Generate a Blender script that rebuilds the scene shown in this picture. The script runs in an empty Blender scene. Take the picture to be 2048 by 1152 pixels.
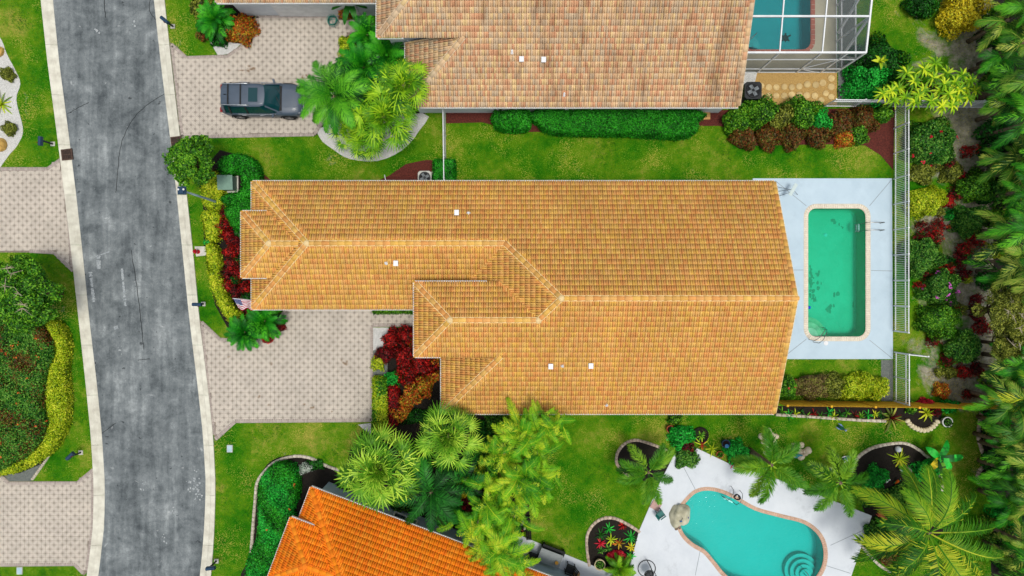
import bpy, bmesh, math, random
import numpy as np
from mathutils import Vector, Matrix
from mathutils.geometry import tessellate_polygon

# ------------------------------------------------------------------ camera, sky, sun, exposure
SC = bpy.context.scene
COL = SC.collection
H = 40.0                      # drone height
G = 0.03                      # metres on the ground for one photograph pixel
cam_d = bpy.data.cameras.new('camera'); cam = bpy.data.objects.new('camera', cam_d)
COL.objects.link(cam); cam.location = (0, 0, H); cam.rotation_euler = (0, 0, 0)
cam_d.sensor_width = 36.0; cam_d.lens = 36.0 * H / (2048 * G); cam_d.clip_end = 2000
SC.camera = cam
SUN_EL, SUN_AZ = math.radians(80), math.radians(140)      # azimuth clockwise from +Y (north)
world = bpy.data.worlds.new('World'); SC.world = world; world.use_nodes = True
wn = world.node_tree.nodes; wl = world.node_tree.links
bg = wn['Background']; sky = wn.new('ShaderNodeTexSky'); sky.sky_type = 'NISHITA'; sky.sun_disc = False
sky.sun_elevation = SUN_EL; sky.sun_rotation = SUN_AZ; sky.dust_density = 3.0; sky.air_density = 1.0; sky.ozone_density = 1.0
hs = wn.new('ShaderNodeHueSaturation'); hs.inputs['Saturation'].default_value = 0.35
wl.new(sky.outputs[0], hs.inputs['Color']); wl.new(hs.outputs[0], bg.inputs['Color'])
bg.inputs['Strength'].default_value = 0.115
sd = bpy.data.lights.new('sun', 'SUN'); sun = bpy.data.objects.new('sun', sd); COL.objects.link(sun)
sd.energy = 1.5; sd.angle = math.radians(14); sd.color = (1.0, 0.95, 0.86)
sun.location = (0, 0, 60)
_d = Vector((math.sin(SUN_AZ) * math.cos(SUN_EL), math.cos(SUN_AZ) * math.cos(SUN_EL), math.sin(SUN_EL)))
sun.rotation_euler = _d.to_track_quat('Z', 'Y').to_euler()
SC.view_settings.view_transform = 'Standard'; SC.view_settings.look = 'None'
SC.view_settings.exposure = 0.35; SC.view_settings.gamma = 1.0; SC.view_settings.use_curve_mapping = False
SC.render.engine = 'CYCLES'
try:
    SC.cycles.max_bounces = 6; SC.cycles.diffuse_bounces = 2; SC.cycles.transparent_max_bounces = 12
    SC.cycles.glossy_bounces = 2; SC.cycles.transmission_bounces = 2
except Exception: pass

# ------------------------------------------------------------------ helpers
RNG = np.random.default_rng(7)
random.seed(7)
PI = math.pi
def P(px, py, z=0.0):
    k = G * (H - z) / H
    return Vector(((px - 1024) * k, (576 - py) * k, z))
def P2(px, py, z=0.0):
    v = P(px, py, z); return (v.x, v.y)
def lin(c):
    c = c / 255.0
    return c / 12.92 if c <= 0.04045 else ((c + 0.055) / 1.055) ** 2.4
KEXP = 1.15
def S(r, g, b, k=1.0):
    """albedo of a surface that the overcast photograph shows as sRGB r,g,b"""
    return tuple(min(0.86, lin(v) * k / KEXP) for v in (r, g, b)) + (1.0,)

MATS = {}
LEAFK = 1.45
def _base(name):
    m = bpy.data.materials.new(name); m.use_nodes = True
    nt = m.node_tree; nt.nodes.clear()
    out = nt.nodes.new('ShaderNodeOutputMaterial'); b = nt.nodes.new('ShaderNodeBsdfPrincipled')
    nt.links.new(b.outputs[0], out.inputs[0])
    return m, nt, b, out
def ramp(nt, stops, interp='LINEAR'):
    r = nt.nodes.new('ShaderNodeValToRGB'); e = r.color_ramp; e.interpolation = interp
    while len(e.elements) < len(stops): e.elements.new(0.5)
    for el, (p, c) in zip(e.elements, stops): el.position = p; el.color = c
    return r
def noise(nt, scale, detail=4.0, rough=0.55, dist=0.0, vec=None):
    n = nt.nodes.new('ShaderNodeTexNoise'); n.inputs['Scale'].default_value = scale
    n.inputs['Detail'].default_value = detail; n.inputs['Roughness'].default_value = rough; n.inputs['Distortion'].default_value = dist
    if vec: nt.links.new(vec, n.inputs['Vector'])
    return n
def pos(nt, scale=None):
    g = nt.nodes.new('ShaderNodeNewGeometry')
    if scale is None: return g.outputs['Position']
    mp = nt.nodes.new('ShaderNodeMapping'); mp.inputs['Scale'].default_value = scale
    nt.links.new(g.outputs['Position'], mp.inputs['Vector']); return mp.outputs[0]
def mixc(nt, fac, a, b, blend='MIX'):
    m = nt.nodes.new('ShaderNodeMix'); m.data_type = 'RGBA'; m.blend_type = blend
    for sock, v in ((m.inputs[0], fac), (m.inputs[6], a), (m.inputs[7], b)):
        if hasattr(v, 'is_output'): nt.links.new(v, sock)
        elif isinstance(v, (int, float)): sock.default_value = v
        else: sock.default_value = v
    return m.outputs[2]
def math_(nt, op, a, b=0.0, c=None):
    m = nt.nodes.new('ShaderNodeMath'); m.operation = op
    for i, v in enumerate((a, b, c)):
        if v is None: continue
        if hasattr(v, 'is_output'): nt.links.new(v, m.inputs[i])
        else: m.inputs[i].default_value = v
    return m.outputs[0]
def bump(nt, b, h, strength=0.3, dist=0.05):
    bp = nt.nodes.new('ShaderNodeBump'); bp.inputs['Strength'].default_value = strength; bp.inputs['Distance'].default_value = dist
    nt.links.new(h, bp.inputs['Height']); nt.links.new(bp.outputs[0], b.inputs['Normal'])
def rnd_socket(nt, extra=None):
    a = nt.nodes.new('ShaderNodeAttribute'); a.attribute_name = 'rnd'
    oi = nt.nodes.new('ShaderNodeObjectInfo')
    s = math_(nt, 'ADD', a.outputs['Fac'], oi.outputs['Random'])
    return math_(nt, 'FRACT', s)
def mat(name, c1, c2=None, scale=4.0, rough=0.75, bmp=0.0, metal=0.0, spec=0.3, var=0.0):
    if name in MATS: return MATS[name]
    m, nt, b, out = _base(name); p = pos(nt)
    if c2 is None: c2 = tuple(v * 0.82 for v in c1[:3]) + (1,)
    n = noise(nt, scale, 5, 0.6, vec=p)
    r = ramp(nt, [(0.36, c1), (0.66, c2)]); nt.links.new(n.outputs['Fac'], r.inputs[0])
    col = r.outputs[0]
    if var:
        f = rnd_socket(nt); v = math_(nt, 'MULTIPLY_ADD', f, var * 2, 1 - var)
        hv = nt.nodes.new('ShaderNodeHueSaturation'); nt.links.new(col, hv.inputs['Color']); nt.links.new(v, hv.inputs['Value']); col = hv.outputs[0]
    nt.links.new(col, b.inputs['Base Color'])
    b.inputs['Roughness'].default_value = rough; b.inputs['Metallic'].default_value = metal; b.inputs['Specular IOR Level'].default_value = spec
    if bmp: bump(nt, b, noise(nt, scale * 6, 4, 0.6, vec=p).outputs['Fac'], bmp, 0.03)
    MATS[name] = m; return m
def leafmat(name, cols, trans=0.25, rough=0.5, nscale=1.3, wr=0.8, wn=0.75, nd=2):
    """foliage: colour differs leaf by leaf (rnd) and clump by clump"""
    if name in MATS: return MATS[name]
    m, nt, b, out = _base(name)
    f = rnd_socket(nt); n = noise(nt, nscale, nd, 0.6, vec=pos(nt))
    f2 = math_(nt, 'MULTIPLY_ADD', f, wr, math_(nt, 'MULTIPLY', math_(nt, 'SUBTRACT', n.outputs['Fac'], 0.36), wn))
    cols = [tuple(min(.8, v * LEAFK * (.6 if i == 0 else 1.0 if i < len(cols) - 1 else 1.25)) for v in c[:3]) + (1,) for i, c in enumerate(cols)]; k = len(cols); r = ramp(nt, [(0.08 + 0.84 * i / max(1, k - 1), c) for i, c in enumerate(cols)])
    nt.links.new(f2, r.inputs[0]); nt.links.new(r.outputs[0], b.inputs['Base Color'])
    b.inputs['Roughness'].default_value = rough; b.inputs['Specular IOR Level'].default_value = 0.22
    t = nt.nodes.new('ShaderNodeBsdfTranslucent'); nt.links.new(r.outputs[0], t.inputs[0])
    mx = nt.nodes.new('ShaderNodeMixShader'); mx.inputs[0].default_value = trans
    nt.links.new(b.outputs[0], mx.inputs[1]); nt.links.new(t.outputs[0], mx.inputs[2]); nt.links.new(mx.outputs[0], out.inputs[0])
    MATS[name] = m; return m

def npmesh(name, V, F, mats=None, mi=None, attrs=None, smooth=False):
    """V (n,3); F list of (m,k) int arrays; attrs: face-domain floats"""
    me = bpy.data.meshes.new(name); V = np.asarray(V, dtype=np.float32).reshape(-1, 3)
    F = [np.asarray(f, dtype=np.int32) for f in (F if isinstance(F, list) else [F])]; F = [f for f in F if len(f)]
    me.vertices.add(len(V)); me.vertices.foreach_set('co', V.ravel())
    nl = sum(f.size for f in F); npoly = sum(len(f) for f in F)
    me.loops.add(nl); me.loops.foreach_set('vertex_index', np.concatenate([f.ravel() for f in F]))
    me.polygons.add(npoly); st = []; o = 0
    for f in F: st.append(np.arange(len(f)) * f.shape[1] + o); o += f.size
    me.polygons.foreach_set('loop_start', np.concatenate(st).astype(np.int32))
    for m in (mats if isinstance(mats, (list, tuple)) else [mats] if mats else []): me.materials.append(m)
    if mi is not None: me.polygons.foreach_set('material_index', np.asarray(mi, dtype=np.int32))
    if smooth: me.polygons.foreach_set('use_smooth', np.ones(npoly, dtype=bool))
    for k, v in (attrs or {}).items():
        a = me.attributes.new(k, 'FLOAT', 'FACE'); a.data.foreach_set('value', np.asarray(v, dtype=np.float32))
    me.update(calc_edges=True); me.validate(); return me
def link(name, me, parent=None, M=None, loc=None, kind=None, label=None):
    o = bpy.data.objects.new(name, me); COL.objects.link(o)
    if parent is not None: o.parent = parent
    if M is not None: o.matrix_local = M
    elif loc is not None: o.location = loc
    if kind: o['kind'] = kind
    if label: o['label'] = label
    return o
def tag(o, label, cat, group=None):
    o['label'] = label; o['category'] = cat
    if group: o['group'] = group
    return o
def thing(name, label, cat, loc=(0, 0, 0), rz=0.0, group=None):
    o = bpy.data.objects.new(name, None); COL.objects.link(o); o.empty_display_size = 0.2
    o.location = loc; o.rotation_euler = (0, 0, rz); return tag(o, label, cat, group)
def struct(name, me, label=None):
    o = link(name, me); o['kind'] = 'structure'
    if label: o['label'] = label
    return o

class MB:
    """collects simple solids into one mesh"""
    def __init__(s): s.V = []; s.F = []; s.mi = []; s.cur = 0; s.sm = []
    def add(s, V, F, smooth=False):
        o = len(s.V); s.V += [tuple(v) for v in V]
        for f in F: s.F.append([i + o for i in f]); s.mi.append(s.cur); s.sm.append(smooth)
    def box(s, x0, x1, y0, y1, z0, z1):
        s.add([(x0, y0, z0), (x1, y0, z0), (x1, y1, z0), (x0, y1, z0), (x0, y0, z1), (x1, y0, z1), (x1, y1, z1), (x0, y1, z1)],
              [(0, 3, 2, 1), (4, 5, 6, 7), (0, 1, 5, 4), (1, 2, 6, 5), (2, 3, 7, 6), (3, 0, 4, 7)])
    def bar(s, a, b, w, h=None, up=(0, 0, 1)):
        a = Vector(a); b = Vector(b); d = (b - a).normalized(); u = Vector(up)
        if abs(d.dot(u)) > 0.97: u = Vector((1, 0, 0))
        x = d.cross(u).normalized() * (w / 2); y = x.cross(d).normalized() * ((h or w) / 2)
        s.add([a - x - y, a + x - y, a + x + y, a - x + y, b - x - y, b + x - y, b + x + y, b - x + y],
              [(0, 1, 2, 3), (7, 6, 5, 4), (0, 4, 5, 1), (1, 5, 6, 2), (2, 6, 7, 3), (3, 7, 4, 0)])
    def tube(s, pts, r, n=8, caps=True):
        pts = [Vector(p) for p in pts]; k = len(pts); rs = r if isinstance(r, (list, tuple)) else [r] * k; V = []
        for i, p in enumerate(pts):
            d = (pts[min(i + 1, k - 1)] - pts[max(i - 1, 0)]).normalized(); u = Vector((0, 0, 1)) if abs(d.z) < 0.95 else Vector((1, 0, 0))
            x = d.cross(u).normalized(); y = x.cross(d).normalized()
            V += [p + (x * math.cos(2 * PI * j / n) + y * math.sin(2 * PI * j / n)) * rs[i] for j in range(n)]
        F = [(i * n + j, i * n + (j + 1) % n, (i + 1) * n + (j + 1) % n, (i + 1) * n + j) for i in range(k - 1) for j in range(n)]
        if caps: F += [tuple(range(n))[::-1], tuple((k - 1) * n + j for j in range(n))]
        s.add(V, F, True)
    def lathe(s, prof, c=(0, 0, 0), n=16):
        V = [(c[0] + r * math.cos(2 * PI * j / n), c[1] + r * math.sin(2 * PI * j / n), c[2] + z) for r, z in prof for j in range(n)]; k = len(prof)
        F = [(i * n + j, i * n + (j + 1) % n, (i + 1) * n + (j + 1) % n, (i + 1) * n + j) for i in range(k - 1) for j in range(n)]
        s.add(V, F, True)
    def poly(s, pts2, z0, z1):
        """prism with holes-free outline"""
        n = len(pts2); V = [(x, y, z0) for x, y in pts2] + [(x, y, z1) for x, y in pts2]
        tri = tessellate_polygon([[Vector((x, y, 0)) for x, y in pts2]])
        F = [tuple(i + n for i in t) for t in tri]; F = [f if (Vector(V[f[1]]) - Vector(V[f[0]])).cross(Vector(V[f[2]]) - Vector(V[f[0]])).z > 0 else f[::-1] for f in F]
        ccw = area2(pts2) > 0
        for i in range(n):
            j = (i + 1) % n; F.append((i, j, j + n, i + n) if ccw else (j, i, i + n, j + n))
        s.add(V, F)
    def mesh(s, name, mats, loc=(0, 0, 0)):
        me = bpy.data.meshes.new(name); l = Vector(loc)
        me.from_pydata([tuple(Vector(v) - l) for v in s.V], [], s.F)
        for m in (mats if isinstance(mats, (list, tuple)) else [mats]): me.materials.append(m)
        me.polygons.foreach_set('material_index', s.mi); me.polygons.foreach_set('use_smooth', s.sm)
        me.update(); return me
    def obj(s, name, m, parent=None, loc=(0, 0, 0), **k): return link(name, s.mesh(name, m, loc), parent, loc=loc if any(loc) else None, **k)
def area2(p): return sum(p[i][0] * p[(i + 1) % len(p)][1] - p[(i + 1) % len(p)][0] * p[i][1] for i in range(len(p))) / 2
def sheet(name, outer, z, m, holes=()):
    loops = [outer] + list(holes); V = [(x, y, z) for l in loops for x, y in l]
    tri = tessellate_polygon([[Vector((x, y, 0)) for x, y in l] for l in loops])
    F = []
    for a, b, c in tri:
        cr = (Vector(V[b]) - Vector(V[a])).cross(Vector(V[c]) - Vector(V[a])).z
        F.append((a, b, c) if cr > 0 else (a, c, b))
    return npmesh(name, V, np.array(F), m)
def px(pts, z=0.0): return [P2(x, y, z) for x, y in pts]
def smooth_closed(pts, k=6):
    out = []; n = len(pts)
    for i in range(n):
        p0, p1, p2, p3 = [np.array(pts[(i + j) % n], float) for j in (-1, 0, 1, 2)]
        for t in np.linspace(0, 1, k, endpoint=False):
            out.append(tuple(0.5 * (2 * p1 + (p2 - p0) * t + (2 * p0 - 5 * p1 + 4 * p2 - p3) * t ** 2 + (3 * p1 - p0 - 3 * p2 + p3) * t ** 3)))
    return out
def smooth_open(pts, k=6):
    out = []; n = len(pts); g = lambda i: np.array(pts[min(max(i, 0), n - 1)], float)
    for i in range(n - 1):
        p0, p1, p2, p3 = g(i - 1), g(i), g(i + 1), g(i + 2)
        for t in np.linspace(0, 1, k, endpoint=False):
            out.append(tuple(0.5 * (2 * p1 + (p2 - p0) * t + (2 * p0 - 5 * p1 + 4 * p2 - p3) * t ** 2 + (3 * p1 - p0 - 3 * p2 + p3) * t ** 3)))
    return out + [tuple(g(n - 1))]
def offset(pts, d, closed=True):
    n = len(pts); out = []
    for i in range(n):
        a = np.array(pts[(i - 1) % n] if closed or i > 0 else pts[i]); b = np.array(pts[(i + 1) % n] if closed or i < n - 1 else pts[i])
        t = b - a; t = t / (np.linalg.norm(t) + 1e-9); out.append((pts[i][0] + t[1] * d, pts[i][1] - t[0] * d))
    return out
def inpoly(pts, poly):
    pts = np.asarray(pts); x, y = pts[:, 0], pts[:, 1]; r = np.zeros(len(pts), bool); n = len(poly); j = n - 1
    for i in range(n):
        xi, yi = poly[i]; xj, yj = poly[j]
        c = ((yi > y) != (yj > y)) & (x < (xj - xi) * (y - yi) / ((yj - yi) or 1e-12) + xi); r ^= c; j = i
    return r
def walk(pts, step, closed=False):
    """points and headings every step metres along a polyline"""
    p = [np.array(q, float) for q in pts] + ([np.array(pts[0], float)] if closed else []); out = []; d = step / 2; acc = 0.0
    for a, b in zip(p[:-1], p[1:]):
        L = np.linalg.norm(b - a)
        if L < 1e-9: continue
        while d <= acc + L:
            q = a + (b - a) * ((d - acc) / L); out.append((q[0], q[1], math.atan2(b[1] - a[1], b[0] - a[0]))); d += step
        acc += L
    return out
def TR(x, y, z, rz=0.0, s=1.0): return Matrix.Translation((x, y, z)) @ Matrix.Rotation(rz, 4, 'Z') @ Matrix.Scale(s, 4)

# ------------------------------------------------------------------ outlines of the place (photograph pixels at ground level)
KY = [-120, 0, 128, 256, 384, 512, 640, 768, 868, 968, 1048, 1101, 1152, 1290]
L_OUT = [74, 83, 97, 114, 130, 145, 159, 173, 183, 189, 188, 182, 175, 150]
L_IN = [97, 106, 119, 136, 152, 166, 179, 194, 204, 210, 209, 203, 197, 172]
R_IN = [296, 308, 322, 338, 353, 366, 379, 395, 406, 412, 409, 405, 400, 378]
R_OUT = [318, 330, 344, 359, 374, 388, 400, 416, 427, 432, 430, 427, 423, 400]
def rounded(x0, y0, x1, y1, r, k=7):
    return [(cx + r * math.cos(a + i * math.pi / 2 / k), cy + r * math.sin(a + i * math.pi / 2 / k)) for cx, cy, a in ((x1 - r, y1 - r, 0), (x0 + r, y1 - r, math.pi / 2), (x0 + r, y0 + r, math.pi), (x1 - r, y0 + r, 1.5 * math.pi)) for i in range(k + 1)]
POOL_A = rounded(1615, 416, 1732, 674, 17)
POOL_B = rounded(1486, -80, 1622, 100, 18)
POOL_C = smooth_closed([(1376, 999), (1392, 985), (1414, 980), (1442, 985), (1470, 998), (1510, 1020), (1560, 1034), (1608, 1047), (1638, 1072), (1648, 1106),
                        (1640, 1142), (1610, 1172), (1550, 1184), (1480, 1168), (1450, 1148), (1430, 1124), (1410, 1101), (1385, 1086), (1366, 1066), (1358, 1040), (1362, 1018)], 4)
def ccw(p): return p if area2(p) > 0 else p[::-1]
W_A, W_B, W_C = ccw(px(POOL_A)), ccw(px(POOL_B)), ccw(px(POOL_C))
DECK_A = px([(1505, 357), (1783, 357), (1785, 718), (1500, 718)])
DECK_B = px([(1440, -150), (1672, -150), (1672, 145), (1440, 145)])
DECK_C = px([(1335, 925), (1350, 905), (1393, 896), (1460, 928), (1560, 960), (1743, 1031), (1680, 1215), (1235, 1215), (1230, 1156), (1050, 1074), (1030, 1130), (1090, 1215), (1232, 1200), (1263, 1118), (1290, 1030), (1318, 968)])
DECK_C = px([(1318, 968), (1350, 905), (1393, 896), (1460, 928), (1560, 960), (1743, 1031), (1680, 1215), (1100, 1215), (1010, 1120), (1035, 1068), (1210, 1141), (1256, 1147), (1263, 1118), (1278, 1061)])
DRIVE = {
 'neighbour': [(340, 84), (372, 113), (455, 110), (480, 92), (512, 48), (512, 30), (672, 30), (720, 44), (720, 66), (682, 75), (682, 140), (672, 210), (628, 272), (362, 277), (347, 140)],
 'centre': [(400, 640), (440, 676), (470, 678), (505, 688), (548, 650), (572, 612), (842, 612), (842, 652), (745, 652), (745, 843), (470, 845), (430, 882), (418, 800), (407, 700)],
 'west': [(-80, 335), (95, 335), (122, 314), (128, 335), (140, 440), (148, 546), (110, 508), (60, 505), (-80, 505)],
 'southwest': [(-80, 953), (10, 953), (18, 964), (155, 963), (188, 935), (189, 985), (188, 1050), (176, 1143), (168, 1151), (150, 1131), (-80, 1133)],
}
ROADP = px([(x, y) for x, y in zip(L_OUT, KY)] + [(x, y) for x, y in zip(R_OUT, KY)][::-1])

# ------------------------------------------------------------------ ground
def mat_ground():
    m, nt, b, out = _base('lawn_and_soil'); p = pos(nt)
    n1 = noise(nt, 0.28, 4, 0.6, 0.3, p); n2 = noise(nt, 2.2, 4, 0.65, 0.0, p); n3 = noise(nt, 22, 3, 0.7, 0.0, p)
    f = math_(nt, 'ADD', math_(nt, 'MULTIPLY', n1.outputs['Fac'], 0.75), math_(nt, 'MULTIPLY', n2.outputs['Fac'], 0.35))
    f = math_(nt, 'ADD', f, math_(nt, 'MULTIPLY', n3.outputs['Fac'], 0.38))
    r = ramp(nt, [(0.54, S(14, 88, 4)), (0.67, S(46, 114, 8)), (0.8, S(96, 136, 18)), (0.94, S(162, 154, 70))]); nt.links.new(f, r.inputs[0])
    # bare sandy soil towards the wood in the east, and a few worn spots
    sx = nt.nodes.new('ShaderNodeSeparateXYZ'); nt.links.new(p, sx.inputs[0])
    e = nt.nodes.new('ShaderNodeMapRange'); e.inputs[1].default_value = 22.3; e.inputs[2].default_value = 27.5; nt.links.new(sx.outputs[0], e.inputs[0])
    ns = noise(nt, 0.42, 5, 0.7, 0.4, p)
    e2 = nt.nodes.new('ShaderNodeMapRange'); e2.inputs[1].default_value = 34.0; e2.inputs[2].default_value = 40.0; nt.links.new(sx.outputs[0], e2.inputs[0])
    e3 = nt.nodes.new('ShaderNodeMapRange'); e3.inputs[1].default_value = -8.2; e3.inputs[2].default_value = -6.6; nt.links.new(sx.outputs[1], e3.inputs[0])   # lawn again south of the ochre fence
    sm = math_(nt, 'ADD', math_(nt, 'MULTIPLY', math_(nt, 'MULTIPLY', math_(nt, 'SUBTRACT', e.outputs[0], e2.outputs[0]), e3.outputs[0]), 0.34), ns.outputs['Fac'])
    rs = ramp(nt, [(0.66, (0, 0, 0, 1)), (0.78, (1, 1, 1, 1))]); nt.links.new(sm, rs.inputs[0])
    soil = ramp(nt, [(0.3, S(100, 92, 74)), (0.5, S(156, 148, 132)), (0.7, S(192, 186, 172))]); nt.links.new(noise(nt, 3.0, 6, 0.75, 0.2, p).outputs['Fac'], soil.inputs[0])
    c = mixc(nt, math_(nt, 'MULTIPLY', rs.outputs[0], 0.9), r.outputs[0], soil.outputs[0])
    nt.links.new(c, b.inputs['Base Color']); b.inputs['Roughness'].default_value = 0.95; b.inputs['Specular IOR Level'].default_value = 0.05
    bump(nt, b, n3.outputs['Fac'], 0.5, 0.05); return m
struct('ground', sheet('ground', [(-170, -150), (170, -150), (170, 150), (-170, 150)], 0.0, mat_ground(), [W_A, W_B, W_C]))

def mat_road():
    m, nt, b, out = _base('worn_asphalt'); p = pos(nt)
    st = pos(nt, (2.2, 0.22, 1)); n1 = noise(nt, 0.42, 7, 0.72, 0.3, p); n2 = noise(nt, 1.0, 5, 0.6, 0.4, st); n3 = noise(nt, 38, 2, 0.8, 0, p); n4 = noise(nt, 2.4, 7, 0.8, 0.4, p)
    f = math_(nt, 'ADD', math_(nt, 'MULTIPLY', n1.outputs['Fac'], 0.54), math_(nt, 'MULTIPLY', n2.outputs['Fac'], 0.28))
    f = math_(nt, 'ADD', f, math_(nt, 'ADD', math_(nt, 'MULTIPLY', n3.outputs['Fac'], 0.2), math_(nt, 'MULTIPLY', n4.outputs['Fac'], 0.32)))
    r = ramp(nt, [(0.47, S(50, 56, 60)), (0.6, S(90, 97, 100)), (0.72, S(126, 133, 135)), (0.86, S(178, 184, 184))]); nt.links.new(f, r.inputs[0])
    v = nt.nodes.new('ShaderNodeTexVoronoi'); v.feature = 'DISTANCE_TO_EDGE'; v.inputs['Scale'].default_value = 0.21; v.inputs['Randomness'].default_value = 1.0
    w = mixc(nt, 0.35, p, noise(nt, 1.1, 4, 0.7, 0, p).outputs['Color'], 'ADD'); nt.links.new(w, v.inputs['Vector'])
    cr = ramp(nt, [(0.0, (1, 1, 1, 1)), (0.004, (0, 0, 0, 1))]); nt.links.new(v.outputs[0], cr.inputs[0])
    gate = ramp(nt, [(0.46, (0, 0, 0, 1)), (0.56, (1, 1, 1, 1))]); nt.links.new(noise(nt, 0.12, 2, 0.5, 0, p).outputs['Fac'], gate.inputs[0])
    k = math_(nt, 'MULTIPLY', math_(nt, 'MULTIPLY', cr.outputs[0], gate.outputs[0]), 0.22)
    c = mixc(nt, k, r.outputs[0], S(28, 30, 32))
    # dropped pale scuffs and dark oil spots
    sc = ramp(nt, [(0.69, (0, 0, 0, 1)), (0.76, (1, 1, 1, 1))]); nt.links.new(noise(nt, 1.5, 3, 0.6, 0.6, p).outputs['Fac'], sc.inputs[0])
    c = mixc(nt, math_(nt, 'MULTIPLY', sc.outputs[0], 0.55), c, S(196, 200, 200))
    oil = ramp(nt, [(0.70, (0, 0, 0, 1)), (0.74, (1, 1, 1, 1))]); nt.links.new(noise(nt, 2.9, 2, 0.5, 0.1, pos(nt, (1, 1.1, 3))).outputs['Fac'], oil.inputs[0])
    c = mixc(nt, math_(nt, 'MULTIPLY', oil.outputs[0], 0.65), c, S(30, 34, 38))
    nt.links.new(c, b.inputs['Base Color']); b.inputs['Roughness'].default_value = 0.85; b.inputs['Specular IOR Level'].default_value = 0.2
    bump(nt, b, n3.outputs['Fac'], 0.35, 0.02); return m
road = struct('road', sheet('road', px([(x - 2, y) for x, y in zip(L_IN, KY)] + [(x + 2, y) for x, y in zip(R_IN, KY)][::-1]), 0.008, mat_road()))
def strip(pts, w, z):
    a = offset(pts, w / 2, False); b = offset(pts, -w / 2, False); n = len(pts); V = [(x, y, z) for x, y in a + b]
    return V, [(i, i + 1, n + i + 1, n + i) for i in range(n - 1)]
def wobble(pts, amp, k=8):
    out = smooth_open(pts, k); return [(x + random.uniform(-amp, amp), y + random.uniform(-amp, amp)) for x, y in out]
m_crack = mat('tar_crack', S(26, 28, 30), rough=0.9)
for pts, w in (([(330, 187), (292, 212), (268, 236), (250, 268), (240, 300), (236, 345), (232, 386)], 0.03), ([(209, 0), (211, 35)], 0.04), ([(300, 0), (300, 22), (312, 40)], 0.03),
               ([(135, 228), (160, 214), (178, 205)], 0.03), ([(262, 500), (272, 560), (282, 640), (288, 700)], 0.035), ([(275, 720), (300, 718)], 0.03), ([(200, 870), (232, 846)], 0.03)):
    mb = MB(); V, F = strip(wobble(px(pts), 0.02), w, 0.013); mb.add(V, F); mb.obj('crack', m_crack, road)
m_worn = mat('worn_paint', S(176, 182, 184), S(128, 136, 140), 9.0, 0.9)
for x0, y0, x1, y1, w in ((244, 537, 251, 612, 0.19), (181, 544, 188, 604, 0.26), (197, 512, 198, 538, 0.34), (194, 512, 220, 503, 0.10), (228, 656, 236, 654, 0.3)):
    mb = MB(); n = 26; a = np.array(P2(x0, y0)); b = np.array(P2(x1, y1)); d = (b - a) / np.linalg.norm(b - a); nn = np.array((-d[1], d[0]))
    for i in range(n):
        if random.random() < 0.12: continue
        c0 = a + (b - a) * i / n; c1 = a + (b - a) * (i + 0.98) / n; e0 = w / 2 * random.uniform(0.4, 1); e1 = w / 2 * random.uniform(0.4, 1)
        mb.add([(*(c0 - nn * e0), 0.013), (*(c1 - nn * e1), 0.013), (*(c1 + nn * e0), 0.013), (*(c0 + nn * e1), 0.013)], [(0, 1, 2, 3) if area2([tuple(c0 - nn * e0), tuple(c1 - nn * e1), tuple(c1 + nn * e0)]) > 0 else (3, 2, 1, 0)])
    mb.obj('paint_mark', m_worn, road)
# pale scuffs ground into the asphalt
m_scuff = mat('plaster_scuff', S(186, 190, 190), S(140, 148, 152), 5.0, 0.95)
for cx, cy, k, spr in ((388, 965, 26, 14), (395, 985, 14, 9), (284, 975, 6, 6), (330, 1075, 5, 6), (195, 65, 5, 5), (270, 45, 4, 4), (345, 1020, 4, 6), (240, 700, 5, 5)):
    mb = MB()
    for i in range(k):
        c = np.array(P2(cx + random.gauss(0, spr * .5), cy + random.gauss(0, spr))); r = random.uniform(0.03, 0.1); n = 7; a0 = random.random() * 6
        mb.poly([(c[0] + r * random.uniform(.4, 1) * math.cos(a0 + 2 * PI * j / n), c[1] + r * random.uniform(.4, 1) * math.sin(a0 + 2 * PI * j / n)) for j in range(n)], 0.0105 + i * 0.0001, 0.0125 + i * 0.0001)
    o = mb.obj('scuff', m_scuff, road)

# kerbs: every concrete section is a piece
m_kerb = mat('kerb_concrete', S(226, 224, 208), S(196, 192, 176), 1.6, 0.9, 0.25, var=0.05)
def kerb(name, A, B, label):
    base = bpy.data.objects.new(name, None); COL.objects.link(base); base['kind'] = 'structure'; base['label'] = label
    y = -110.0
    while y < 1285:
        y1 = min(y + 100, 1285); V = []; F = []; ys = np.linspace(y + 0.25, y1 - 0.25, 4)
        prof = [(0.0, 0.0), (0.0, 0.016), (0.45, 0.022), (0.62, 0.075), (1.0, 0.085), (1.0, 0.0)]     # gutter rising to the lawn
        for yy in ys:
            a = np.interp(yy, KY, A); b = np.interp(yy, KY, B)
            for t, z in prof: V.append((*P2(b + (a - b) * t, yy), z))
        n = len(prof); s = 1 if A[0] > B[0] else -1
        for i in range(3):
            for j in range(n - 1):
                q = (i * n + j, i * n + j + 1, (i + 1) * n + j + 1, (i + 1) * n + j); F.append(q if s < 0 else q[::-1])
        F += [tuple(range(n)), tuple(range(3 * n, 4 * n))[::-1]]
        mb = MB(); mb.add(V, F); mb.obj('kerb_section', m_kerb, base); y = y1
    return base
kerb('kerb', R_OUT, R_IN, 'pale concrete kerb and gutter on the house side of the road')
kerb('kerb', L_OUT, L_IN, 'pale concrete kerb and gutter on the far side of the road')
m_grate = mat('rust_iron', S(96, 74, 62), S(66, 52, 46), 9, 0.8)
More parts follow.
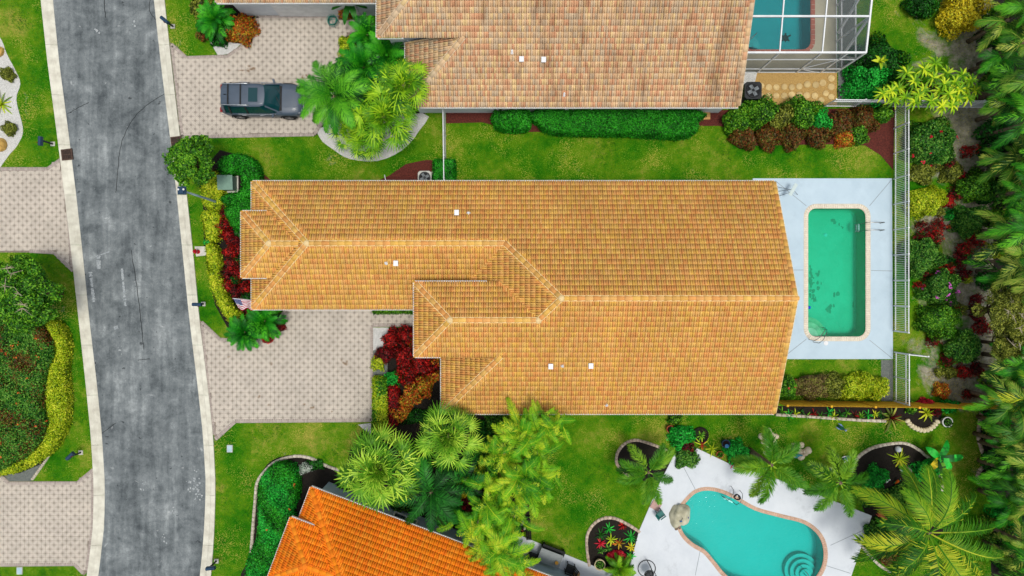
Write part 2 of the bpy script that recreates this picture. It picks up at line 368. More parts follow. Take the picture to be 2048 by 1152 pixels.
for cx, cy, lab in ((134, 309, 'rusty iron storm drain grate in the gutter by the pebble bed lawn'), (353, 284, 'rusty iron storm drain grate in the gutter below the leafy street tree')):
    c = P(cx, cy, 0.09); t = thing('drain_grate', lab, 'drain grate', (c.x, c.y, 0.0), math.radians(7), 'storm drain grates')
    mb = MB(); mb.box(-.31, .31, -.31, .31, 0.02, 0.095); mb.obj('drain_pit', mat('pit_black', S(20, 18, 18)), t)
    mb = MB()
    for a, b_, c_, d_ in ((-.33, .33, -.33, -.27), (-.33, .33, .27, .33), (-.33, -.27, -.27, .27), (.27, .33, -.27, .27)): mb.box(a, b_, c_, d_, 0.05, 0.115)
    mb.obj('grate_frame', m_grate, t)
    for i in range(8): mb = MB(); mb.box(-.255 + i * .068, -.225 + i * .068, -.27, .27, 0.06, 0.11); mb.obj('grate_bar', m_grate, t)
    mb = MB(); mb.box(-.27, .27, -.02, .02, 0.058, 0.108); mb.obj('grate_cross_bar', m_grate, t)

# ------------------------------------------------------------------ driveways of patterned pavers
def mat_paver():
    m, nt, b, out = _base('concrete_paver'); p = pos(nt)
    a = nt.nodes.new('ShaderNodeAttribute'); a.attribute_name = 'tone'
    r = ramp(nt, [(0.0, S(166, 157, 146)), (0.5, S(206, 196, 182)), (1.0, S(186, 177, 165))]); nt.links.new(a.outputs['Fac'], r.inputs[0])
    f = rnd_socket(nt); n = noise(nt, 0.5, 5, 0.6, 0, p)
    v = math_(nt, 'ADD', math_(nt, 'MULTIPLY_ADD', f, 0.12, 0.7), math_(nt, 'MULTIPLY', n.outputs['Fac'], 0.44))
    hv = nt.nodes.new('ShaderNodeHueSaturation'); nt.links.new(r.outputs[0], hv.inputs['Color']); nt.links.new(v, hv.inputs['Value'])
    st = ramp(nt, [(0.71, (0, 0, 0, 1)), (0.77, (1, 1, 1, 1))]); nt.links.new(noise(nt, 1.4, 4, 0.6, 0.3, p).outputs['Fac'], st.inputs[0])
    c = mixc(nt, math_(nt, 'MULTIPLY', st.outputs[0], 0.45), hv.outputs[0], S(120, 98, 76))
    nt.links.new(c, b.inputs['Base Color']); b.inputs['Roughness'].default_value = 0.9; b.inputs['Specular IOR Level'].default_value = 0.15
    bump(nt, b, noise(nt, 60, 3, 0.6, 0, p).outputs['Fac'], 0.2, 0.01); return m
M_PAVER = mat_paver()
m_joint = mat('joint_sand', S(150, 138, 124), S(120, 110, 98), 14, 0.95)
m_border = mat('border_brick', S(188, 176, 166), S(166, 154, 146), 9, 0.9, var=0.12)
PS = 0.252
def paver_geo(s=PS, g=0.007, h=0.04):
    """square paver: two dark corner triangles, pale bands, a shallow groove and a pale middle"""
    a, w = g / 2, s - g / 2
    L = w - a; q = lambda u, v, z=0.0: (a + u * L - s / 2, a + v * L - s / 2, h + z)
    V = []; F3 = []; F4 = []; T3 = []; T4 = []
    def quad(p0, p1, p2, p3, t): V.extend([p0, p1, p2, p3]); k = len(V); F4.append((k - 4, k - 3, k - 2, k - 1)); T4.append(t)
    def tri(p0, p1, p2, t): V.extend([p0, p1, p2]); k = len(V); F3.append((k - 3, k - 2, k - 1)); T3.append(t)
    for f in (lambda u, v, z=0.0: q(u, v, z), lambda u, v, z=0.0: q(1 - u, 1 - v, z)):
        d, e, g2 = 0.42, 0.66, 0.74
        tri(f(0, 0), f(d, 0), f(0, d), 0.0); quad(f(0, d), f(d, 0), f(e, 0), f(0, e), 0.5); quad(f(0, e, -.004), f(e, 0, -.004), f(g2, 0, -.004), f(0, g2, -.004), 0.05)
        tri(f(1, 0), f(0, 1), f(g2, 0), 1.0) if False else None
        quad(f(0, g2), f(g2, 0), f(1, 0), f(0, 1), 0.55)
    for p0, p1 in (((0, 0), (1, 0)), ((1, 0), (1, 1)), ((1, 1), (0, 1)), ((0, 1), (0, 0))):
        A = q(*p0); B = q(*p1); quad((A[0], A[1], 0), (B[0], B[1], 0), B, A, 1.0)
    return np.array(V), np.array(F4), np.array(F3), np.array(T4 + T3)
PV, PF4, PF3, PT = paver_geo()
PV2 = PV.copy(); PV2[:, 0] = -PV[:, 1]; PV2[:, 1] = PV[:, 0]
PAV_ME = [npmesh('paver', v, [PF4, PF3], M_PAVER, attrs={'tone': PT, 'rnd': np.zeros(len(PT))}) for v in (PV, PV2)]
def bake(V, Fs, mats4, n_face_attr=None):
    """instances of one small mesh baked into one: mats4 list of 4x4 arrays"""
    k = len(mats4); A = np.asarray(mats4); W = np.einsum('kij,nj->kni', A[:, :3, :3], V) + A[:, None, :3, 3]
    off = (np.arange(k) * len(V))[:, None, None]
    return W.reshape(-1, 3), [(f[None] + off).reshape(-1, f.shape[1]) for f in Fs]
def bake_attr(Fs, per_inst):
    """face values in the face order that npmesh uses after bake()"""
    return np.concatenate([np.repeat(per_inst, len(f)) for f in Fs])
BRV = np.array([(-.5, -.5, 0), (.5, -.5, 0), (.5, .5, 0), (-.5, .5, 0), (-.47, -.44, 1), (.47, -.44, 1), (.47, .44, 1), (-.47, .44, 1)], float)
BRF = np.array([(4, 5, 6, 7), (0, 1, 5, 4), (1, 2, 6, 5), (2, 3, 7, 6), (3, 0, 4, 7)])
BRICK_ME = {}
def brick_me(m):
    if m.name not in BRICK_ME: BRICK_ME[m.name] = npmesh('brick', BRV, BRF, m, attrs={'rnd': np.zeros(5)})
    return BRICK_ME[m.name]
def brick_M(x, y, z, a, l, w, h): return Matrix.Translation((x, y, z)) @ Matrix.Rotation(a, 4, 'Z') @ Matrix.Diagonal((l, w, h, 1))
def stuff_bricks(name, Ms, m, parent):
    V, F = bake(BRV, [BRF], [np.array(q) for q in Ms]); r = RNG.random(len(Ms))
    return link(name, npmesh(name, V, F, m, attrs={'rnd': bake_attr([BRF], r)}), parent, kind='stuff')
def driveway(key, label, ang, borders):
    poly = ccw(px(DRIVE[key])); base = struct('driveway', sheet('driveway', poly, 0.022, m_joint), label)
    lo = np.min(poly, 0); hi = np.max(poly, 0); c = (lo + hi) / 2; R = np.array([[math.cos(ang), -math.sin(ang)], [math.sin(ang), math.cos(ang)]])
    n = int(np.linalg.norm(hi - lo) / PS / 2) + 2; ii, jj = np.meshgrid(np.arange(-n, n), np.arange(-n, n)); q = np.stack([ii.ravel(), jj.ravel()], 1)
    xy = (q * PS) @ R.T + c; keep = inpoly(xy, poly) & (np.abs(xy[:, 0]) < 33) & (np.abs(xy[:, 1]) < 19)
    for dx, dy in ((.1, 0), (-.1, 0), (0, .1), (0, -.1)): keep &= inpoly(xy + np.array((dx, dy)), poly)
    q = q[keep]; xy = xy[keep]; d = np.linalg.norm(xy, axis=1); order = np.argsort(d); near = set(order[:290].tolist()); Ms = {0: [], 1: []}
    for i in range(len(q)):
        k = int((q[i, 0] + q[i, 1]) % 2); dz = random.uniform(-.0015, .0015)
        M = Matrix.Translation((xy[i, 0], xy[i, 1], 0.012 + dz)) @ Matrix.Rotation(ang, 4, 'Z')
        if i in near: link('paver', PAV_ME[k], base, M)
        else: Ms[k].append(np.array(M))
    for k, v in ((0, PV), (1, PV2)):
        if not Ms[k]: continue
        W, Fs = bake(v, [PF4, PF3], Ms[k]); r = RNG.random(len(Ms[k])); nq, ntr = len(PF4), len(PF3)
        tone = np.concatenate([np.tile(PT[:nq], len(r)), np.tile(PT[nq:], len(r))])
        link('pavers', npmesh('pavers', W, Fs, M_PAVER, attrs={'tone': tone, 'rnd': bake_attr([PF4, PF3], r)}), base, kind='stuff')
    Ms = []
    for pts, w in borders:
        for x, y, a in walk(px(pts), 0.105): Ms.append(brick_M(x, y, 0.02, a, 0.098, w, 0.036))
    stuff_bricks('border_bricks', Ms, m_border, base); return base
driveway('neighbour', 'pale patterned paver driveway in front of the white garage door', 0.0,
         [([(343, 89), (373, 116), (455, 113), (482, 95), (515, 50), (515, 34)], .22), ([(513, 34), (672, 34)], .22), ([(680, 76), (680, 142), (668, 212), (628, 269), (360, 274)], .22), ([(344, 92), (365, 272)], .2)])
driveway('centre', 'pale patterned paver driveway of the golden roofed house', 0.0,
         [([(403, 644), (440, 679), (470, 681), (505, 691), (550, 653), (574, 616)], .22), ([(745, 650), (838, 650)], .24), ([(743, 652), (743, 842)], .2), ([(743, 840), (471, 842), (431, 878)], .24), ([(405, 650), (411, 720), (421, 805), (429, 868)], .2)])
driveway('west', 'pale patterned paver driveway behind the branching tree across the road', math.radians(0.5),
         [([(-70, 338), (96, 338), (124, 318)], .22), ([(60, 502), (109, 505), (146, 541)], .22), ([(127, 338), (138, 440), (145, 535)], .2)])
driveway('southwest', 'pale patterned paver driveway below the yellow hedge across the road', 0.0,
         [([(0, 950), (18, 966), (155, 966), (186, 940)], .22), ([(-70, 1130), (150, 1128), (168, 1147)], .22), ([(186, 945), (186, 1050), (174, 1140)], .2)])
# faint mud and oil marks lying on the pavers
m_mud = mat('mud_stain', S(128, 106, 84), S(158, 138, 116), 8, 0.95)
for cx, cy, k, sx, sy in ((505, 137, 12, 5, 2), (488, 142, 8, 10, 1), (612, 155, 9, 9, 3), (692, 725, 6, 5, 3), (683, 720, 3, 2, 1), (543, 727, 3, 2, 1), (519, 790, 4, 2, 2), (540, 809, 2, 2, 1), (608, 808, 2, 2, 1), (627, 814, 3, 2, 1), (664, 822, 3, 2, 1), (460, 713, 3, 2, 1)):
    mb = MB()
    for i in range(k):
        c = np.array(P2(cx + random.gauss(0, sx), cy + random.gauss(0, sy))); r = random.uniform(0.03, 0.09); a0 = random.random() * 6
        mb.poly([(c[0] + r * random.uniform(.5, 1) * math.cos(a0 + 2 * PI * j / 6), c[1] + r * random.uniform(.5, 1) * math.sin(a0 + 2 * PI * j / 6)) for j in range(6)], 0.0525 + i * .0001, 0.0545 + i * .0001)
    o = mb.obj('mud_stain', m_mud); o['kind'] = 'stuff'; o['label'] = 'brown mud spots dried on the driveway pavers'

# ------------------------------------------------------------------ decks, pools
def mat_deck(name, c1, c2, stain, seam=None):
    m, nt, b, out = _base(name); p = pos(nt)
    r = ramp(nt, [(0.35, c1), (0.7, c2)]); nt.links.new(noise(nt, 0.7, 6, 0.7, 0.3, p).outputs['Fac'], r.inputs[0])
    st = ramp(nt, [(0.56, (0, 0, 0, 1)), (0.8, (1, 1, 1, 1))]); nt.links.new(noise(nt, 0.5, 8, 0.78, 0.2, p).outputs['Fac'], st.inputs[0])
    c = mixc(nt, math_(nt, 'MULTIPLY', st.outputs[0], 0.6), r.outputs[0], stain)
    nt.links.new(c, b.inputs['Base Color']); b.inputs['Roughness'].default_value = 0.8; b.inputs['Specular IOR Level'].default_value = 0.2
    bump(nt, b, noise(nt, 30, 4, 0.6, 0, p).outputs['Fac'], 0.2, 0.02); return m
def mat_water(name, tint):
    m, nt, b, out = _base(name); nt.nodes.remove(b)
    t = nt.nodes.new('ShaderNodeBsdfTransparent'); t.inputs[0].default_value = tint
    g = nt.nodes.new('ShaderNodeBsdfGlossy'); g.inputs['Roughness'].default_value = 0.06; g.inputs['Color'].default_value = (.9, .95, 1, 1)
    f = nt.nodes.new('ShaderNodeFresnel'); f.inputs[0].default_value = 1.33
    n = noise(nt, 5.0, 3, 0.5, 0.4, pos(nt)); bp = nt.nodes.new('ShaderNodeBump'); bp.inputs['Strength'].default_value = 0.2; bp.inputs['Distance'].default_value = 0.05
    nt.links.new(n.outputs['Fac'], bp.inputs['Height']); nt.links.new(bp.outputs[0], g.inputs['Normal']); nt.links.new(bp.outputs[0], f.inputs['Normal'])
    mx = nt.nodes.new('ShaderNodeMixShader'); nt.links.new(f.outputs[0], mx.inputs[0]); nt.links.new(t.outputs[0], mx.inputs[1]); nt.links.new(g.outputs[0], mx.inputs[2])
    nt.links.new(mx.outputs[0], out.inputs[0]); return m
def mat_basin(name, c1, c2, algae=None, amt=0.0):
    m, nt, b, out = _base(name); p = pos(nt)
    r = ramp(nt, [(0.3, c1), (0.72, c2)]); nt.links.new(noise(nt, 0.55, 6, 0.7, 0.5, p).outputs['Fac'], r.inputs[0]); c = r.outputs[0]
    if algae:
        a = ramp(nt, [(0.60, (0, 0, 0, 1)), (0.66, (1, 1, 1, 1))]); nt.links.new(noise(nt, 1.7, 5, 0.65, 0.8, p).outputs['Fac'], a.inputs[0])
        c = mixc(nt, math_(nt, 'MULTIPLY', a.outputs[0], amt), c, algae)
    nt.links.new(c, b.inputs['Base Color']); b.inputs['Roughness'].default_value = 0.8; return m
def pool(label, W, depth, bm, wm, cop_w, cop_step, m_cop, z_top=0.05, shelf=None):
    c = np.mean(W, 0); t = thing('swimming_pool', label, 'pool', (c[0], c[1], 0)); n = len(W); L = Vector((c[0], c[1], 0))
    bot = offset(W, -0.12); Wt = offset(W, 0.0)
    V = [(x - c[0], y - c[1], z_top - .02) for x, y in Wt] + [(x - c[0], y - c[1], -depth + .12) for x, y in Wt] + [(x - c[0], y - c[1], -depth) for x, y in bot]
    F = []
    for k in (0, 1):
        for i in range(n): j = (i + 1) % n; F.append((k * n + j, k * n + i, (k + 1) * n + i, (k + 1) * n + j))
    tri = tessellate_polygon([[Vector((x, y, 0)) for x, y in bot]])
    for a, b_, c_ in tri:
        cr = (Vector(V[2 * n + b_]) - Vector(V[2 * n + a])).cross(Vector(V[2 * n + c_]) - Vector(V[2 * n + a])).z
        F.append((2 * n + a, 2 * n + b_, 2 * n + c_) if cr > 0 else (2 * n + a, 2 * n + c_, 2 * n + b_))
    mb = MB(); mb.add(V, F); mb.obj('basin', bm, t)
    w = sheet('water', [(x - c[0], y - c[1]) for x, y in offset(W, -0.002)], -0.06, wm); link('water', w, t)
    ring = offset(W, cop_w / 2 - 0.03); me = brick_me(m_cop)
    for x, y, a in walk(ring, cop_step, True):
        if abs(y) > 18.5: continue
        link('coping_brick', me, t, brick_M(x - c[0], y - c[1], -.02, a, cop_step * 0.985, cop_w, z_top + .035 + random.uniform(0, .003)))
    gro = offset(W, cop_w - 0.03); inn = offset(W, 0.0)
    mb = MB(); V = [(x - c[0], y - c[1], z_top + .022 - .02) for x, y in inn + gro]; mb.add(V, [(i, (i + 1) % n, n + (i + 1) % n, n + i)[::-1] for i in range(n)]); mb.obj('coping_mortar', mat('coping_mortar', S(212, 202, 184)), t)
    return t
def zshift(W, d): return offset(W, d)
m_deckA = mat_deck('painted_deck', S(198, 218, 230), S(186, 207, 220), S(166, 184, 194))
m_deckB = mat_deck('beige_deck', S(196, 190, 166), S(184, 178, 154), S(168, 162, 140))
m_deckC = mat_deck('white_deck', S(222, 228, 234), S(208, 215, 222), S(140, 146, 150))
def deck(name, poly, W, m, label):
    poly = ccw(poly); o = struct(name, sheet(name, poly, 0.05, m, [offset(W, 0.02)]), label)
    mb = MB(); n = len(poly); V = [(x, y, 0.0) for x, y in poly] + [(x, y, 0.05) for x, y in poly]
    mb.add(V, [(i, (i + 1) % n, n + (i + 1) % n, n + i) for i in range(n)]); mb.obj('deck_edge', m, o); return o
dA = deck('pool_deck', DECK_A, W_A, m_deckA, 'pale blue painted pool deck beside the golden tiled roof')
dB = deck('pool_deck', DECK_B, W_B, m_deckB, 'beige pool deck inside the white screen enclosure')
dC = deck('pool_deck', DECK_C, W_C, m_deckC, 'white pool deck around the kidney shaped pool')
m_seam = mat('deck_seam', S(150, 160, 166))
for d, pts in ((dA, [(1612, 412), (1550, 362)]), (dA, [(1738, 412), (1782, 360)]), (dA, [(1612, 678), (1574, 708)]), (dA, [(1738, 680), (1784, 717)]), (dA, [(1572, 540), (1606, 540)]), (dA, [(1741, 541), (1785, 542)]),
               (dC, [(1362, 925), (1390, 978)]), (dC, [(1400, 1100), (1390, 1150)]), (dC, [(1660, 1090), (1725, 1060)]), (dC, [(1650, 1130), (1700, 1146)])):
    mb = MB(); V, F = strip(px(pts), 0.03, 0.0545); mb.add(V, F); mb.obj('deck_seam', m_seam, d)
m_copA = mat('cream_coping', S(236, 226, 206), S(224, 212, 192), 3, 0.8, var=0.04)
m_copB = mat('red_coping', S(184, 112, 92), S(166, 98, 82), 3, 0.8, var=0.06)
m_copC = mat('pink_coping', S(214, 180, 156), S(198, 160, 138), 3, 0.8, var=0.05)
pA = pool('rectangular green swimming pool with cream brick coping on the pale blue deck', W_A, 1.25, mat_basin('green_plaster', S(0, 186, 146), S(30, 204, 164), S(4, 164, 130), 0.3), mat_water('green_water', (.62, .97, .9, 1)), 0.28, 0.13, m_copA)
pB = pool('teal swimming pool with red coping inside the screen enclosure', W_B, 1.3, mat_basin('teal_plaster', S(0, 176, 180), S(8, 186, 190)), mat_water('teal_water', (.55, .9, .92, 1)), 0.26, 0.3, m_copB)
pC = pool('kidney shaped turquoise swimming pool with pink coping on the white deck', W_C, 1.15, mat_basin('turquoise_plaster', S(0, 190, 182), S(6, 200, 192)), mat_water('turquoise_water', (.62, .98, .97, 1)), 0.24, 0.13, m_copC)
def ploc(t, v): return Vector(v) - t.location
def steps(t, cx, cy, rads, mats, a0=0, a1=2 * PI, zs=None, clip=None):
    c = P(cx, cy, -.4)
    for i, (r, m) in enumerate(zip(rads, mats)):
        z = zs[i]; n = 28; pts = [(c.x + r * math.cos(a0 + (a1 - a0) * j / n), c.y + r * math.sin(a0 + (a1 - a0) * j / n)) for j in range(n + 1)]
        if a1 - a0 < 6: pts = [(c.x, c.y)] + pts
        else: pts = pts[:-1]
        if clip: pts = [(min(max(x, clip[0]), clip[1]), min(max(y, clip[2]), clip[3])) for x, y in pts]
        mb = MB(); mb.poly([(x - t.location.x, y - t.location.y) for x, y in pts], zs[i] - .35, zs[i]); mb.obj('step', m, t)
lo, hi = np.min(W_A, 0), np.max(W_A, 0); cl = (lo[0] + .05, hi[0] - .05, lo[1] + .05, hi[1] - .05)
st1 = mat('green_step', S(108, 200, 150), S(90, 180, 136), 3); st2 = mat('green_step_pale', S(150, 208, 168), S(130, 190, 150), 3); st3 = mat('green_step_top', S(190, 218, 190), S(170, 200, 172), 3)
steps(pA, 1616, 672, [1.15, 0.85, 0.52], [st1, st2, st3], 0, 2 * PI, [-.55, -.36, -.2], cl)
t1 = mat('blue_step', S(50, 198, 188), S(40, 188, 178), 3); steps(pC, 1608, 1146, [1.02, .78, .54, .32], [t1, t1, t1, t1], 0, 2 * PI, [-.8, -.56, -.36, -.2])
steps(pB, 1492, 96, [0.95, 0.7, 0.42], [mat('teal_step', S(90, 196, 196), None, 3)] * 3, 0, PI / 2, [-.6, -.4, -.22])
# dark algae patches, the drain and the turtle tile picture on the pool floors
m_alg = mat('algae', S(14, 146, 112), S(24, 164, 126), 6, 0.9)
for cx, cy, k, sx, sy in ((1622, 560, 20, 4, 16), (1641, 545, 3, 4, 2), (1625, 595, 8, 4, 6), (1658, 620, 4, 3, 3), (1677, 588, 4, 3, 2), (1670, 613, 3, 3, 3), (1708, 608, 3, 2, 4), (1684, 455, 3, 3, 4), (1666, 443, 3, 3, 2), (1640, 570, 6, 8, 10)):
    mb = MB()
    for i in range(k):
        c = np.array(P2(np.clip(cx + random.gauss(0, sx), 1621, 1727), cy + random.gauss(0, sy), -1.2)); r = random.uniform(0.05, 0.2); a0 = random.random() * 6; e = random.uniform(.35, 1)
        mb.poly([(c[0] + r * e * random.uniform(.5, 1) * math.cos(a0 + 2 * PI * j / 7), c[1] + r * random.uniform(.5, 1) * math.sin(a0 + 2 * PI * j / 7)) for j in range(7)], -1.249 + i * .0002, -1.244 + i * .0002)
    o = link('algae_patch', mb.mesh('algae_patch', m_alg, pA.location), pA)
mb = MB(); mb.lathe([(0.0, .05), (.09, .05), (.12, 0.0)], P(1651, 470, -1.25), 14); link('floor_drain', mb.mesh('floor_drain', mat('drain_cover', S(60, 220, 196)), pA.location), pA)
c = P(1571, 76, -1.28); mb = MB()
mb.lathe([(0.0, .05), (.12, .045), (.2, .0)], c, 12)
for a, l, w in ((.5, .36, .1), (2.6, .36, .1), (-.7, .3, .09), (-2.5, .3, .09), (1.57, .3, .1), (-1.57, .26, .04)):
    d = Vector((math.cos(a), math.sin(a), 0)); mb.bar(c + d * .12 + Vector((0, 0, .015)), c + d * l + Vector((0, 0, .015)), w, .02)
link('turtle_tile_picture', mb.mesh('turtle_tile_picture', mat('dark_tile', S(16, 70, 66)), pB.location), pB)
# ladders, rails, skimmer lids
m_steel = mat('steel_tube', S(176, 178, 176), S(120, 122, 122), 12, 0.35, 0, 0.85, 0.5)
def rail(t, name, pts, r=0.022, m=None): mb = MB(); mb.tube([ploc(t, p) for p in pts], r, 8); return mb.obj(name, m or m_steel, t)
for yy in (447, 462):
    b0 = P(1760, yy - 0.5, .05); b1 = P(1727, yy, .05)
    rail(pA, 'ladder_rail', [b0, b0 + Vector((0, 0, .5)), b0 + Vector((-.12, 0, .66)), b1 + Vector((.1, 0, .66)), b1 + Vector((-.05, 0, .45)), b1 + Vector((-.08, 0, -.9))])
for z in (-.25, -.55): mb = MB(); a = P(1725, 447); b_ = P(1725, 462); mb.bar(ploc(pA, (a.x - .1, a.y, z)), ploc(pA, (b_.x - .1, b_.y, z)), .1, .04); mb.obj('ladder_tread', m_steel, pA)
for a, b_ in (((1618, 679), (1643, 655)), ((1627, 684), (1646, 658))):
    q0 = P(*a, .05); q1 = P(*b_, -.3); rail(pA, 'hand_rail', [q0, q0 + Vector((0, 0, .75)), q0.lerp(q1, .25) + Vector((0, 0, .95)), q0.lerp(q1, .8) + Vector((0, 0, .75)), q1 + Vector((0, 0, .5)), q1])
q0 = P(1492, 88, .05); q1 = P(1508, 72, -.2); rail(pB, 'hand_rail', [q0, q0 + Vector((0, 0, .8)), q0.lerp(q1, .7) + Vector((0, 0, .85)), q1])
q0 = P(1608, 1147, -.2); q1 = P(1598, 1128, -.4); rail(pC, 'hand_rail', [q0, q0 + Vector((0, 0, .9)), q0.lerp(q1, .7) + Vector((0, 0, .95)), q1])
def disc(name, cx, cy, r, z, h, m, label, cat, n=16, group=None):
    c = P(cx, cy); mb = MB(); mb.lathe([(r, 0), (r, h * .8), (r * .92, h), (0.0, h * 1.05)], n=n); mb.add([(.02, .03, h * 1.07), (-.02, .03, h * 1.07), (-.02, -.03, h * 1.07), (.02, -.03, h * 1.07)], [(0, 1, 2, 3)])
    o = mb.obj(name, m); o.location = (c.x, c.y, z); return tag(o, label, cat, group)
m_white = mat('white_plastic', S(240, 242, 244), S(226, 228, 230), 3, 0.5)
disc('skimmer_lid', 1651, 686, .14, .05, .02, m_white, 'round white skimmer lid set in the pale blue deck', 'lid')
mb = MB(); mb.lathe([(0.0, 0), (.07, .01), (.1, .06), (.07, .11), (.0, .13)], n=14); o = mb.obj('floating_dispenser', mat('blue_plastic', S(20, 80, 210), None, 3, .4)); o.location = (*P2(1619, 615), -.1); tag(o, 'small blue chlorine float in the green pool', 'pool float')

# ------------------------------------------------------------------ beds, gravel and mulch
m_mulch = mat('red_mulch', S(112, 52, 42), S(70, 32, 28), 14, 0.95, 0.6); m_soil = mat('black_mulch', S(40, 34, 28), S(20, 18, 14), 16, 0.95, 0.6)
m_peb = mat('white_pebbles', S(226, 226, 222), S(176, 176, 172), 26, 0.8, 0.5); m_tan = mat('tan_gravel', S(206, 170, 104), S(164, 128, 72), 24, 0.9, 0.5); m_grey = mat('grey_gravel', S(128, 134, 128), S(86, 92, 90), 26, 0.9, 0.5)
BEDS = []
def bed(pts, m, label, z=0.012, name='planting_bed', sm=0):
    pts = smooth_closed(pts, sm) if sm else pts; poly = ccw(px(pts)); BEDS.append(poly)
    return struct(name, sheet(name, poly, z, m), label)
bed([(892, 220), (1480, 220), (1470, 262), (1440, 252), (1400, 252), (1340, 262), (1060, 264), (1010, 262), (985, 250), (965, 245), (892, 247)], m_mulch, 'red mulch bed along the white wall of the neighbouring house')
bed([(1460, 222), (1790, 215), (1786, 340), (1760, 310), (1730, 291), (1690, 288), (1480, 292), (1462, 270)], m_mulch, 'red mulch bed around the mixed shrubs by the white fence', 0.016)
bed([(740, 370), (780, 350), (812, 328), (850, 320), (890, 320), (890, 370)], m_mulch, 'red mulch bed around the air conditioner'); bed([(500, 318), (515, 336), (552, 370), (490, 370)], m_mulch, 'red mulch wedge at the garage corner')
bed([(405, 340), (440, 300), (515, 320), (520, 640), (575, 622), (556, 650), (500, 690), (462, 668), (430, 610), (408, 500)], m_soil, 'dark planting bed in front of the garage wall', 0.010)
bed([(745, 655), (960, 655), (960, 866), (745, 866)], m_soil, 'dark planting bed between driveway and entrance'); bed([(744, 655), (778, 655), (772, 690), (744, 702)], m_peb, 'white pebbles at the corner of the entrance walk', 0.018, 'pebble_bed')
bed([(742, 690), (775, 690), (775, 760), (742, 760)], m_grey, 'grey gravel strip beside the driveway', 0.016, 'gravel_strip'); bed([(716, 849), (742, 846), (742, 872), (732, 862)], m_peb, 'white pebble patch at the driveway end', 0.018, 'pebble_bed')
bed([(655, 250), (845, 226), (838, 262), (805, 300), (755, 322), (700, 318), (668, 300), (640, 276)], m_peb, 'white pebble bed under the fan palms', 0.016, 'pebble_bed', 3)
bed([(682, 60), (850, 60), (850, 230), (660, 250), (628, 274), (676, 200)], m_soil, 'dark bed under the palms beside the neighbouring driveway')
bed([(390, -40), (400, 55), (425, 92), (436, 110), (462, 106), (480, 90), (510, 46), (512, 0), (500, -40)], m_soil, 'dark bed of palm and croton by the white garage'); bed([(418, 80), (436, 111), (462, 107), (482, 88), (455, 84)], m_peb, 'white pebble tip of the palm and croton bed', 0.018, 'pebble_bed')
bed([(-30, 62), (0, 75), (14, 108), (32, 142), (41, 168), (33, 200), (46, 256), (40, 282), (20, 308), (-30, 345)], m_peb, 'white pebble bed with small round shrubs across the road', 0.012, 'pebble_bed', 4)
bed([(-40, 630), (100, 640), (128, 690), (132, 790), (122, 865), (80, 942), (60, 962), (18, 962), (-40, 945)], m_soil, 'dark bed under the hedge and shrub mass across the road')
bed([(90, 925), (105, 900), (72, 948), (62, 962), (18, 962), (8, 950), (40, 946)], m_grey, 'grey gravel strip at the tip of the hedge bed', 0.016, 'gravel_strip')
bed([(512, 975), (520, 950), (545, 920), (590, 910), (640, 925), (690, 945), (720, 1000), (640, 1010), (560, 1110), (530, 1160), (480, 1160), (500, 1110), (506, 1040)], m_soil, 'dark bed of the green hedge before the orange roofed house', sm=3)
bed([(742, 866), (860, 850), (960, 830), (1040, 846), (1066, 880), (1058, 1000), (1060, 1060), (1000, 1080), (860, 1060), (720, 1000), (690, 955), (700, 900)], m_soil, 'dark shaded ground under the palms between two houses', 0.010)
bed([(1500, 146), (1674, 146), (1674, 210), (1500, 210)], m_tan, 'tan gravel bed with round stepping stones', 0.014, 'gravel_bed'); bed([(1470, 146), (1514, 146), (1508, 172), (1470, 172)], m_peb, 'white pebbles beside the black air conditioner', 0.018, 'pebble_bed')
bed([(1676, -60), (1712, -60), (1711, 205), (1676, 205)], m_grey, 'grey gravel strip outside the screen enclosure', 0.014, 'gravel_strip')
bed([(1762, 720), (1786, 720), (1786, 802), (1762, 802)], m_grey, 'grey gravel strip beside the pool deck end', 0.014, 'gravel_strip')
bed([(1550, 812), (1812, 812), (1812, 842), (1720, 842), (1550, 832)], m_soil, 'dark bed of small plants along the ochre wood fence'); bed([(1812, 812), (1880, 812), (1878, 845), (1862, 858), (1840, 860), (1820, 850), (1810, 835)], m_soil, 'dark bed inside the scalloped stone edging', 0.016, sm=3)
bed([(1235, 915), (1245, 890), (1270, 882), (1300, 888), (1345, 905), (1320, 965), (1262, 952), (1242, 938)], m_soil, 'dark bed inside the rounded brick edging under the small foxtail palm', sm=3)
bed([(1176, 1080), (1180, 1055), (1205, 1038), (1240, 1042), (1281, 1064), (1266, 1118), (1256, 1152), (1220, 1145), (1180, 1130)], m_soil, 'dark bed of red bromeliads inside brick edging', sm=3)
bed([(1700, 944), (1715, 912), (1750, 892), (1800, 885), (1840, 896), (1880, 940), (1882, 1000), (1900, 1060), (1760, 1100), (1735, 1040), (1720, 1000)], m_soil, 'dark bed with banana plant and yucca inside stone edging', sm=3)
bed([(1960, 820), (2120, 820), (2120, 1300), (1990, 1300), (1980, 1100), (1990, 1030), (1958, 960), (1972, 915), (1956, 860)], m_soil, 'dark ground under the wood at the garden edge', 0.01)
bed([(1984, -100), (2150, -100), (2150, 830), (2000, 830), (1988, 640), (1986, 420), (1984, 200)], m_soil, 'dark leaf litter under the palm wood', 0.009)

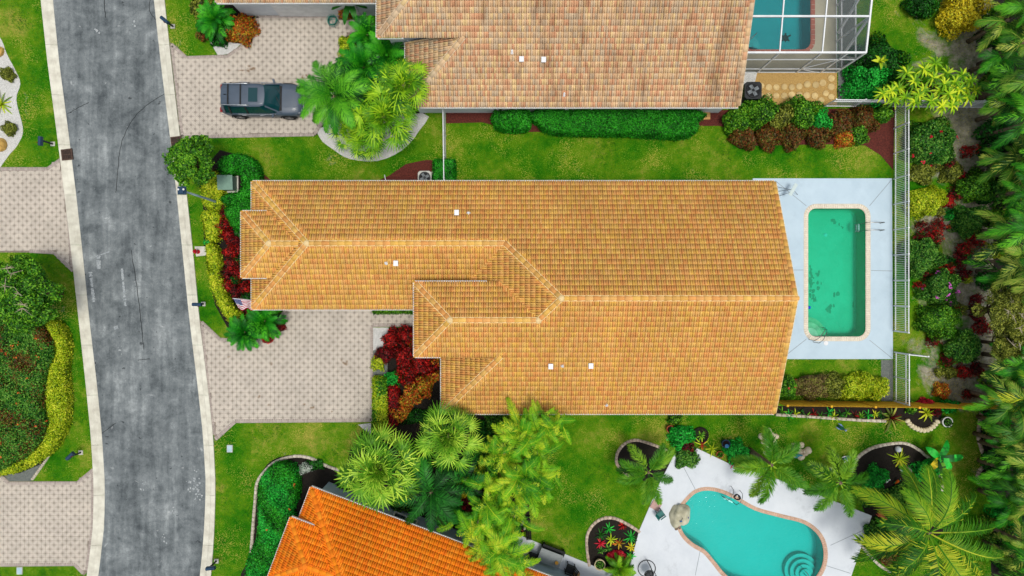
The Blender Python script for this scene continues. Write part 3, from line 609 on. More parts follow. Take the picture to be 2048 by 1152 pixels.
# ------------------------------------------------------------------ houses with tiled roofs
def mat_tile(name, cols, streak=None, stain=None):
    m, nt, b, out = _base(name); p = pos(nt); f = rnd_socket(nt); k = len(cols)
    r = ramp(nt, [(i / k, c) for i, c in enumerate(cols)], 'CONSTANT'); nt.links.new(f, r.inputs[0])
    n = noise(nt, 3.2, 5, 0.7, 0.2, p); v = math_(nt, 'ADD', math_(nt, 'MULTIPLY_ADD', n.outputs['Fac'], 0.5, 0.5), math_(nt, 'MULTIPLY', noise(nt, 0.35, 4, 0.6, 0.2, p).outputs['Fac'], 0.5))
    hv = nt.nodes.new('ShaderNodeHueSaturation'); nt.links.new(r.outputs[0], hv.inputs['Color']); nt.links.new(v, hv.inputs['Value']); c = hv.outputs[0]
    if stain:
        s = ramp(nt, [(0.5, (0, 0, 0, 1)), (0.7, (1, 1, 1, 1))]); nt.links.new(noise(nt, 0.42, 7, 0.72, 0.3, pos(nt, (2.2, .5, 1))).outputs['Fac'], s.inputs[0])
        c = mixc(nt, math_(nt, 'MULTIPLY', s.outputs[0], 0.72), c, stain)
    nt.links.new(c, b.inputs['Base Color']); b.inputs['Roughness'].default_value = 0.8; b.inputs['Specular IOR Level'].default_value = 0.25
    return m
TW, TL = 0.25, 0.305                  # width and exposed length of one double-barrel tile
def tile_geo(w=TW * 0.985, l=TL * 1.1):
    us = np.linspace(0, 1, 9); zz = 0.074 * np.abs(np.sin(us * 2 * PI)) ** 0.62; V = []
    for v, lift in ((0.0, 0.022), (1.0, 0.006)):
        for u, z in zip(us, zz): V.append(((u - .5) * w, v * l, z + lift))
    for u, z in zip(us, zz): V.append(((u - .5) * w, 0.0, z + 0.008))
    F = [(i, i + 1, 9 + i + 1, 9 + i) for i in range(8)] + [(18 + i, 18 + i + 1, i + 1, i) for i in range(8)]
    return np.array(V), np.array(F)
TV, TF = tile_geo(); TH = np.array([0] * 4 + [1] * 4 + [0] * 4 + [1] * 4)
def ridge_geo(l=0.44, r0=0.145, r1=0.105, n=7):
    V = []
    for x, r in ((0.0, r0), (l, r1)):
        for j in range(n): a = PI * j / (n - 1); V.append((x, r * math.cos(a), r * math.sin(a) * .82))
    for j in range(n): a = PI * j / (n - 1); V.append((0.0, (r0 - .03) * math.cos(a), (r0 - .03) * math.sin(a) * .82))
    F = [(j, n + j, n + j + 1, j + 1) for j in range(n - 1)] + [(j, j + 1, 2 * n + j + 1, 2 * n + j) for j in range(n - 1)]
    return np.array(V), np.array(F)
RV, RF = ridge_geo()
SL, ZE = 0.45, 2.8
XW, XE, YN, YS, YR = -3.906, 14.62, 5.915, -6.975, -0.53
XG, YGS, YGR = -14.48, -1.144, 2.386; ZG = ZE + SL * (YN - YGR); ZR = ZE + SL * (YN - YR)
ZE2, EX, EN, ES, ER = 4.296, -5.2, 0.295, -3.65, -1.6775; ZP, PX, PN, PSS, PR = 3.35, -14.84, 4.18, 0.605, 2.3925
plN = lambda x, y: ZE + SL * (YN - y); plS = lambda x, y: ZE + SL * (y - YS); plW = lambda x, y: ZE + SL * (x - XW)
plGS = lambda x, y: ZE + SL * (y - YGS); plGW = lambda x, y: ZE + SL * (x - XG); plEN = lambda x, y: ZE2 + SL * (EN - y); plEW = lambda x, y: ZE2 + SL * (x - EX)
plPN = lambda x, y: ZP + SL * (PN - y); plPS = lambda x, y: ZP + SL * (y - PSS); plPW = lambda x, y: ZP + SL * (x - PX)
# plan polygon, plane, direction of "up the slope"
FACES = [
 ([(XG, YN), (-.25, YN), (-.25, YGR), (-10.95, YGR)], plN, (0, -1)), ([(-.25, YN), (XE, YN), (XE, YR), (2.54, YR), (-.25, 2.26)], plN, (0, -1)),
 ([(XW, YS), (XE, YS), (XE, ES), (-.58, ES)], plS, (0, 1)), ([(EX, ES), (1.25, ES), (1.25, ER), (-3.2275, ER)], plS, (0, 1)), ([(1.25, ES), (XE, ES), (XE, YR), (2.54, YR), (1.25, -1.819)], plS, (0, 1)),
 ([(EX, EN), (EX, ES), (-3.2275, ER)], plEW, (1, 0)), ([(EX, EN), (-.58, EN), (1.39, ER), (-3.2275, ER)], plEN, (0, -1)),
 ([(XW, YS), (XW, ES - .3), (-.88, ES - .3), (-.58, ES)], plW, (1, 0)) if False else ([(XW, YS), (XW, -3.4), (-.33, -3.4)], plW, (1, 0)),
 ([(-.376, YGR), (-2.67, 0.09), (-.40, 0.09), (-.58, EN)], plW, (1, 0)) if False else ([(-.376, YGR), (-2.67, 0.09), (-.376, 0.09)], plW, (1, 0)), ([(-.376, YGR), (-.376, 0.09), (1.39, ER), (2.54, YR)], plW, (1, 0)),
 ([(XG, YGS), (-3.9, YGS), (-.376, YGR), (-10.95, YGR)], plGS, (0, 1)), ([(XG, YN), (XG, YGS), (-10.95, YGR)], plGW, (1, 0)),
 ([(PX, PN), (PX, PSS), (-13.05, PR)], plPW, (1, 0)), ([(PX, PN), (-13.26, PN), (-11.47, PR), (-13.05, PR)], plPN, (0, -1)), ([(PX, PSS), (-13.26, PSS), (-11.47, PR), (-13.05, PR)], plPS, (0, 1)),
]
RIDGES = [((2.54, YR, ZR), (XE + .1, YR, ZR)), ((-10.95, YGR, ZG), (-.376, YGR, ZG)), ((-.376, YGR, ZG), (2.54, YR, ZR)), ((1.39, ER, ZE2 + SL * (EN - ER)), (2.54, YR, ZR)),
          ((XW + .12, YS + .12, ZE + .054), (-.58, ES, ZE2)), ((XG + .1, YN - .1, ZE + .045), (-10.95, YGR, ZG)), ((XG + .1, YGS + .1, ZE + .045), (-10.95, YGR, ZG)),
          ((EX + .1, EN - .1, ZE2 + .045), (-3.2275, ER, ZE2 + SL * (EN - ER))), ((EX + .1, ES + .1, ZE2 + .045), (-3.2275, ER, ZE2 + SL * (EN - ER))), ((-3.2275, ER, ZE2 + SL * (EN - ER)), (1.39, ER, ZE2 + SL * (EN - ER))),
          ((PX + .1, PN - .1, ZP + .045), (-13.05, PR, ZP + SL * (PN - PR))), ((PX + .1, PSS + .1, ZP + .045), (-13.05, PR, ZP + SL * (PN - PR))), ((-13.05, PR, ZP + SL * (PN - PR)), (-11.47, PR, ZP + SL * (PN - PR))),
          ((XE - .05, YN - .05, ZE + .03), (XE - .05, YR + .1, ZR - .04)), ((XE - .05, YS + .05, ZE + .03), (XE - .05, YR - .1, ZR - .04))]
def house(label, ox, oy, rz, mt, m_wall, m_trim, m_mortar, dirty_gutter=None, vents=()):
    t = thing('house', label, 'house', (ox, oy, 0), rz); Wm = Matrix.Translation((ox, oy, 0)) @ Matrix.Rotation(rz, 4, 'Z')
    mw = MB(); ov = 0.38
    for x0, x1, y0, y1, z in ((XG + ov, XW + .4, YGS + ov, YN - ov, ZE - .02), (XW + ov, XE - .25, YS + ov, YN - ov, ZE - .02)):
        mw.box(x0, x1, y0, y1, 0.0, z)
    w = mw.obj('wall', m_wall, t)
    mw = MB(); mw.box(EX + ov, 1.0, ES + ov, EN - ov, 0.0, ZE2 - .02); mw.obj('entrance_wall', m_wall, t)
    mw = MB(); mw.box(PX + .3, -12.0, PSS + ov, PN - ov, 0.0, ZP - .02); mw.obj('front_bay_wall', m_wall, t)
    g = MB(); x = XE - .25; g.add([(x - .02, YS + ov, ZE - .05), (x - .02, YN - ov, ZE - .05), (x - .02, YR, ZR - .12), (x - .2, YS + ov, ZE - .05), (x - .2, YN - ov, ZE - .05), (x - .2, YR, ZR - .12)], [(0, 1, 2), (5, 4, 3), (0, 2, 5, 3), (1, 4, 5, 2)]); g.obj('gable_wall', m_wall, t)
    # windows and doors
    m_glass = mat('window_glass', S(58, 74, 84), S(40, 52, 60), 1, 0.15, 0, 0, 0.6)
    def opening(name, x, y, z0, z1, wd, side, panes=2):
        dx, dy = {'S': (0, -1), 'N': (0, 1), 'W': (-1, 0), 'E': (1, 0)}[side]; u = (abs(dy), abs(dx))
        mb = MB(); a = Vector((x + dx * .03, y + dy * .03, (z0 + z1) / 2)); d = Vector((u[0], u[1], 0)) * wd / 2
        for e in (-1, 1): mb.bar(a + d * e - Vector((0, 0, (z1 - z0) / 2)), a + d * e + Vector((0, 0, (z1 - z0) / 2)), .09, .09)
        for zz in (z0, z1): mb.bar(Vector((a.x, a.y, zz)) - d, Vector((a.x, a.y, zz)) + d, .085, .085)
        fr = mb.obj(name, m_trim, t)
        for i in range(panes):
            mb = MB(); s0 = a + d * (-1 + 2 * (i + .04) / panes); s1 = a + d * (-1 + 2 * (i + .96) / panes); q = Vector((dx, dy, 0)) * -.02
            mb.bar(Vector((s0.x, s0.y, a.z)) + q, Vector((s1.x, s1.y, a.z)) + q, .02, z1 - z0 - .06); mb.obj('pane', m_glass, fr)
    for i in range(3): opening('window', 1.5 + i * 4.4, YS + ov, 0.9, 2.1, 1.5, 'S')
    for i in range(4): opening('window', -9 + i * 5.5, YN - ov, 0.9, 2.1, 1.4, 'N')
    opening('sliding_door', XE - .25, YR - 2.6, 0.06, 2.2, 3.2, 'E', 3); opening('sliding_door', XE - .25, YR + 3.2, 0.06, 2.2, 2.4, 'E', 2); opening('window', PX + .3, PR, 0.9, 2.3, 1.8, 'W', 2); opening('front_door', EX + ov, ER, 0.05, 2.3, 1.7, 'W', 2)
    # garage door of white panels in the south wall of the front wing
    for r in range(4):
        mb = MB(); mb.box(-11.9, -7.05, YGS + ov - .06, YGS + ov + .01, .04 + r * .53, .04 + r * .53 + .51); mb.obj('garage_door_panel', m_trim, t)
    mb = MB(); mb.box(-12.1, -6.85, YGS + ov - .09, YGS + ov - .065, 0.0, .055); mb.obj('garage_threshold', mat('threshold_grey', S(96, 116, 124)), t)
    # roof: deck plane + gutters; the tiles are sub-parts
    dk = MB()
    for poly, pl, up in FACES:
        P3 = [(x, y, pl(x, y) - .015) for x, y in poly]
        if area2(poly) < 0: P3 = P3[::-1]
        dk.add(P3, [tuple(range(len(P3)))])
    roof = dk.obj('roof', mat('roof_underlay', S(90, 62, 40)), t)
    gt = MB(); e = .05
    for x0, y0, x1, y1, z in ((XG, YN + e, XE, YN + e, ZE), (XG, YGS - e, -5.1, YGS - e, ZE), (XG - e, YN, XG - e, PN, ZE), (XG - e, PSS, XG - e, YGS, ZE), (XW - e, YS, XW - e, -3.4, ZE), (XW, YS - e, XE, YS - e, ZE),
                          (EX, EN + e, -1.35, EN + e, ZE2), (EX - e, EN, EX - e, ES, ZE2), (EX, ES - e, XW + .1, ES - e, ZE2), (PX, PN + e, -13.5, PN + e, ZP), (PX - e, PN, PX - e, PSS, ZP), (PX, PSS - e, -13.5, PSS - e, ZP)):
        gt.bar((x0, y0, z - .05), (x1, y1, z - .05), .1, .13)
    gt.obj('gutter', m_trim, t)
    if dirty_gutter is not None:
        mb = MB(); mb.bar((EX + .1, ES - e, ZE2 + .02), (XW, ES - e, ZE2 + .02), .07, .012); mb.obj('gutter_algae', dirty_gutter, t)
    sf = MB()
    for x0, x1, y0, y1, z in ((XG, XW + .5, YGS, YN, ZE), (XW, XE, YS, YN, ZE)): sf.box(x0 + .02, x1 - .02, y0 + .02, y1 - .02, z - .1, z - .06)
    sf.box(EX + .02, -1.2, ES + .02, EN - .02, ZE2 - .1, ZE2 - .06); sf.box(PX + .02, -13.3, PSS + .02, PN - .02, ZP - .1, ZP - .06); sf.obj('soffit', m_trim, t)
    # tiles
    whole = []; cut_bm = bmesh.new(); lay = None; cutV = []; cutF = []; cutR = []
    camv = np.array((0, 0, H)); Wn = np.array(Wm)
    for poly, pl, up in FACES:
        pts = np.array(poly if area2(poly) > 0 else poly[::-1]); upv = np.array(up, float); ev = np.array((upv[1], -upv[0]))     # ev x up = +z
        h = pts @ upv; u = pts @ ev; h0 = h.min(); cs = 1 / math.sqrt(1 + SL * SL)
        nrow = int((h.max() - h0) / (TL * cs)) + 2; i0 = int(math.floor(u.min() / TW)) - 1; i1 = int(math.ceil(u.max() / TW)) + 1
        ii, jj = np.meshgrid(np.arange(i0, i1 + 1), np.arange(-0, nrow)); ii = ii.ravel(); jj = jj.ravel()
        org = ev[None] * ((ii + .5) * TW)[:, None] + upv[None] * (h0 - .04 + jj * TL * cs)[:, None]
        ax = np.array((ev[0], ev[1], 0)); ay = np.array((upv[0] * cs, upv[1] * cs, SL * cs)); az = np.cross(ax, ay)
        R = np.stack([ax, ay, az], 1)
        k = len(org); z0 = np.array([pl(x, y) for x, y in org]); T = np.concatenate([org, z0[:, None]], 1)
        # distances to the outline (inside positive); the eave edge is not clipped
        corners = np.array([(-TW / 2, 0), (TW / 2, 0), (-TW / 2, TL * 1.1 * cs), (TW / 2, TL * 1.1 * cs)])
        cw = org[:, None, :] + corners[None, :, :1] * ev + corners[None, :, 1:] * upv
        mn = np.full(k, 9.0); mx = np.full(k, 9.0); edges = []
        n = len(pts)
        for a in range(n):
            p, q = pts[a], pts[(a + 1) % n]; d = (q - p) / np.linalg.norm(q - p); nn = np.array((-d[1], d[0]))
            if abs(nn @ upv - 1) < 1e-6: continue                                  # eave
            dd = (cw - p) @ nn; mn = np.minimum(mn, dd.min(1)); mx = np.minimum(mx, dd.max(1)); edges.append((p, nn))
        eave_ok = (org @ upv) < h.max() - .03
        inside = (mn >= -.02) & eave_ok; part = (~inside) & (mx > 0.03) & eave_ok
        for s in np.where(inside)[0]:
            M = np.eye(4); M[:3, :3] = R; M[:3, 3] = T[s]; whole.append(M)
        sel = np.where(part)[0]
        if len(sel):
            bm = bmesh.new(); lr = bm.faces.layers.float.new('rnd')
            for s in sel:
                vv = [bm.verts.new(tuple(R @ v + T[s])) for v in TV]; rr = (random.random(), random.random())
                for f, hh in zip(TF, TH):
                    fc = bm.faces.new([vv[i] for i in f]); fc[lr] = rr[hh]
            for p, nn in edges:
                bmesh.ops.bisect_plane(bm, geom=bm.verts[:] + bm.edges[:] + bm.faces[:], plane_co=(p[0], p[1], 0), plane_no=(-nn[0], -nn[1], 0), clear_outer=True)
            bm.verts.index_update(); o = len(cutV); cutV += [tuple(v.co) for v in bm.verts]
            for f in bm.faces: cutF.append([v.index + o for v in f.verts]); cutR.append(f[lr])
            bm.free()
    me = bpy.data.meshes.new('cut_tiles'); me.from_pydata(cutV, [], cutF); me.materials.append(mt); a = me.attributes.new('rnd', 'FLOAT', 'FACE'); a.data.foreach_set('value', cutR)
    link('cut_roof_tiles', me, roof, kind='stuff')
    whole = np.array(whole); cen = (Wn @ np.concatenate([whole[:, :3, 3], np.ones((len(whole), 1))], 1).T).T[:, :3]
    vis = (np.abs(cen[:, 0]) < 90) & (np.abs(cen[:, 1]) < 90); whole = whole[vis]; cen = cen[vis]
    d = np.linalg.norm(cen - camv, axis=1); order = np.argsort(d); tm = npmesh('roof_tile', TV, TF, mt, attrs={'rnd': TH * 0.37})
    for i in order[:290]: link('roof_tile', tm, roof, Matrix(whole[i].tolist()))
    rest = whole[order[290:]]; jit = rest.copy(); jit[:, 2, 3] += RNG.uniform(-.006, .006, len(rest))
    V, F = bake(TV, [TF], jit); link('roof_tiles', npmesh('roof_tiles', V, F, mt, attrs={'rnd': RNG.random((len(rest), 2))[:, TH].ravel()}), roof, kind='stuff')
    rm = npmesh('ridge_tile', RV, RF, mt, attrs={'rnd': np.zeros(len(RF))}, smooth=True); mo = MB()
    for a, b_ in RIDGES:
        a = Vector(a); b_ = Vector(b_); d = b_ - a; L = d.length; k = max(1, round(L / .41)); dn = d.normalized(); y = Vector((0, 0, 1)).cross(dn).normalized(); z = dn.cross(y)
        R = Matrix((dn, y, z)).transposed().to_4x4(); mo.bar(a + z * .01, b_ + z * .01, .31, .1)
        for i in range(k):
            q = Wm @ (a + d * ((i + .5) / k))
            if abs(q.x) > 34 or abs(q.y) > 20.5: continue
            link('ridge_tile', rm, roof, Matrix.Translation(a + d * (i / k) + z * (.035 + random.uniform(-.006, .006))) @ R @ Matrix.Diagonal((L / k / .41, 1, 1, 1)))
    for v in ((-10.95, YGR, ZG), (2.54, YR, ZR), (-3.2275, ER, ZE2 + SL * (EN - ER)), (-13.05, PR, ZP + SL * (PN - PR)), (1.39, ER, ZE2 + SL * (EN - ER))): mo.lathe([(.2, .02), (.16, .14), (.07, .19), (0, .2)], v, 8)
    mo.obj('ridge_mortar', m_mortar, roof)
    # roof vents given by photograph pixel: solved onto the roof planes
    inv = Wm.inverted()
    for kind, vx, vy in vents:
        z = 4.0
        for _ in range(12):
            q = inv @ P(vx, vy, z); zz = [pl(q.x, q.y) for poly, pl, up in FACES if inpoly([(q.x, q.y)], poly)[0]]; z = max(zz) if zz else z
        mb = MB()
        if kind == 'box':
            mb.box(q.x - .1, q.x + .1, q.y - .1, q.y + .1, z - .05, z + .2); mb.box(q.x - .125, q.x + .125, q.y - .145, q.y + .145, z + .2, z + .26); mb.obj('roof_vent', m_white, t)
        else:
            mb.lathe([(.11, -.05), (.11, .03), (.05, .06), (.05, .3), (.035, .3), (.035, .12), (0, .12)], (q.x, q.y, z + .03), 12); mb.obj('vent_pipe', m_white, t)
    return t
m_wallw = mat('white_stucco', S(226, 232, 236), S(206, 214, 220), 1.2, 0.85, 0.15); m_trim = mat('white_trim', S(236, 238, 238), S(214, 216, 216), 2, 0.6)
m_wallg = mat('grey_stucco', S(170, 190, 200), S(150, 172, 184), 1.2, 0.85, 0.15)
T_GOLD = mat_tile('golden_tiles', [S(*(.58 * v + .42 * g for v, g in zip(c, (228, 168, 90))), 1.02) for c in ((242, 200, 98), (236, 184, 106), (230, 168, 98), (240, 192, 120), (228, 178, 84), (234, 162, 94), (216, 172, 92), (246, 208, 112), (224, 152, 86), (234, 192, 86), (238, 176, 110), (222, 184, 104))])
T_TAN = mat_tile('mixed_tiles', [S(*(.7 * v + .3 * g for v, g in zip(c, (220, 180, 128))), 1.06) for c in ((228, 198, 158), (216, 180, 142), (208, 188, 162), (216, 162, 128), (230, 204, 150), (200, 176, 150), (222, 188, 144), (210, 152, 120), (224, 194, 160), (196, 180, 158), (212, 170, 136))], stain=S(120, 78, 44))
T_ORANGE = mat_tile('orange_tiles', [S(*c, 1.3) for c in ((248, 130, 24), (244, 120, 18), (250, 136, 32), (246, 126, 14), (242, 116, 20))])
m_mortar = mat('cream_mortar', S(240, 214, 160), S(222, 190, 134), 4, 0.9)
HM = house('long house with golden orange tiled roof between the road and the green pool', 0, 0, 0, T_GOLD, m_wallw, m_trim, m_mortar,
           vents=(('box', 914, 426), ('pipe', 937, 427), ('pipe', 773, 526), ('box', 793, 527), ('box', 1101, 732), ('box', 1181, 731), ('pipe', 1125, 731), ('pipe', 1213, 809)))
HN = house('house with weathered mixed brown tiled roof above the dark SUV', -2.0, 17.1, 0, T_TAN, m_wallw, m_trim, mat('grey_mortar', S(222, 200, 170), S(196, 172, 140), 4, .9), mat('gutter_moss', S(120, 150, 60)),
           vents=(('box', 1043, 121), ('box', 1087, 122), ('pipe', 1024, 105), ('pipe', 1128, 190)))
_a = math.radians(-20.6); _c = Matrix.Rotation(_a, 3, 'Z') @ Vector((XG, YN, 0)); HO = house('house with bright orange tiled roof beside the fan palms', -11.2 - _c.x, -11.13 - _c.y, _a, T_ORANGE, m_wallg, m_trim, mat('orange_mortar', S(246, 136, 30), S(232, 112, 16), 4, .9))

# ------------------------------------------------------------------ plants: builders
def unit(v): return v / (np.linalg.norm(v, axis=-1, keepdims=True) + 1e-9)
def leaf_quads(C, N, size, asp=0.5, fold=0.12, jit=0.55, rng=RNG):
    n = len(C); N = unit(N + rng.normal(0, jit, (n, 3))); T = unit(np.cross(N, rng.normal(0, 1, (n, 3)))); B = np.cross(N, T)
    s = size * rng.uniform(.65, 1.3, (n, 1)); v0 = C - T * s * .5; v2 = C + T * s * .5 - N * s * fold; v1 = C + B * s * asp * .5 + N * s * fold; v3 = C - B * s * asp * .5 + N * s * fold
    V = np.stack([v0, v1, v2, v3], 1).reshape(-1, 3); F = np.arange(4 * n).reshape(n, 4); return V, F
def dome(n, rx, ry, h, lumps=9, amp=0.2, rng=RNG, zmin=-0.05, inner=0.6):
    d = rng.normal(0, 1, (int(n * 2.3) + 8, 3)); d = unit(d); d = d[d[:, 2] > zmin][:n]
    L = unit(rng.normal(0, 1, (lumps, 3)) + np.array((0, 0, .3))); k = np.exp(-(1 - d @ L.T) * 14)
    f = 1 - amp * 0.7 + amp * 1.6 * np.minimum(1, k.max(1) if lumps else 0)
    f = f * (inner + (1 - inner) * rng.random(len(d)) ** 0.5)
    C = d * f[:, None] * np.array((rx, ry, h * .9)); C[:, 2] += h * .1
    return C, unit(d / np.array((rx, ry, h)))
M_STEM = mat('stem_bark', S(96, 78, 58), S(70, 56, 42), 8, 0.9)
M_TRUNK = mat('palm_trunk', S(140, 122, 100), S(98, 84, 68), 5, 0.95, 0.4)
LM = {
 'hedge': leafmat('hedge_leaf', [S(8, 56, 8), S(20, 116, 16), S(54, 158, 32)]), 'dark': leafmat('dark_leaf', [S(8, 40, 10), S(18, 78, 16), S(40, 108, 24)]), 'mid': leafmat('mid_leaf', [S(20, 64, 8), S(52, 116, 18), S(108, 158, 34)]),
 'lime': leafmat('lime_leaf', [S(84, 128, 12), S(156, 184, 20), S(206, 216, 50)]), 'yellow': leafmat('yellow_leaf', [S(120, 136, 14), S(188, 192, 24), S(228, 216, 64)]), 'olive': leafmat('olive_leaf', [S(50, 62, 18), S(96, 110, 32), S(150, 154, 60)]),
 'red': leafmat('red_leaf', [S(34, 50, 14), S(80, 8, 12), S(136, 14, 18), S(188, 34, 26)]), 'darkred': leafmat('dark_red_leaf', [S(30, 44, 16), S(58, 8, 14), S(100, 14, 20), S(132, 26, 28)]), 'orange': leafmat('orange_leaf', [S(30, 62, 12), S(150, 60, 18), S(222, 96, 30), S(92, 116, 24), S(206, 150, 40)]),
 'rust': leafmat('rust_leaf', [S(36, 50, 14), S(90, 50, 22), S(60, 78, 22), S(126, 56, 28), S(92, 100, 32)]), 'brown': leafmat('brown_leaf', [S(84, 70, 40), S(126, 108, 66), S(110, 120, 40)]), 'bright': leafmat('bright_leaf', [S(10, 92, 26), S(22, 148, 42), S(50, 180, 62)]),
 'gold': leafmat('golden_leaf', [S(124, 126, 16), S(212, 184, 26), S(240, 208, 50)]), 'grey': leafmat('grey_leaf', [S(96, 120, 104), S(150, 168, 150), S(186, 198, 184)]), 'plum': leafmat('plumeria_leaf', [S(60, 120, 10), S(114, 164, 16), S(178, 194, 36)]),
 'areca': leafmat('areca_leaf', [S(18, 88, 6), S(64, 142, 14), S(124, 180, 26), S(182, 200, 44)], nscale=0.8), 'fan': leafmat('fan_leaf', [S(44, 104, 14), S(96, 152, 30), S(160, 192, 60)], nscale=.6), 'fanlime': leafmat('fan_lime_leaf', [S(40, 104, 10), S(92, 150, 18), S(150, 182, 34)], nscale=.6),
 'palm': leafmat('palm_leaf', [S(14, 70, 8), S(36, 120, 16), S(92, 160, 30)], nscale=.6), 'palmdark': leafmat('palm_dark_leaf', [S(6, 48, 12), S(16, 82, 18), S(40, 112, 30)], nscale=.6), 'foxtail': leafmat('foxtail_leaf', [S(20, 78, 8), S(62, 126, 18), S(128, 164, 38)], nscale=.6),
 'coco': leafmat('coconut_leaf', [S(20, 76, 8), S(54, 116, 14), S(104, 150, 26), S(166, 170, 40)], nscale=.45), 'wood': leafmat('wood_leaf', [S(14, 56, 8), S(42, 100, 16), S(88, 136, 32), S(150, 158, 64)], nscale=.4), 'sago': leafmat('sago_leaf', [S(6, 74, 10), S(20, 118, 14), S(66, 154, 24)], nscale=.8),
 'pink': leafmat('pink_petal', [S(176, 64, 150), S(206, 96, 180)]), 'redpetal': leafmat('red_petal', [S(200, 20, 40), S(226, 40, 60)]), 'orangepetal': leafmat('orange_petal', [S(220, 80, 30), S(236, 110, 50)]), 'blade': leafmat('grass_blade', [S(16, 92, 6), S(50, 124, 12), S(106, 146, 26), S(168, 158, 72)], nscale=.42, wr=.35, wn=2.9, nd=7),
 'dry': leafmat('dry_frond', [S(150, 130, 90), S(196, 178, 134)]), 'hib': leafmat('hibiscus_leaf', [S(14, 60, 16), S(44, 110, 26), S(104, 148, 52)]),
}
def nleaf(area, size, asp, cov): return int(np.clip(cov * area / (size * size * asp * .5 * .8), 30, 60000))
def sticks(t, base, n, r, h, m=None, name='stem', th=0.02):
    mb = MB()
    for i in range(n):
        a = random.uniform(0, 2 * PI); q = Vector((math.cos(a) * r * random.uniform(.3, .8), math.sin(a) * r * random.uniform(.3, .8), h * random.uniform(.6, .85)))
        mb.tube([(0, 0, -.02), q * .5 + Vector((0, 0, h * .1)), q], [th, th * .75, th * .35], 5, False)
    return mb.obj(name, m or M_STEM, t)
def shrub(label, cx, cy, r, h, lm, cat='shrub', name='shrub', size=0.16, asp=0.55, cov=2.6, ry=None, lumps=16, amp=0.34, group=None, flowers=None, nf=0, fsize=0.12, stems=5):
    """rounded plant of real leaves; r in photograph pixels, seen at mid height"""
    z = h * .55; c = P(cx, cy, z); R = r * G * (H - z) / H; Ry = (ry or r) * G * (H - z) / H
    t = thing(name, label, cat, (c.x, c.y, 0), 0, group); n = nleaf(2 * PI * R * Ry, size, asp, cov)
    C, N = dome(n, R, Ry, h, lumps, amp); V, F = leaf_quads(C, N + np.array((0, 0, .35)), size, asp)
    link('foliage', npmesh('foliage', V, F, LM[lm], attrs={'rnd': RNG.random(len(F))}), t)
    if flowers:
        C, N = dome(nf, R * 1.02, Ry * 1.02, h * 1.03, lumps, amp * .3, inner=.97, zmin=.25); C = np.repeat(C, 4, 0) + RNG.normal(0, fsize * .4, (len(C) * 4, 3)); N = np.repeat(N, 4, 0)
        V, F = leaf_quads(C, N + np.array((0, 0, .6)), fsize, .8); link('flowers', npmesh('flowers', V, F, LM[flowers], attrs={'rnd': RNG.random(len(F))}), t, kind='stuff')
    sticks(t, None, stems, R, h); return t
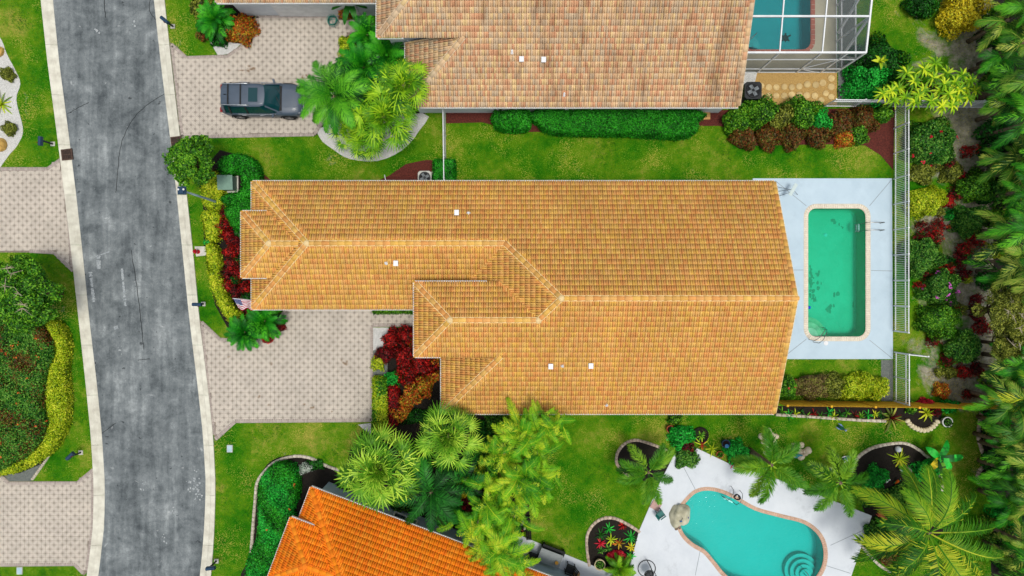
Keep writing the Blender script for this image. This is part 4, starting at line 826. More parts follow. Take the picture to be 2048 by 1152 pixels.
def hedge(label, pts, h, lm, size=0.1, cov=3.0, name='hedge', cat='hedge', bumpy=0.08, group=None, flowers=None, nf=0, edge=0.18, sm=0, lm2=None, mix=0.0):
    """clipped hedge filling an outline (photograph pixels of its top)"""
    pts = smooth_closed(pts, sm) if sm else pts; poly = np.array(ccw([P2(x, y, h) for x, y in pts])); c = poly.mean(0); t = thing(name, label, cat, (c[0], c[1], 0), 0, group); poly = poly - c
    A = abs(area2(poly)); n = nleaf(A, size, .55, cov); lo, hi = poly.min(0), poly.max(0); Q = RNG.uniform(lo, hi, (int(n * (hi - lo).prod() / A * 1.1) + 50, 2)); Q = Q[inpoly(Q, poly)][:n]
    dist = np.full(len(Q), 9.0); m = len(poly)
    for i in range(m):
        a, b = poly[i], poly[(i + 1) % m]; d = b - a; u = np.clip(((Q - a) @ d) / (d @ d + 1e-9), 0, 1); dist = np.minimum(dist, np.linalg.norm(Q - a - u[:, None] * d, axis=1))
    kx = RNG.uniform(1.5, 5, (6, 2)) * RNG.choice([-1, 1], (6, 2)); ph = RNG.uniform(0, 6, 6); und = np.sin(Q @ kx.T + ph).sum(1) / 6
    z = h - edge * np.exp(-dist / .1) * 1.2 + bumpy * und * 2 - RNG.random(len(Q)) ** 2 * .16
    C = np.concatenate([Q, z[:, None]], 1); N = np.tile((0, 0, 1.0), (len(Q), 1))
    per = np.linalg.norm(np.roll(poly, -1, 0) - poly, axis=1); ns = nleaf(per.sum() * h, size, .55, cov * .55); pick = RNG.choice(m, ns, p=per / per.sum()); u = RNG.random((ns, 1)); a = poly[pick]; d = np.roll(poly, -1, 0)[pick] - a
    S2 = a + d * u; nn = unit(np.stack([d[:, 1], -d[:, 0]], 1)); zz = RNG.random(ns) * (h - .05); S2 = S2 + nn * RNG.normal(-.02, .05, (ns, 1))
    C = np.concatenate([C, np.concatenate([S2, zz[:, None]], 1)]); N = np.concatenate([N, np.concatenate([nn, np.full((ns, 1), .3)], 1)])
    V, F = leaf_quads(C, N, size, .55); mats = [LM[lm]] + ([LM[lm2]] if lm2 else []); mi = None
    if lm2: k2 = RNG.uniform(1, 4, (7, 2)) * RNG.choice([-1, 1], (7, 2)); mi = ((np.sin(C[:, :2] @ k2.T + RNG.uniform(0, 6, 7)).sum(1) / 5 + RNG.normal(0, .4, len(C))) > (1 - 2 * mix) * .7).astype(int)
    link('foliage', npmesh('foliage', V, F, mats, mi, {'rnd': RNG.random(len(F))}), t)
    if flowers:
        q = RNG.choice(len(Q), nf); C = np.concatenate([Q[q], z[q][:, None] + .05], 1); C = np.repeat(C, 5, 0) + RNG.normal(0, .05, (nf * 5, 3)); V, F = leaf_quads(C, np.tile((0, 0, 1.), (len(C), 1)), .11, .8)
        link('flowers', npmesh('flowers', V, F, LM[flowers], attrs={'rnd': RNG.random(len(F))}), t, kind='stuff')
    mb = MB()
    for i in range(max(3, int(A * 1.2))):
        q = Q[random.randrange(len(Q))]; mb.tube([(q[0], q[1], -.02), (q[0] + random.uniform(-.1, .1), q[1] + random.uniform(-.1, .1), h * .8)], [.025, .01], 5, False)
    mb.obj('stems', M_STEM, t); return t
def tree(label, cx, cy, r, h, lm, base=None, clumps=16, size=0.13, name='tree', bare=0, cov=1.5, trunk=0.11, ry=None, flowers=None, group=None, csize=.36):
    """tapered trunk, limbs and separate clumps of leaves"""
    zc = h * .72; c = P(cx, cy, zc); R = r * G * (H - zc) / H; Ry = (ry or r) * G * (H - zc) / H; b = Vector((c.x, c.y, 0)) if base is None else P(*base)
    t = thing(name, label, 'tree', b, 0, group); off = np.array((c.x - b.x, c.y - b.y, 0)); lim = MB(); Vs = []; Fs = []; o = 0
    for i in range(clumps):
        a = i * 2.4 + random.uniform(-.4, .4); rr = math.sqrt((i + .5) / clumps) * random.uniform(.75, 1.0); q = off + np.array((math.cos(a) * R * rr * .8, math.sin(a) * Ry * rr * .8, h * (1 - .38 * rr * rr) * random.uniform(.82, .95)))
        k = csize * min(R, Ry) * random.uniform(.7, 1.25); n = nleaf(2 * PI * k * k, size, .5, cov); C, N = dome(n, k, k, k * .75, 5, .3, zmin=-.5, inner=.5); V, F = leaf_quads(C + q, N + np.array((0, 0, .5)), size, .5); Vs.append(V); Fs.append(F + o); o += len(V)
        mid = Vector(q) * .5 + Vector((0, 0, h * .12)); s = Vector((off[0] * .3, off[1] * .3, h * .32)); lim.tube([s, mid, Vector(q)], [trunk * .5, trunk * .3, trunk * .08], 5, False)
    V = np.concatenate(Vs); F = np.concatenate(Fs); link('crown', npmesh('crown', V, F, LM[lm], attrs={'rnd': RNG.random(len(F))}), t)
    lim.obj('limbs', M_STEM, t); mb = MB(); mb.tube([(0, 0, -.05), (off[0] * .15, off[1] * .15, h * .18), (off[0] * .3, off[1] * .3, h * .34)], [trunk * 1.25, trunk, trunk * .8], 8); mb.obj('trunk', M_STEM, t)
    if bare:
        mb = MB(); mp = mat('pale_twig', S(196, 184, 160), S(150, 138, 116), 8, .9)
        for i in range(bare):
            a = random.uniform(0, 6.28); q = off + np.array((math.cos(a) * R * random.uniform(.1, .7), math.sin(a) * Ry * random.uniform(.1, .7), h * random.uniform(.9, 1.0)))
            for j in range(7): d = np.array((random.gauss(0, .22), random.gauss(0, .22), random.uniform(-.05, .2))) * R * .5; mb.tube([q, q + d * .5, q + d], [.02, .014, .006], 4, False)
        mb.obj('bare_branches', mp, t, kind='stuff')
    return t
# --- fronds
def blade(Vs, F4, p, d, up, L, w, bend, seg=2):
    """narrow leaflet from p along d bending down by bend"""
    d = d / np.linalg.norm(d); s = np.cross(d, up); s = s / (np.linalg.norm(s) + 1e-9); o = len(Vs); q = p.copy(); dd = d.copy(); ws = [w * .55, w, w * .12] if seg == 2 else [w * .5, w, w * .75, w * .08]
    for i in range(seg + 1):
        Vs.append(q - s * ws[i] / 2); Vs.append(q + s * ws[i] / 2)
        dd = dd - np.array((0, 0, bend / seg)); dd = dd / np.linalg.norm(dd); q = q + dd * L / seg
    for i in range(seg): F4.append((o + 2 * i, o + 2 * i + 1, o + 2 * i + 3, o + 2 * i + 2))
def frond_mesh(name, L, pitch, droop, n, ll, lw, lm, ang=55, vee=20, plume=False, bend=.5, petiole=.12, seed=1, twist=0.0, rach=.022):
    rg = np.random.default_rng(seed); Vs = []; F4 = []; N = 24; th = pitch; p = np.zeros(3); pts = [p.copy()]; tan = []
    for i in range(N):
        a = math.radians(th); d = np.array((math.cos(a), twist * (i / N) ** 2, math.sin(a))); d /= np.linalg.norm(d); tan.append(d); p = p + d * L / N; pts.append(p.copy()); th -= droop / N * (0.5 + 1.2 * i / N)
    tan.append(tan[-1]); pts = np.array(pts); up0 = np.array((0, 0, 1.0))
    for i in range(N):
        s = np.cross(tan[i], up0); s /= np.linalg.norm(s); w0 = rach * (1 - .8 * i / N); w1 = rach * (1 - .8 * (i + 1) / N); o = len(Vs)
        Vs += [pts[i] - s * w0, pts[i] + s * w0, pts[i + 1] + s * w1, pts[i + 1] - s * w1]; F4.append((o, o + 1, o + 2, o + 3))
    nr = len(F4)
    for k in range(n):
        t = petiole + (1 - petiole) * (k + .5) / n; x = t * N; i = min(int(x), N - 1); q = pts[i] + (pts[i + 1] - pts[i]) * (x - i); d = tan[i]; s = np.cross(d, up0); s /= np.linalg.norm(s); u = np.cross(s, d)
        prof = min(1, (t - petiole) / .18 + .45) * (1 - .62 * max(0, (t - .55) / .45) ** 1.6); l = ll * prof * rg.uniform(.85, 1.1); a = math.radians(ang * (1 - .35 * t) + rg.uniform(-6, 6))
        if plume:
            for m in range(4):
                ro = rg.uniform(0, 2 * PI) if m else rg.uniform(-.4, .4); side = s * math.cos(ro) + u * abs(math.sin(ro)) * .8 - u * .1
                if m == 1: side = -s
                blade(Vs, F4, q, d * math.cos(a) + side * math.sin(a), u, l * rg.uniform(.8, 1), lw, bend * .7)
        else:
            for sg in (-1, 1):
                v = math.radians(vee + rg.uniform(-8, 8)); side = s * sg * math.cos(v) + u * math.sin(v); blade(Vs, F4, q, d * math.cos(a) + side * math.sin(a), u, l, lw, bend)
    r = np.concatenate([np.full(nr, .62), rg.uniform(0, .34, len(F4) - nr)]); return npmesh(name, np.array(Vs), np.array(F4), LM[lm], attrs={'rnd': r})
def fan_mesh(name, Lp, R, lm, pitch=30, n=30, span=145, droop=.6, seed=1, lw=.06):
    rg = np.random.default_rng(seed); Vs = []; F4 = []; a = math.radians(pitch); d = np.array((math.cos(a), 0, math.sin(a))); e = d * Lp; s = np.array((0, 1., 0)); up = np.cross(d, s) * -1 if False else np.array((-math.sin(a), 0, math.cos(a)))
    Vs += [np.array((0, -.02, 0)), np.array((0, .02, 0)), e + s * .015, e - s * .015]; F4.append((0, 1, 2, 3))
    for k in range(n):
        b = math.radians(-span + 2 * span * (k + .5) / n); f = .62 + .38 * math.cos(b * .55); dd = d * math.cos(b) + s * math.sin(b) + up * .12; blade(Vs, F4, e + dd * .04, dd, up, R * f * rg.uniform(.9, 1.1), lw, droop * rg.uniform(.7, 1.3), 3)
    r = np.concatenate([[.5], rg.uniform(0, .4, len(F4) - 1)]); return npmesh(name, np.array(Vs), np.array(F4), LM[lm], attrs={'rnd': r})
def palm(label, cx, cy, zc, meshes, n, name='palm_tree', trunk=0.14, group=None, smin=.85, smax=1.1, az0=None, lean=(0, 0), part='frond', spread=None, cat='palm', trunks=1, inner=True, splay=0.0):
    c = P(cx, cy, zc); b = (c.x - lean[0], c.y - lean[1], 0); t = thing(name, label, cat, b, 0, group); az = random.uniform(0, 6.28) if az0 is None else az0
    for k in range(trunks):
        dx, dy = (0, 0) if trunks == 1 else (random.uniform(-.35, .35), random.uniform(-.35, .35)); mb = MB()
        mb.tube([(dx, dy, -.05), (dx + lean[0] * .2, dy + lean[1] * .2, zc * .35), (dx * .6 + lean[0] * .6, dy * .6 + lean[1] * .6, zc * .7), (lean[0] + dx * .4, lean[1] + dy * .4, zc + .05)], [trunk * 1.35, trunk, trunk * .9, trunk * .75], 9); mb.obj('trunk', M_TRUNK, t)
    for i in range(n):
        u = (i + .5) / n; me = meshes[min(len(meshes) - 1, int(u * len(meshes)))]; az += 2.39996 + random.uniform(-.18, .18); s = random.uniform(smin, smax)
        so = (random.gauss(0, splay * .6), random.gauss(0, splay * .6), random.uniform(-1.2, .5) * splay); M = Matrix.Translation((lean[0] + so[0], lean[1] + so[1], zc - .12 * u + so[2])) @ Matrix.Rotation(az, 4, 'Z') @ Matrix.Rotation(random.uniform(-.12, .12), 4, 'Y') @ Matrix.Rotation(random.uniform(-.25, .25), 4, 'X') @ Matrix.Scale(s, 4); link(part, me, t, M)
    return t
ROS = {}
def rosette_leaf(lm, L, w, arch):
    k = (lm, L, w, arch)
    if k not in ROS:
        Vs = []; F4 = []; a = math.radians(arch); p = np.zeros(3); d = np.array((math.cos(a), 0, math.sin(a))); ws = [w * .7, w, w * .8, w * .06]
        for i in range(4):
            Vs += [p + np.array((0, -ws[i] / 2, .02 * (i < 3))), p, p + np.array((0, ws[i] / 2, .02 * (i < 3)))]; d = unit(d - np.array((0, 0, .32))); p = p + d * L / 3
        for i in range(3): F4 += [(3 * i, 3 * i + 1, 3 * i + 4, 3 * i + 3), (3 * i + 1, 3 * i + 2, 3 * i + 5, 3 * i + 4)]
        ROS[k] = npmesh('leaf', np.array(Vs), np.array(F4), LM[lm], attrs={'rnd': np.zeros(len(F4))})
    return ROS[k]
def rosette(label, cx, cy, r, lm, n=14, w=.07, h=0.0, cat='plant', name='rosette_plant', arch=45, group=None, centre=None):
    L = r * G * 1.25; c = P(cx, cy, h + .1); t = thing(name, label, cat, (c.x, c.y, h), 0, group); az = random.random() * 6
    for i in range(n):
        u = i / n; az += 2.39996; me = rosette_leaf(centre if centre and u < .35 else lm, round(L, 2), w, arch + 25 if u < .4 else arch - 12); s = .6 + .45 * u
        link('leaf', me, t, Matrix.Translation((0, 0, .02)) @ Matrix.Rotation(az + random.uniform(-.15, .15), 4, 'Z') @ Matrix.Rotation(random.uniform(-.15, .15), 4, 'Y') @ Matrix.Scale(s, 4))
    return t

ANCH = [(1868, 284, 'the hibiscus with red flowers'), (1856, 400, 'the yellow green round bush'), (1960, 372, 'the round green bush by the wood'), (1946, 440, 'the clipped green bush'), (1850, 512, 'the low spreading bush at the fence'), (1886, 578, 'the pink flowering bush'), (1880, 640, 'the round bush below the pink flowers'), (1936, 698, 'the bush near the open gate'), (1886, 782, 'the orange brown shrub'),
  (1930, 16, 'the golden yellow shrub'), (1940, 150, 'the frangipani tree'), (1990, 216, 'the end of the picket fence'), (2020, 620, 'the twiggy grey green tree'), (2030, 690, 'the dull thin tree'), (1966, 806, 'the end of the ochre fence'), (1957, 865, 'the brick edging of the wood'), (1956, 950, 'the small curved edging'), (1960, 1060, 'the coconut palm'),
  (441, 406, 'the street lamp'), (475, 430, 'the rounded dark hedge'), (402, 503, 'the fire hydrant'), (484, 604, 'the flag'), (510, 660, 'the sago palms'), (418, 450, 'the short yellow hedge'), (440, 575, 'the long yellow hedge'), (484, 490, 'the garage bay corner'), (484, 550, 'the garage bay eave')]
def near(cx, cy): return min(ANCH, key=lambda a: (a[0] - cx) ** 2 + (a[1] - cy) ** 2)[2]
# ------------------------------------------------------------------ plants of the place
def fset(fn, n0, specs): return [fn(n0, *a, **k) for a, k in specs]
FAN = [fan_mesh('fan_frond', lp, 1.0, 'fan', p, 17, 112, d, i, .075) for i, (p, d, lp) in enumerate(((74, .9, .5), (56, 1.2, .95), (38, 1.3, 1.3), (18, 1.3, 1.55), (0, 1.2, 1.6)))]
FANL = [fan_mesh('fan_frond', lp, 1.0, 'fanlime', p, 17, 112, d, i + 9, .08) for i, (p, d, lp) in enumerate(((70, 1.0, .5), (50, 1.2, .95), (28, 1.3, 1.25), (6, 1.3, 1.35)))]
DATE = [frond_mesh('frond', 2.5, p, d, 62, .58, .032, 'palm', 50, 18, seed=i + 3, bend=.6) for i, (p, d) in enumerate(((62, 80), (40, 90), (18, 80)))]
DARKP = [frond_mesh('frond', 2.3, p, d, 34, .5, .045, 'palmdark', 52, 10, seed=i + 13, bend=.7) for i, (p, d) in enumerate(((58, 90), (36, 85), (14, 75)))]
SAGO = [frond_mesh('frond', 1.15, p, d, 42, .26, .026, 'sago', 62, 18, seed=i + 23, bend=.5, petiole=.06, rach=.014) for i, (p, d) in enumerate(((68, 70), (42, 75), (16, 65)))]
ARECA = [frond_mesh('frond', 1.9, p, d, 40, .46, .026, 'areca', 56, 8, seed=i + 33, bend=.8, petiole=.1) for i, (p, d) in enumerate(((74, 75), (56, 85), (36, 80), (16, 70)))]
FOX = [frond_mesh('frond', 2.15, p, d, 72, .56, .03, 'foxtail', 62, 0, True, seed=i + 43, bend=.4, petiole=.14, rach=.03) for i, (p, d) in enumerate(((34, 70), (14, 70)))]
COCO = [frond_mesh('frond', 3.9, p, d, 66, .92, .045, 'coco', 56, 4, seed=i + 53, bend=.95, petiole=.16, twist=tw, rach=.04) for i, (p, d, tw) in enumerate(((52, 80, .25), (30, 75, -.3), (8, 60, .2)))]
WOODP = [frond_mesh('frond', 2.4, p, d, 30, .75, .045, 'wood', 42, 14, seed=i + 63, bend=.75, twist=tw) for i, (p, d, tw) in enumerate(((60, 85, .3), (38, 85, -.3), (14, 70, .2)))]
WOODD = [frond_mesh('frond', 2.4, p, d, 30, .7, .045, 'palm', 42, 14, seed=i + 73, bend=.75, twist=tw) for i, (p, d, tw) in enumerate(((60, 85, .3), (38, 85, -.3), (14, 70, .2)))]
WOODC = [frond_mesh('frond', 2.4, p, d, 26, .8, .045, 'coco', 40, 14, seed=i + 83, bend=.75, twist=tw) for i, (p, d, tw) in enumerate(((60, 85, .3), (38, 85, -.3), (14, 70, .2)))]
DRY = [frond_mesh('dry_frond', 1.9, -20, 60, 26, .4, .04, 'dry', 40, 0, seed=91, bend=1.0)]

# across the road
tree('spreading green tree with pale bare twigs across the road', 42, 588, 78, 4.6, 'mid', clumps=26, size=.15, bare=9, cov=1.7, ry=88, csize=.34)
hedge('large dark green shrub mass dotted with orange flowers across the road', [(-40, 650), (60, 652), (92, 676), (98, 712), (84, 760), (80, 820), (88, 852), (62, 900), (25, 925), (-40, 930)], 1.2, 'hib', size=.12, cov=2.8, bumpy=.12, flowers='orangepetal', nf=46, sm=3, name='shrub_mass', cat='shrub', lm2='rust', mix=.24)
hedge('yellow green clipped hedge curving around the shrub mass across the road', [(88, 645), (112, 650), (128, 690), (122, 745), (128, 800), (124, 850), (104, 895), (70, 925), (20, 948), (-30, 950), (-30, 925), (30, 922), (66, 898), (88, 862), (88, 815), (82, 780), (90, 735), (104, 705), (98, 670)], .85, 'lime', size=.11, cov=3.2, sm=2)
m_edge = mat('pale_edge_stone', S(214, 206, 190), S(180, 170, 154), 5, .9, .2, var=.15)
def edging(label, pts, step, wd, h, m, sm=6, name='edging', closed=False, piece='edging_stone'):
    line = px(smooth_open(pts, sm) if sm else pts); c = np.mean(line, 0); t = thing(name, label, 'edging', (c[0], c[1], 0)); me = brick_me(m)
    for x, y, a in walk(line, step): link(piece, me, t, brick_M(x - c[0], y - c[1], -.01, a + random.uniform(-.05, .05), step * .93, wd * random.uniform(.92, 1.08), h * random.uniform(.92, 1.1)))
    return t
edging('row of small pale edging stones outside the yellow hedge bed', [(127, 700), (133, 760), (133, 815), (122, 870), (98, 912), (66, 958)], .13, .13, .12, m_edge)
for cx, cy, lab in ((12, 148, 'small round dark bush in the white pebbles above the agave'), (17, 255, 'small round dark bush in the white pebbles below the agave')): shrub(lab, cx, cy, 14, .5, 'olive', size=.07, cov=3.2)
rosette('yellow striped spiky agave in the white pebble bed', 2, 208, 26, 'lime', 22, .09, name='agave')
def boulder(label, cx, cy, r, h, m, group=None, name='boulder', cat='rock', rot=0):
    c = P(cx, cy); rg = np.random.default_rng(int(cx * 7 + cy)); bm = bmesh.new(); bmesh.ops.create_icosphere(bm, subdivisions=2, radius=1.0); R = r * G; kk = rg.normal(0, 1, (5, 3)); ph = rg.uniform(0, 6, 5)
    for v in bm.verts:
        f = 1 + .16 * sum(math.sin(float(np.dot(kk[i], v.co)) * 2 + ph[i]) for i in range(5)) / 2; v.co = Vector((v.co.x * R * f, v.co.y * R * f * rg.uniform(.97, 1.03), max(-.05, v.co.z * h * f * .8 + h * .2)))
    me = bpy.data.meshes.new(name); bm.to_mesh(me); bm.free(); me.materials.append(m); o = link(name, me, loc=(c.x, c.y, 0)); o.rotation_euler[2] = rg.uniform(0, 6); return tag(o, label, cat, group)
m_rocky = mat('yellow_rock', S(222, 184, 100), S(182, 142, 76), 5, .9, .4); m_rockw = mat('coral_rock', S(242, 230, 206), S(206, 192, 166), 4, .9, .5)
boulder('yellow rock at the top of the white pebble bed', -1, 103, 12, .35, m_rocky); boulder('yellow rock at the bottom of the white pebble bed', 2, 290, 13, .4, m_rocky)
# bed by the white garage
palm('feathery green sago palm in the bed by the white garage', 430, 40, 1.0, SAGO, 34, 'sago_palm', .13, None, .95, 1.2)
shrub('orange and red croton bush in the bed by the white garage', 479, 57, 29, 1.0, 'orange', size=.14, asp=.4); shrub('olive shrub behind the sago palm by the white garage', 405, 12, 24, 1.0, 'olive'); shrub('dark shrub under the sago palm by the white garage', 405, 62, 18, .6, 'rust'); shrub('low dark green shrub between sago palm and croton', 440, 72, 22, .5, 'dark')
# street tree and the corner hedges
tree('dark green street tree at the corner of the lawn by the kerb', 383, 322, 64, 4.4, 'mid', clumps=34, size=.15, cov=1.5, csize=.22)
hedge('dark green clipped hedge curving around the transformer box', [(436, 322), (462, 308), (494, 312), (513, 334), (514, 368), (498, 394), (468, 410), (444, 404), (442, 392), (474, 384), (482, 370), (480, 352), (470, 342), (440, 348)], 1.0, 'hedge', sm=2)
hedge('dark green rounded hedge at the garage front bay', [(447, 418), (470, 408), (503, 390), (505, 462), (482, 466), (460, 448)], .95, 'hedge', sm=2, size=.08)
hedge('yellow green hedge beside the transformer box', [(404, 352), (420, 342), (440, 350), (438, 372), (444, 400), (436, 418), (412, 416), (400, 392)], .8, 'lime', size=.12, sm=2, bumpy=.1)
hedge('short yellow green hedge beside the red cordylines', [(402, 424), (434, 422), (434, 452), (430, 480), (410, 478), (404, 450)], .8, 'lime', size=.12, sm=2, bumpy=.1)
hedge('long yellow green hedge between lawn and red cordylines', [(410, 490), (428, 492), (436, 530), (438, 562), (450, 595), (466, 620), (488, 636), (480, 656), (462, 650), (442, 622), (426, 590), (414, 545)], .8, 'lime', size=.11, sm=2, bumpy=.1)
shrub('small bright green shrub between two yellow hedges', 416, 484, 11, .7, 'bright', stems=3)
for i, (cx, cy, r) in enumerate(((441, 420, 13), (446, 448, 15), (452, 470, 14), (468, 480, 13), (460, 500, 16), (466, 528, 15), (451, 545, 13), (478, 548, 12), (456, 572, 14), (472, 584, 14), (490, 574, 12), (484, 640, 13), (498, 624, 12), (494, 520, 11), (490, 500, 12))):
    shrub(('bright' if i % 3 else 'dark') + ' red cordyline before the garage near ' + near(cx, cy), cx, cy, r, random.uniform(.6, 1.0), 'red' if i % 3 else 'darkred', size=.18, asp=.28, group='red cordylines before the garage', amp=.5, cov=1.6, stems=3)
for cx, cy, r in ((478, 465, 10), (480, 520, 12), (470, 560, 10), (494, 590, 11), (486, 545, 9)): shrub('small green filler shrub among red cordylines near ' + near(cx, cy), cx, cy, r, .55, 'dark', group='green fillers among the cordylines', stems=3)
palm('sago palm against the garage corner beside the driveway', 530, 642, 1.1, SAGO, 36, 'sago_palm', .14, None, 1.0, 1.2); palm('sago palm spilling over the driveway edge', 490, 664, 1.0, SAGO, 34, 'sago_palm', .13, None, .95, 1.15)
shrub('red cordyline at the driveway corner beside the sago palm', 556, 650, 13, .6, 'darkred', size=.15, asp=.3, stems=3); shrub('low red plant between sago palm and driveway', 534, 674, 12, .4, 'red', size=.15, asp=.3, stems=3)
# entrance bed
for i, (cx, cy, r, h, lm, lab) in enumerate(((783, 678, 22, 1.1, 'red', 'bright red croton beside the white pebbles'), (812, 672, 22, 1.1, 'red', 'bright red croton below the entrance walk'), (836, 684, 18, .9, 'orange', 'orange croton below the entrance walk'), (768, 708, 18, .7, 'darkred', 'dark red cordyline beside the grey gravel strip'),
        (806, 715, 26, 1.3, 'red', 'large scarlet croton in the middle of the entrance bed'), (838, 730, 28, 1.3, 'red', 'wide dark scarlet croton next to the entrance roof corner'), (818, 745, 24, 1.2, 'red', 'scarlet croton above the orange croton'), (868, 722, 13, .8, 'orange', 'small orange croton under the entrance eave'),
        (848, 770, 24, 1.2, 'orange', 'orange and green croton near the house wall'), (822, 790, 26, 1.2, 'orange', 'large orange and green croton in the entrance bed'), (806, 822, 22, 1.0, 'orange', 'orange croton beside the dark red hedge'), (872, 752, 13, .8, 'orange', 'small orange croton against the house wall'),
        (785, 757, 17, .8, 'bright', 'round bright green bush in the entrance bed'), (757, 727, 15, .6, 'lime', 'small lime shrub on the grey gravel strip'), (842, 838, 40, .5, 'dark', 'low dark green ground plant below the orange crotons'), (852, 700, 14, .9, 'darkred', 'dark red plant under the entrance roof corner'))):
    shrub(lab, cx, cy, r, h, lm, size=.15 if lm in ('red', 'orange', 'darkred') else .09, asp=.38 if lm in ('red', 'orange', 'darkred') else .55, cov=2.0, amp=.5, ry=16 if cy == 838 else None)
hedge('narrow dark red hedge between lime hedge and orange croton', [(775, 776), (792, 774), (797, 800), (794, 850), (774, 852), (776, 812)], .8, 'darkred', size=.12, lm2='red', mix=.5, sm=2)
hedge('lime green hedge along the end of the driveway', [(744, 756), (771, 756), (774, 812), (776, 868), (745, 864)], .8, 'lime', size=.11, lm2='mid', mix=.4, bumpy=.1)
hedge('low grass like border along the garage wall', [(745, 618), (832, 618), (832, 627), (745, 627)], .35, 'mid', size=.08, name='border_plants', cat='plant')
# palms between the two houses
palm('large light green fan palm beside the lawn of the orange roofed house', 760, 940, 4.0, FAN, 52, 'fan_palm', .17, None, .8, 1.12, part='fan_frond'); palm('round green fan palm against the golden roofed house', 897, 873, 4.2, FAN, 46, 'fan_palm', .16, None, .66, .92, part='fan_frond')
palm('dark green drooping palm beside the orange roof', 862, 985, 3.0, DARKP, 20, 'feather_palm', .13, None, .95, 1.15); palm('dark green palm in the shade of the areca palms', 930, 960, 2.6, DARKP, 14, 'feather_palm', .11, None, .7, .9)
for _x, _y, _r, _h, _l, _n in ((735, 890, 22, .6, 'hib', 'low green shrub at the end of the lime hedge'), (842, 905, 26, 1.0, 'dark', 'dark shrub between the two fan palms'), (965, 870, 24, .9, 'dark', 'dark shrub beside the golden house wall'), (985, 850, 20, .8, 'hib', 'green shrub under the areca palms at the house wall'), (800, 1005, 24, .8, 'hib', 'green shrub under the large fan palm'), (905, 1030, 24, .9, 'dark', 'dark shrub under the drooping palm'), (960, 930, 26, .9, 'hib', 'green shrub in the middle of the palm grove'), (690, 965, 16, .5, 'hib', 'low shrub at the curved edging end'), (938, 1010, 18, .9, 'darkred', 'dark red plant in the palm grove')): shrub(_n, _x, _y, _r, _h, _l)
shrub('yellow orange croton in the shade of the palms', 925, 975, 18, 1.4, 'gold', size=.15, asp=.35)
for cx, cy, z, n, sc, lab in ((1048, 872, 4.2, 22, .82, 'areca palm reaching over the golden roof edge'), (1095, 845, 4.4, 14, .62, 'small areca palm leaning on the golden roof edge'), (1012, 905, 3.6, 18, .78, 'areca palm beside the round fan palm'), (1072, 905, 3.4, 16, .74, 'areca palm at the lawn side of the clump'), (1045, 960, 4.2, 26, .86, 'tall areca palm with a green heart'), (1080, 965, 3.6, 16, .7, 'yellow areca palm at the lawn edge'),
        (985, 1010, 3.4, 20, .86, 'areca palm beside the orange roof'), (1025, 1035, 3.3, 18, .8, 'areca palm above the black timber edge'), (960, 1045, 3.6, 18, .78, 'areca palm reaching over the orange roof'), (995, 1095, 3.8, 24, .95, 'wide areca palm over the orange roof and patio'), (1020, 1130, 3.6, 16, .8, 'yellow areca palm at the patio corner'), (980, 950, 2.6, 12, .65, 'low areca palm in the shade of the clump')):
    palm(lab, cx, cy, z, ARECA, int(n * 2.1), 'areca_palm', .06, 'areca palm clump', sc * .55, sc * 1.15, trunks=4, splay=.6)
hedge('rounded dark green hedge before the orange roofed house', [(514, 985), (522, 956), (548, 930), (580, 935), (592, 960), (590, 1000), (578, 1030), (590, 1060), (560, 1085), (530, 1150), (490, 1160), (498, 1110), (512, 1080), (516, 1040)], 1.0, 'bright', size=.1, lm2='hedge', mix=.6, bumpy=.12, sm=2, flowers='orangepetal', nf=5)
shrub('silvery grey shrub in the dark bed near the curved edging', 610, 938, 16, .6, 'grey', size=.09, ry=11); shrub('small blue violet plant at the orange house corner', 542, 1133, 10, .5, 'grey', stems=3); shrub('low green plants beside the silvery shrub', 630, 930, 20, .35, 'dark', ry=10)
# beside the SUV
palm('green feather palm hanging over the SUV bonnet', 668, 192, 3.6, DATE, 32, 'feather_palm', .15, None, .75, 1.08)
for cx, cy, z, n, sc, lab in ((768, 235, 3.6, 44, .98, 'large lime fan palm over the white pebbles'), (808, 172, 3.9, 38, .8, 'lime fan palm touching the mixed tile roof'), (735, 272, 2.6, 26, .72, 'low lime fan palm at the lawn edge of the pebbles'), (700, 262, 2.4, 22, .66, 'green fan palm below the SUV palm')):
    palm(lab, cx, cy, z, FANL, int(n * .95), 'fan_palm', .15, None, sc * .72, sc * 1.1, part='fan_frond')
palm('dark sago palm under the eave of the mixed tile roof', 775, 112, 1.6, SAGO, 34, 'sago_palm', .14, None, 1.3, 1.6); palm('dark sago palm behind the SUV palm', 728, 135, 1.5, SAGO, 34, 'sago_palm', .14, None, 1.3, 1.6); palm('sago palm beside the garden hose', 735, 70, 1.2, SAGO, 26, 'sago_palm', .12, None, 1.0, 1.2)
shrub('round yellow green shrub beside the driveway hose', 693, 94, 21, 1.0, 'lime', size=.1); shrub('dark shrub between the sago palms', 690, 148, 20, .8, 'dark'); shrub('dark green shrub under the fan palms', 715, 175, 34, 1.2, 'dark'); shrub('red and orange croton beside the garage door', 690, 22, 14, 1.2, 'orange', size=.15, asp=.35)
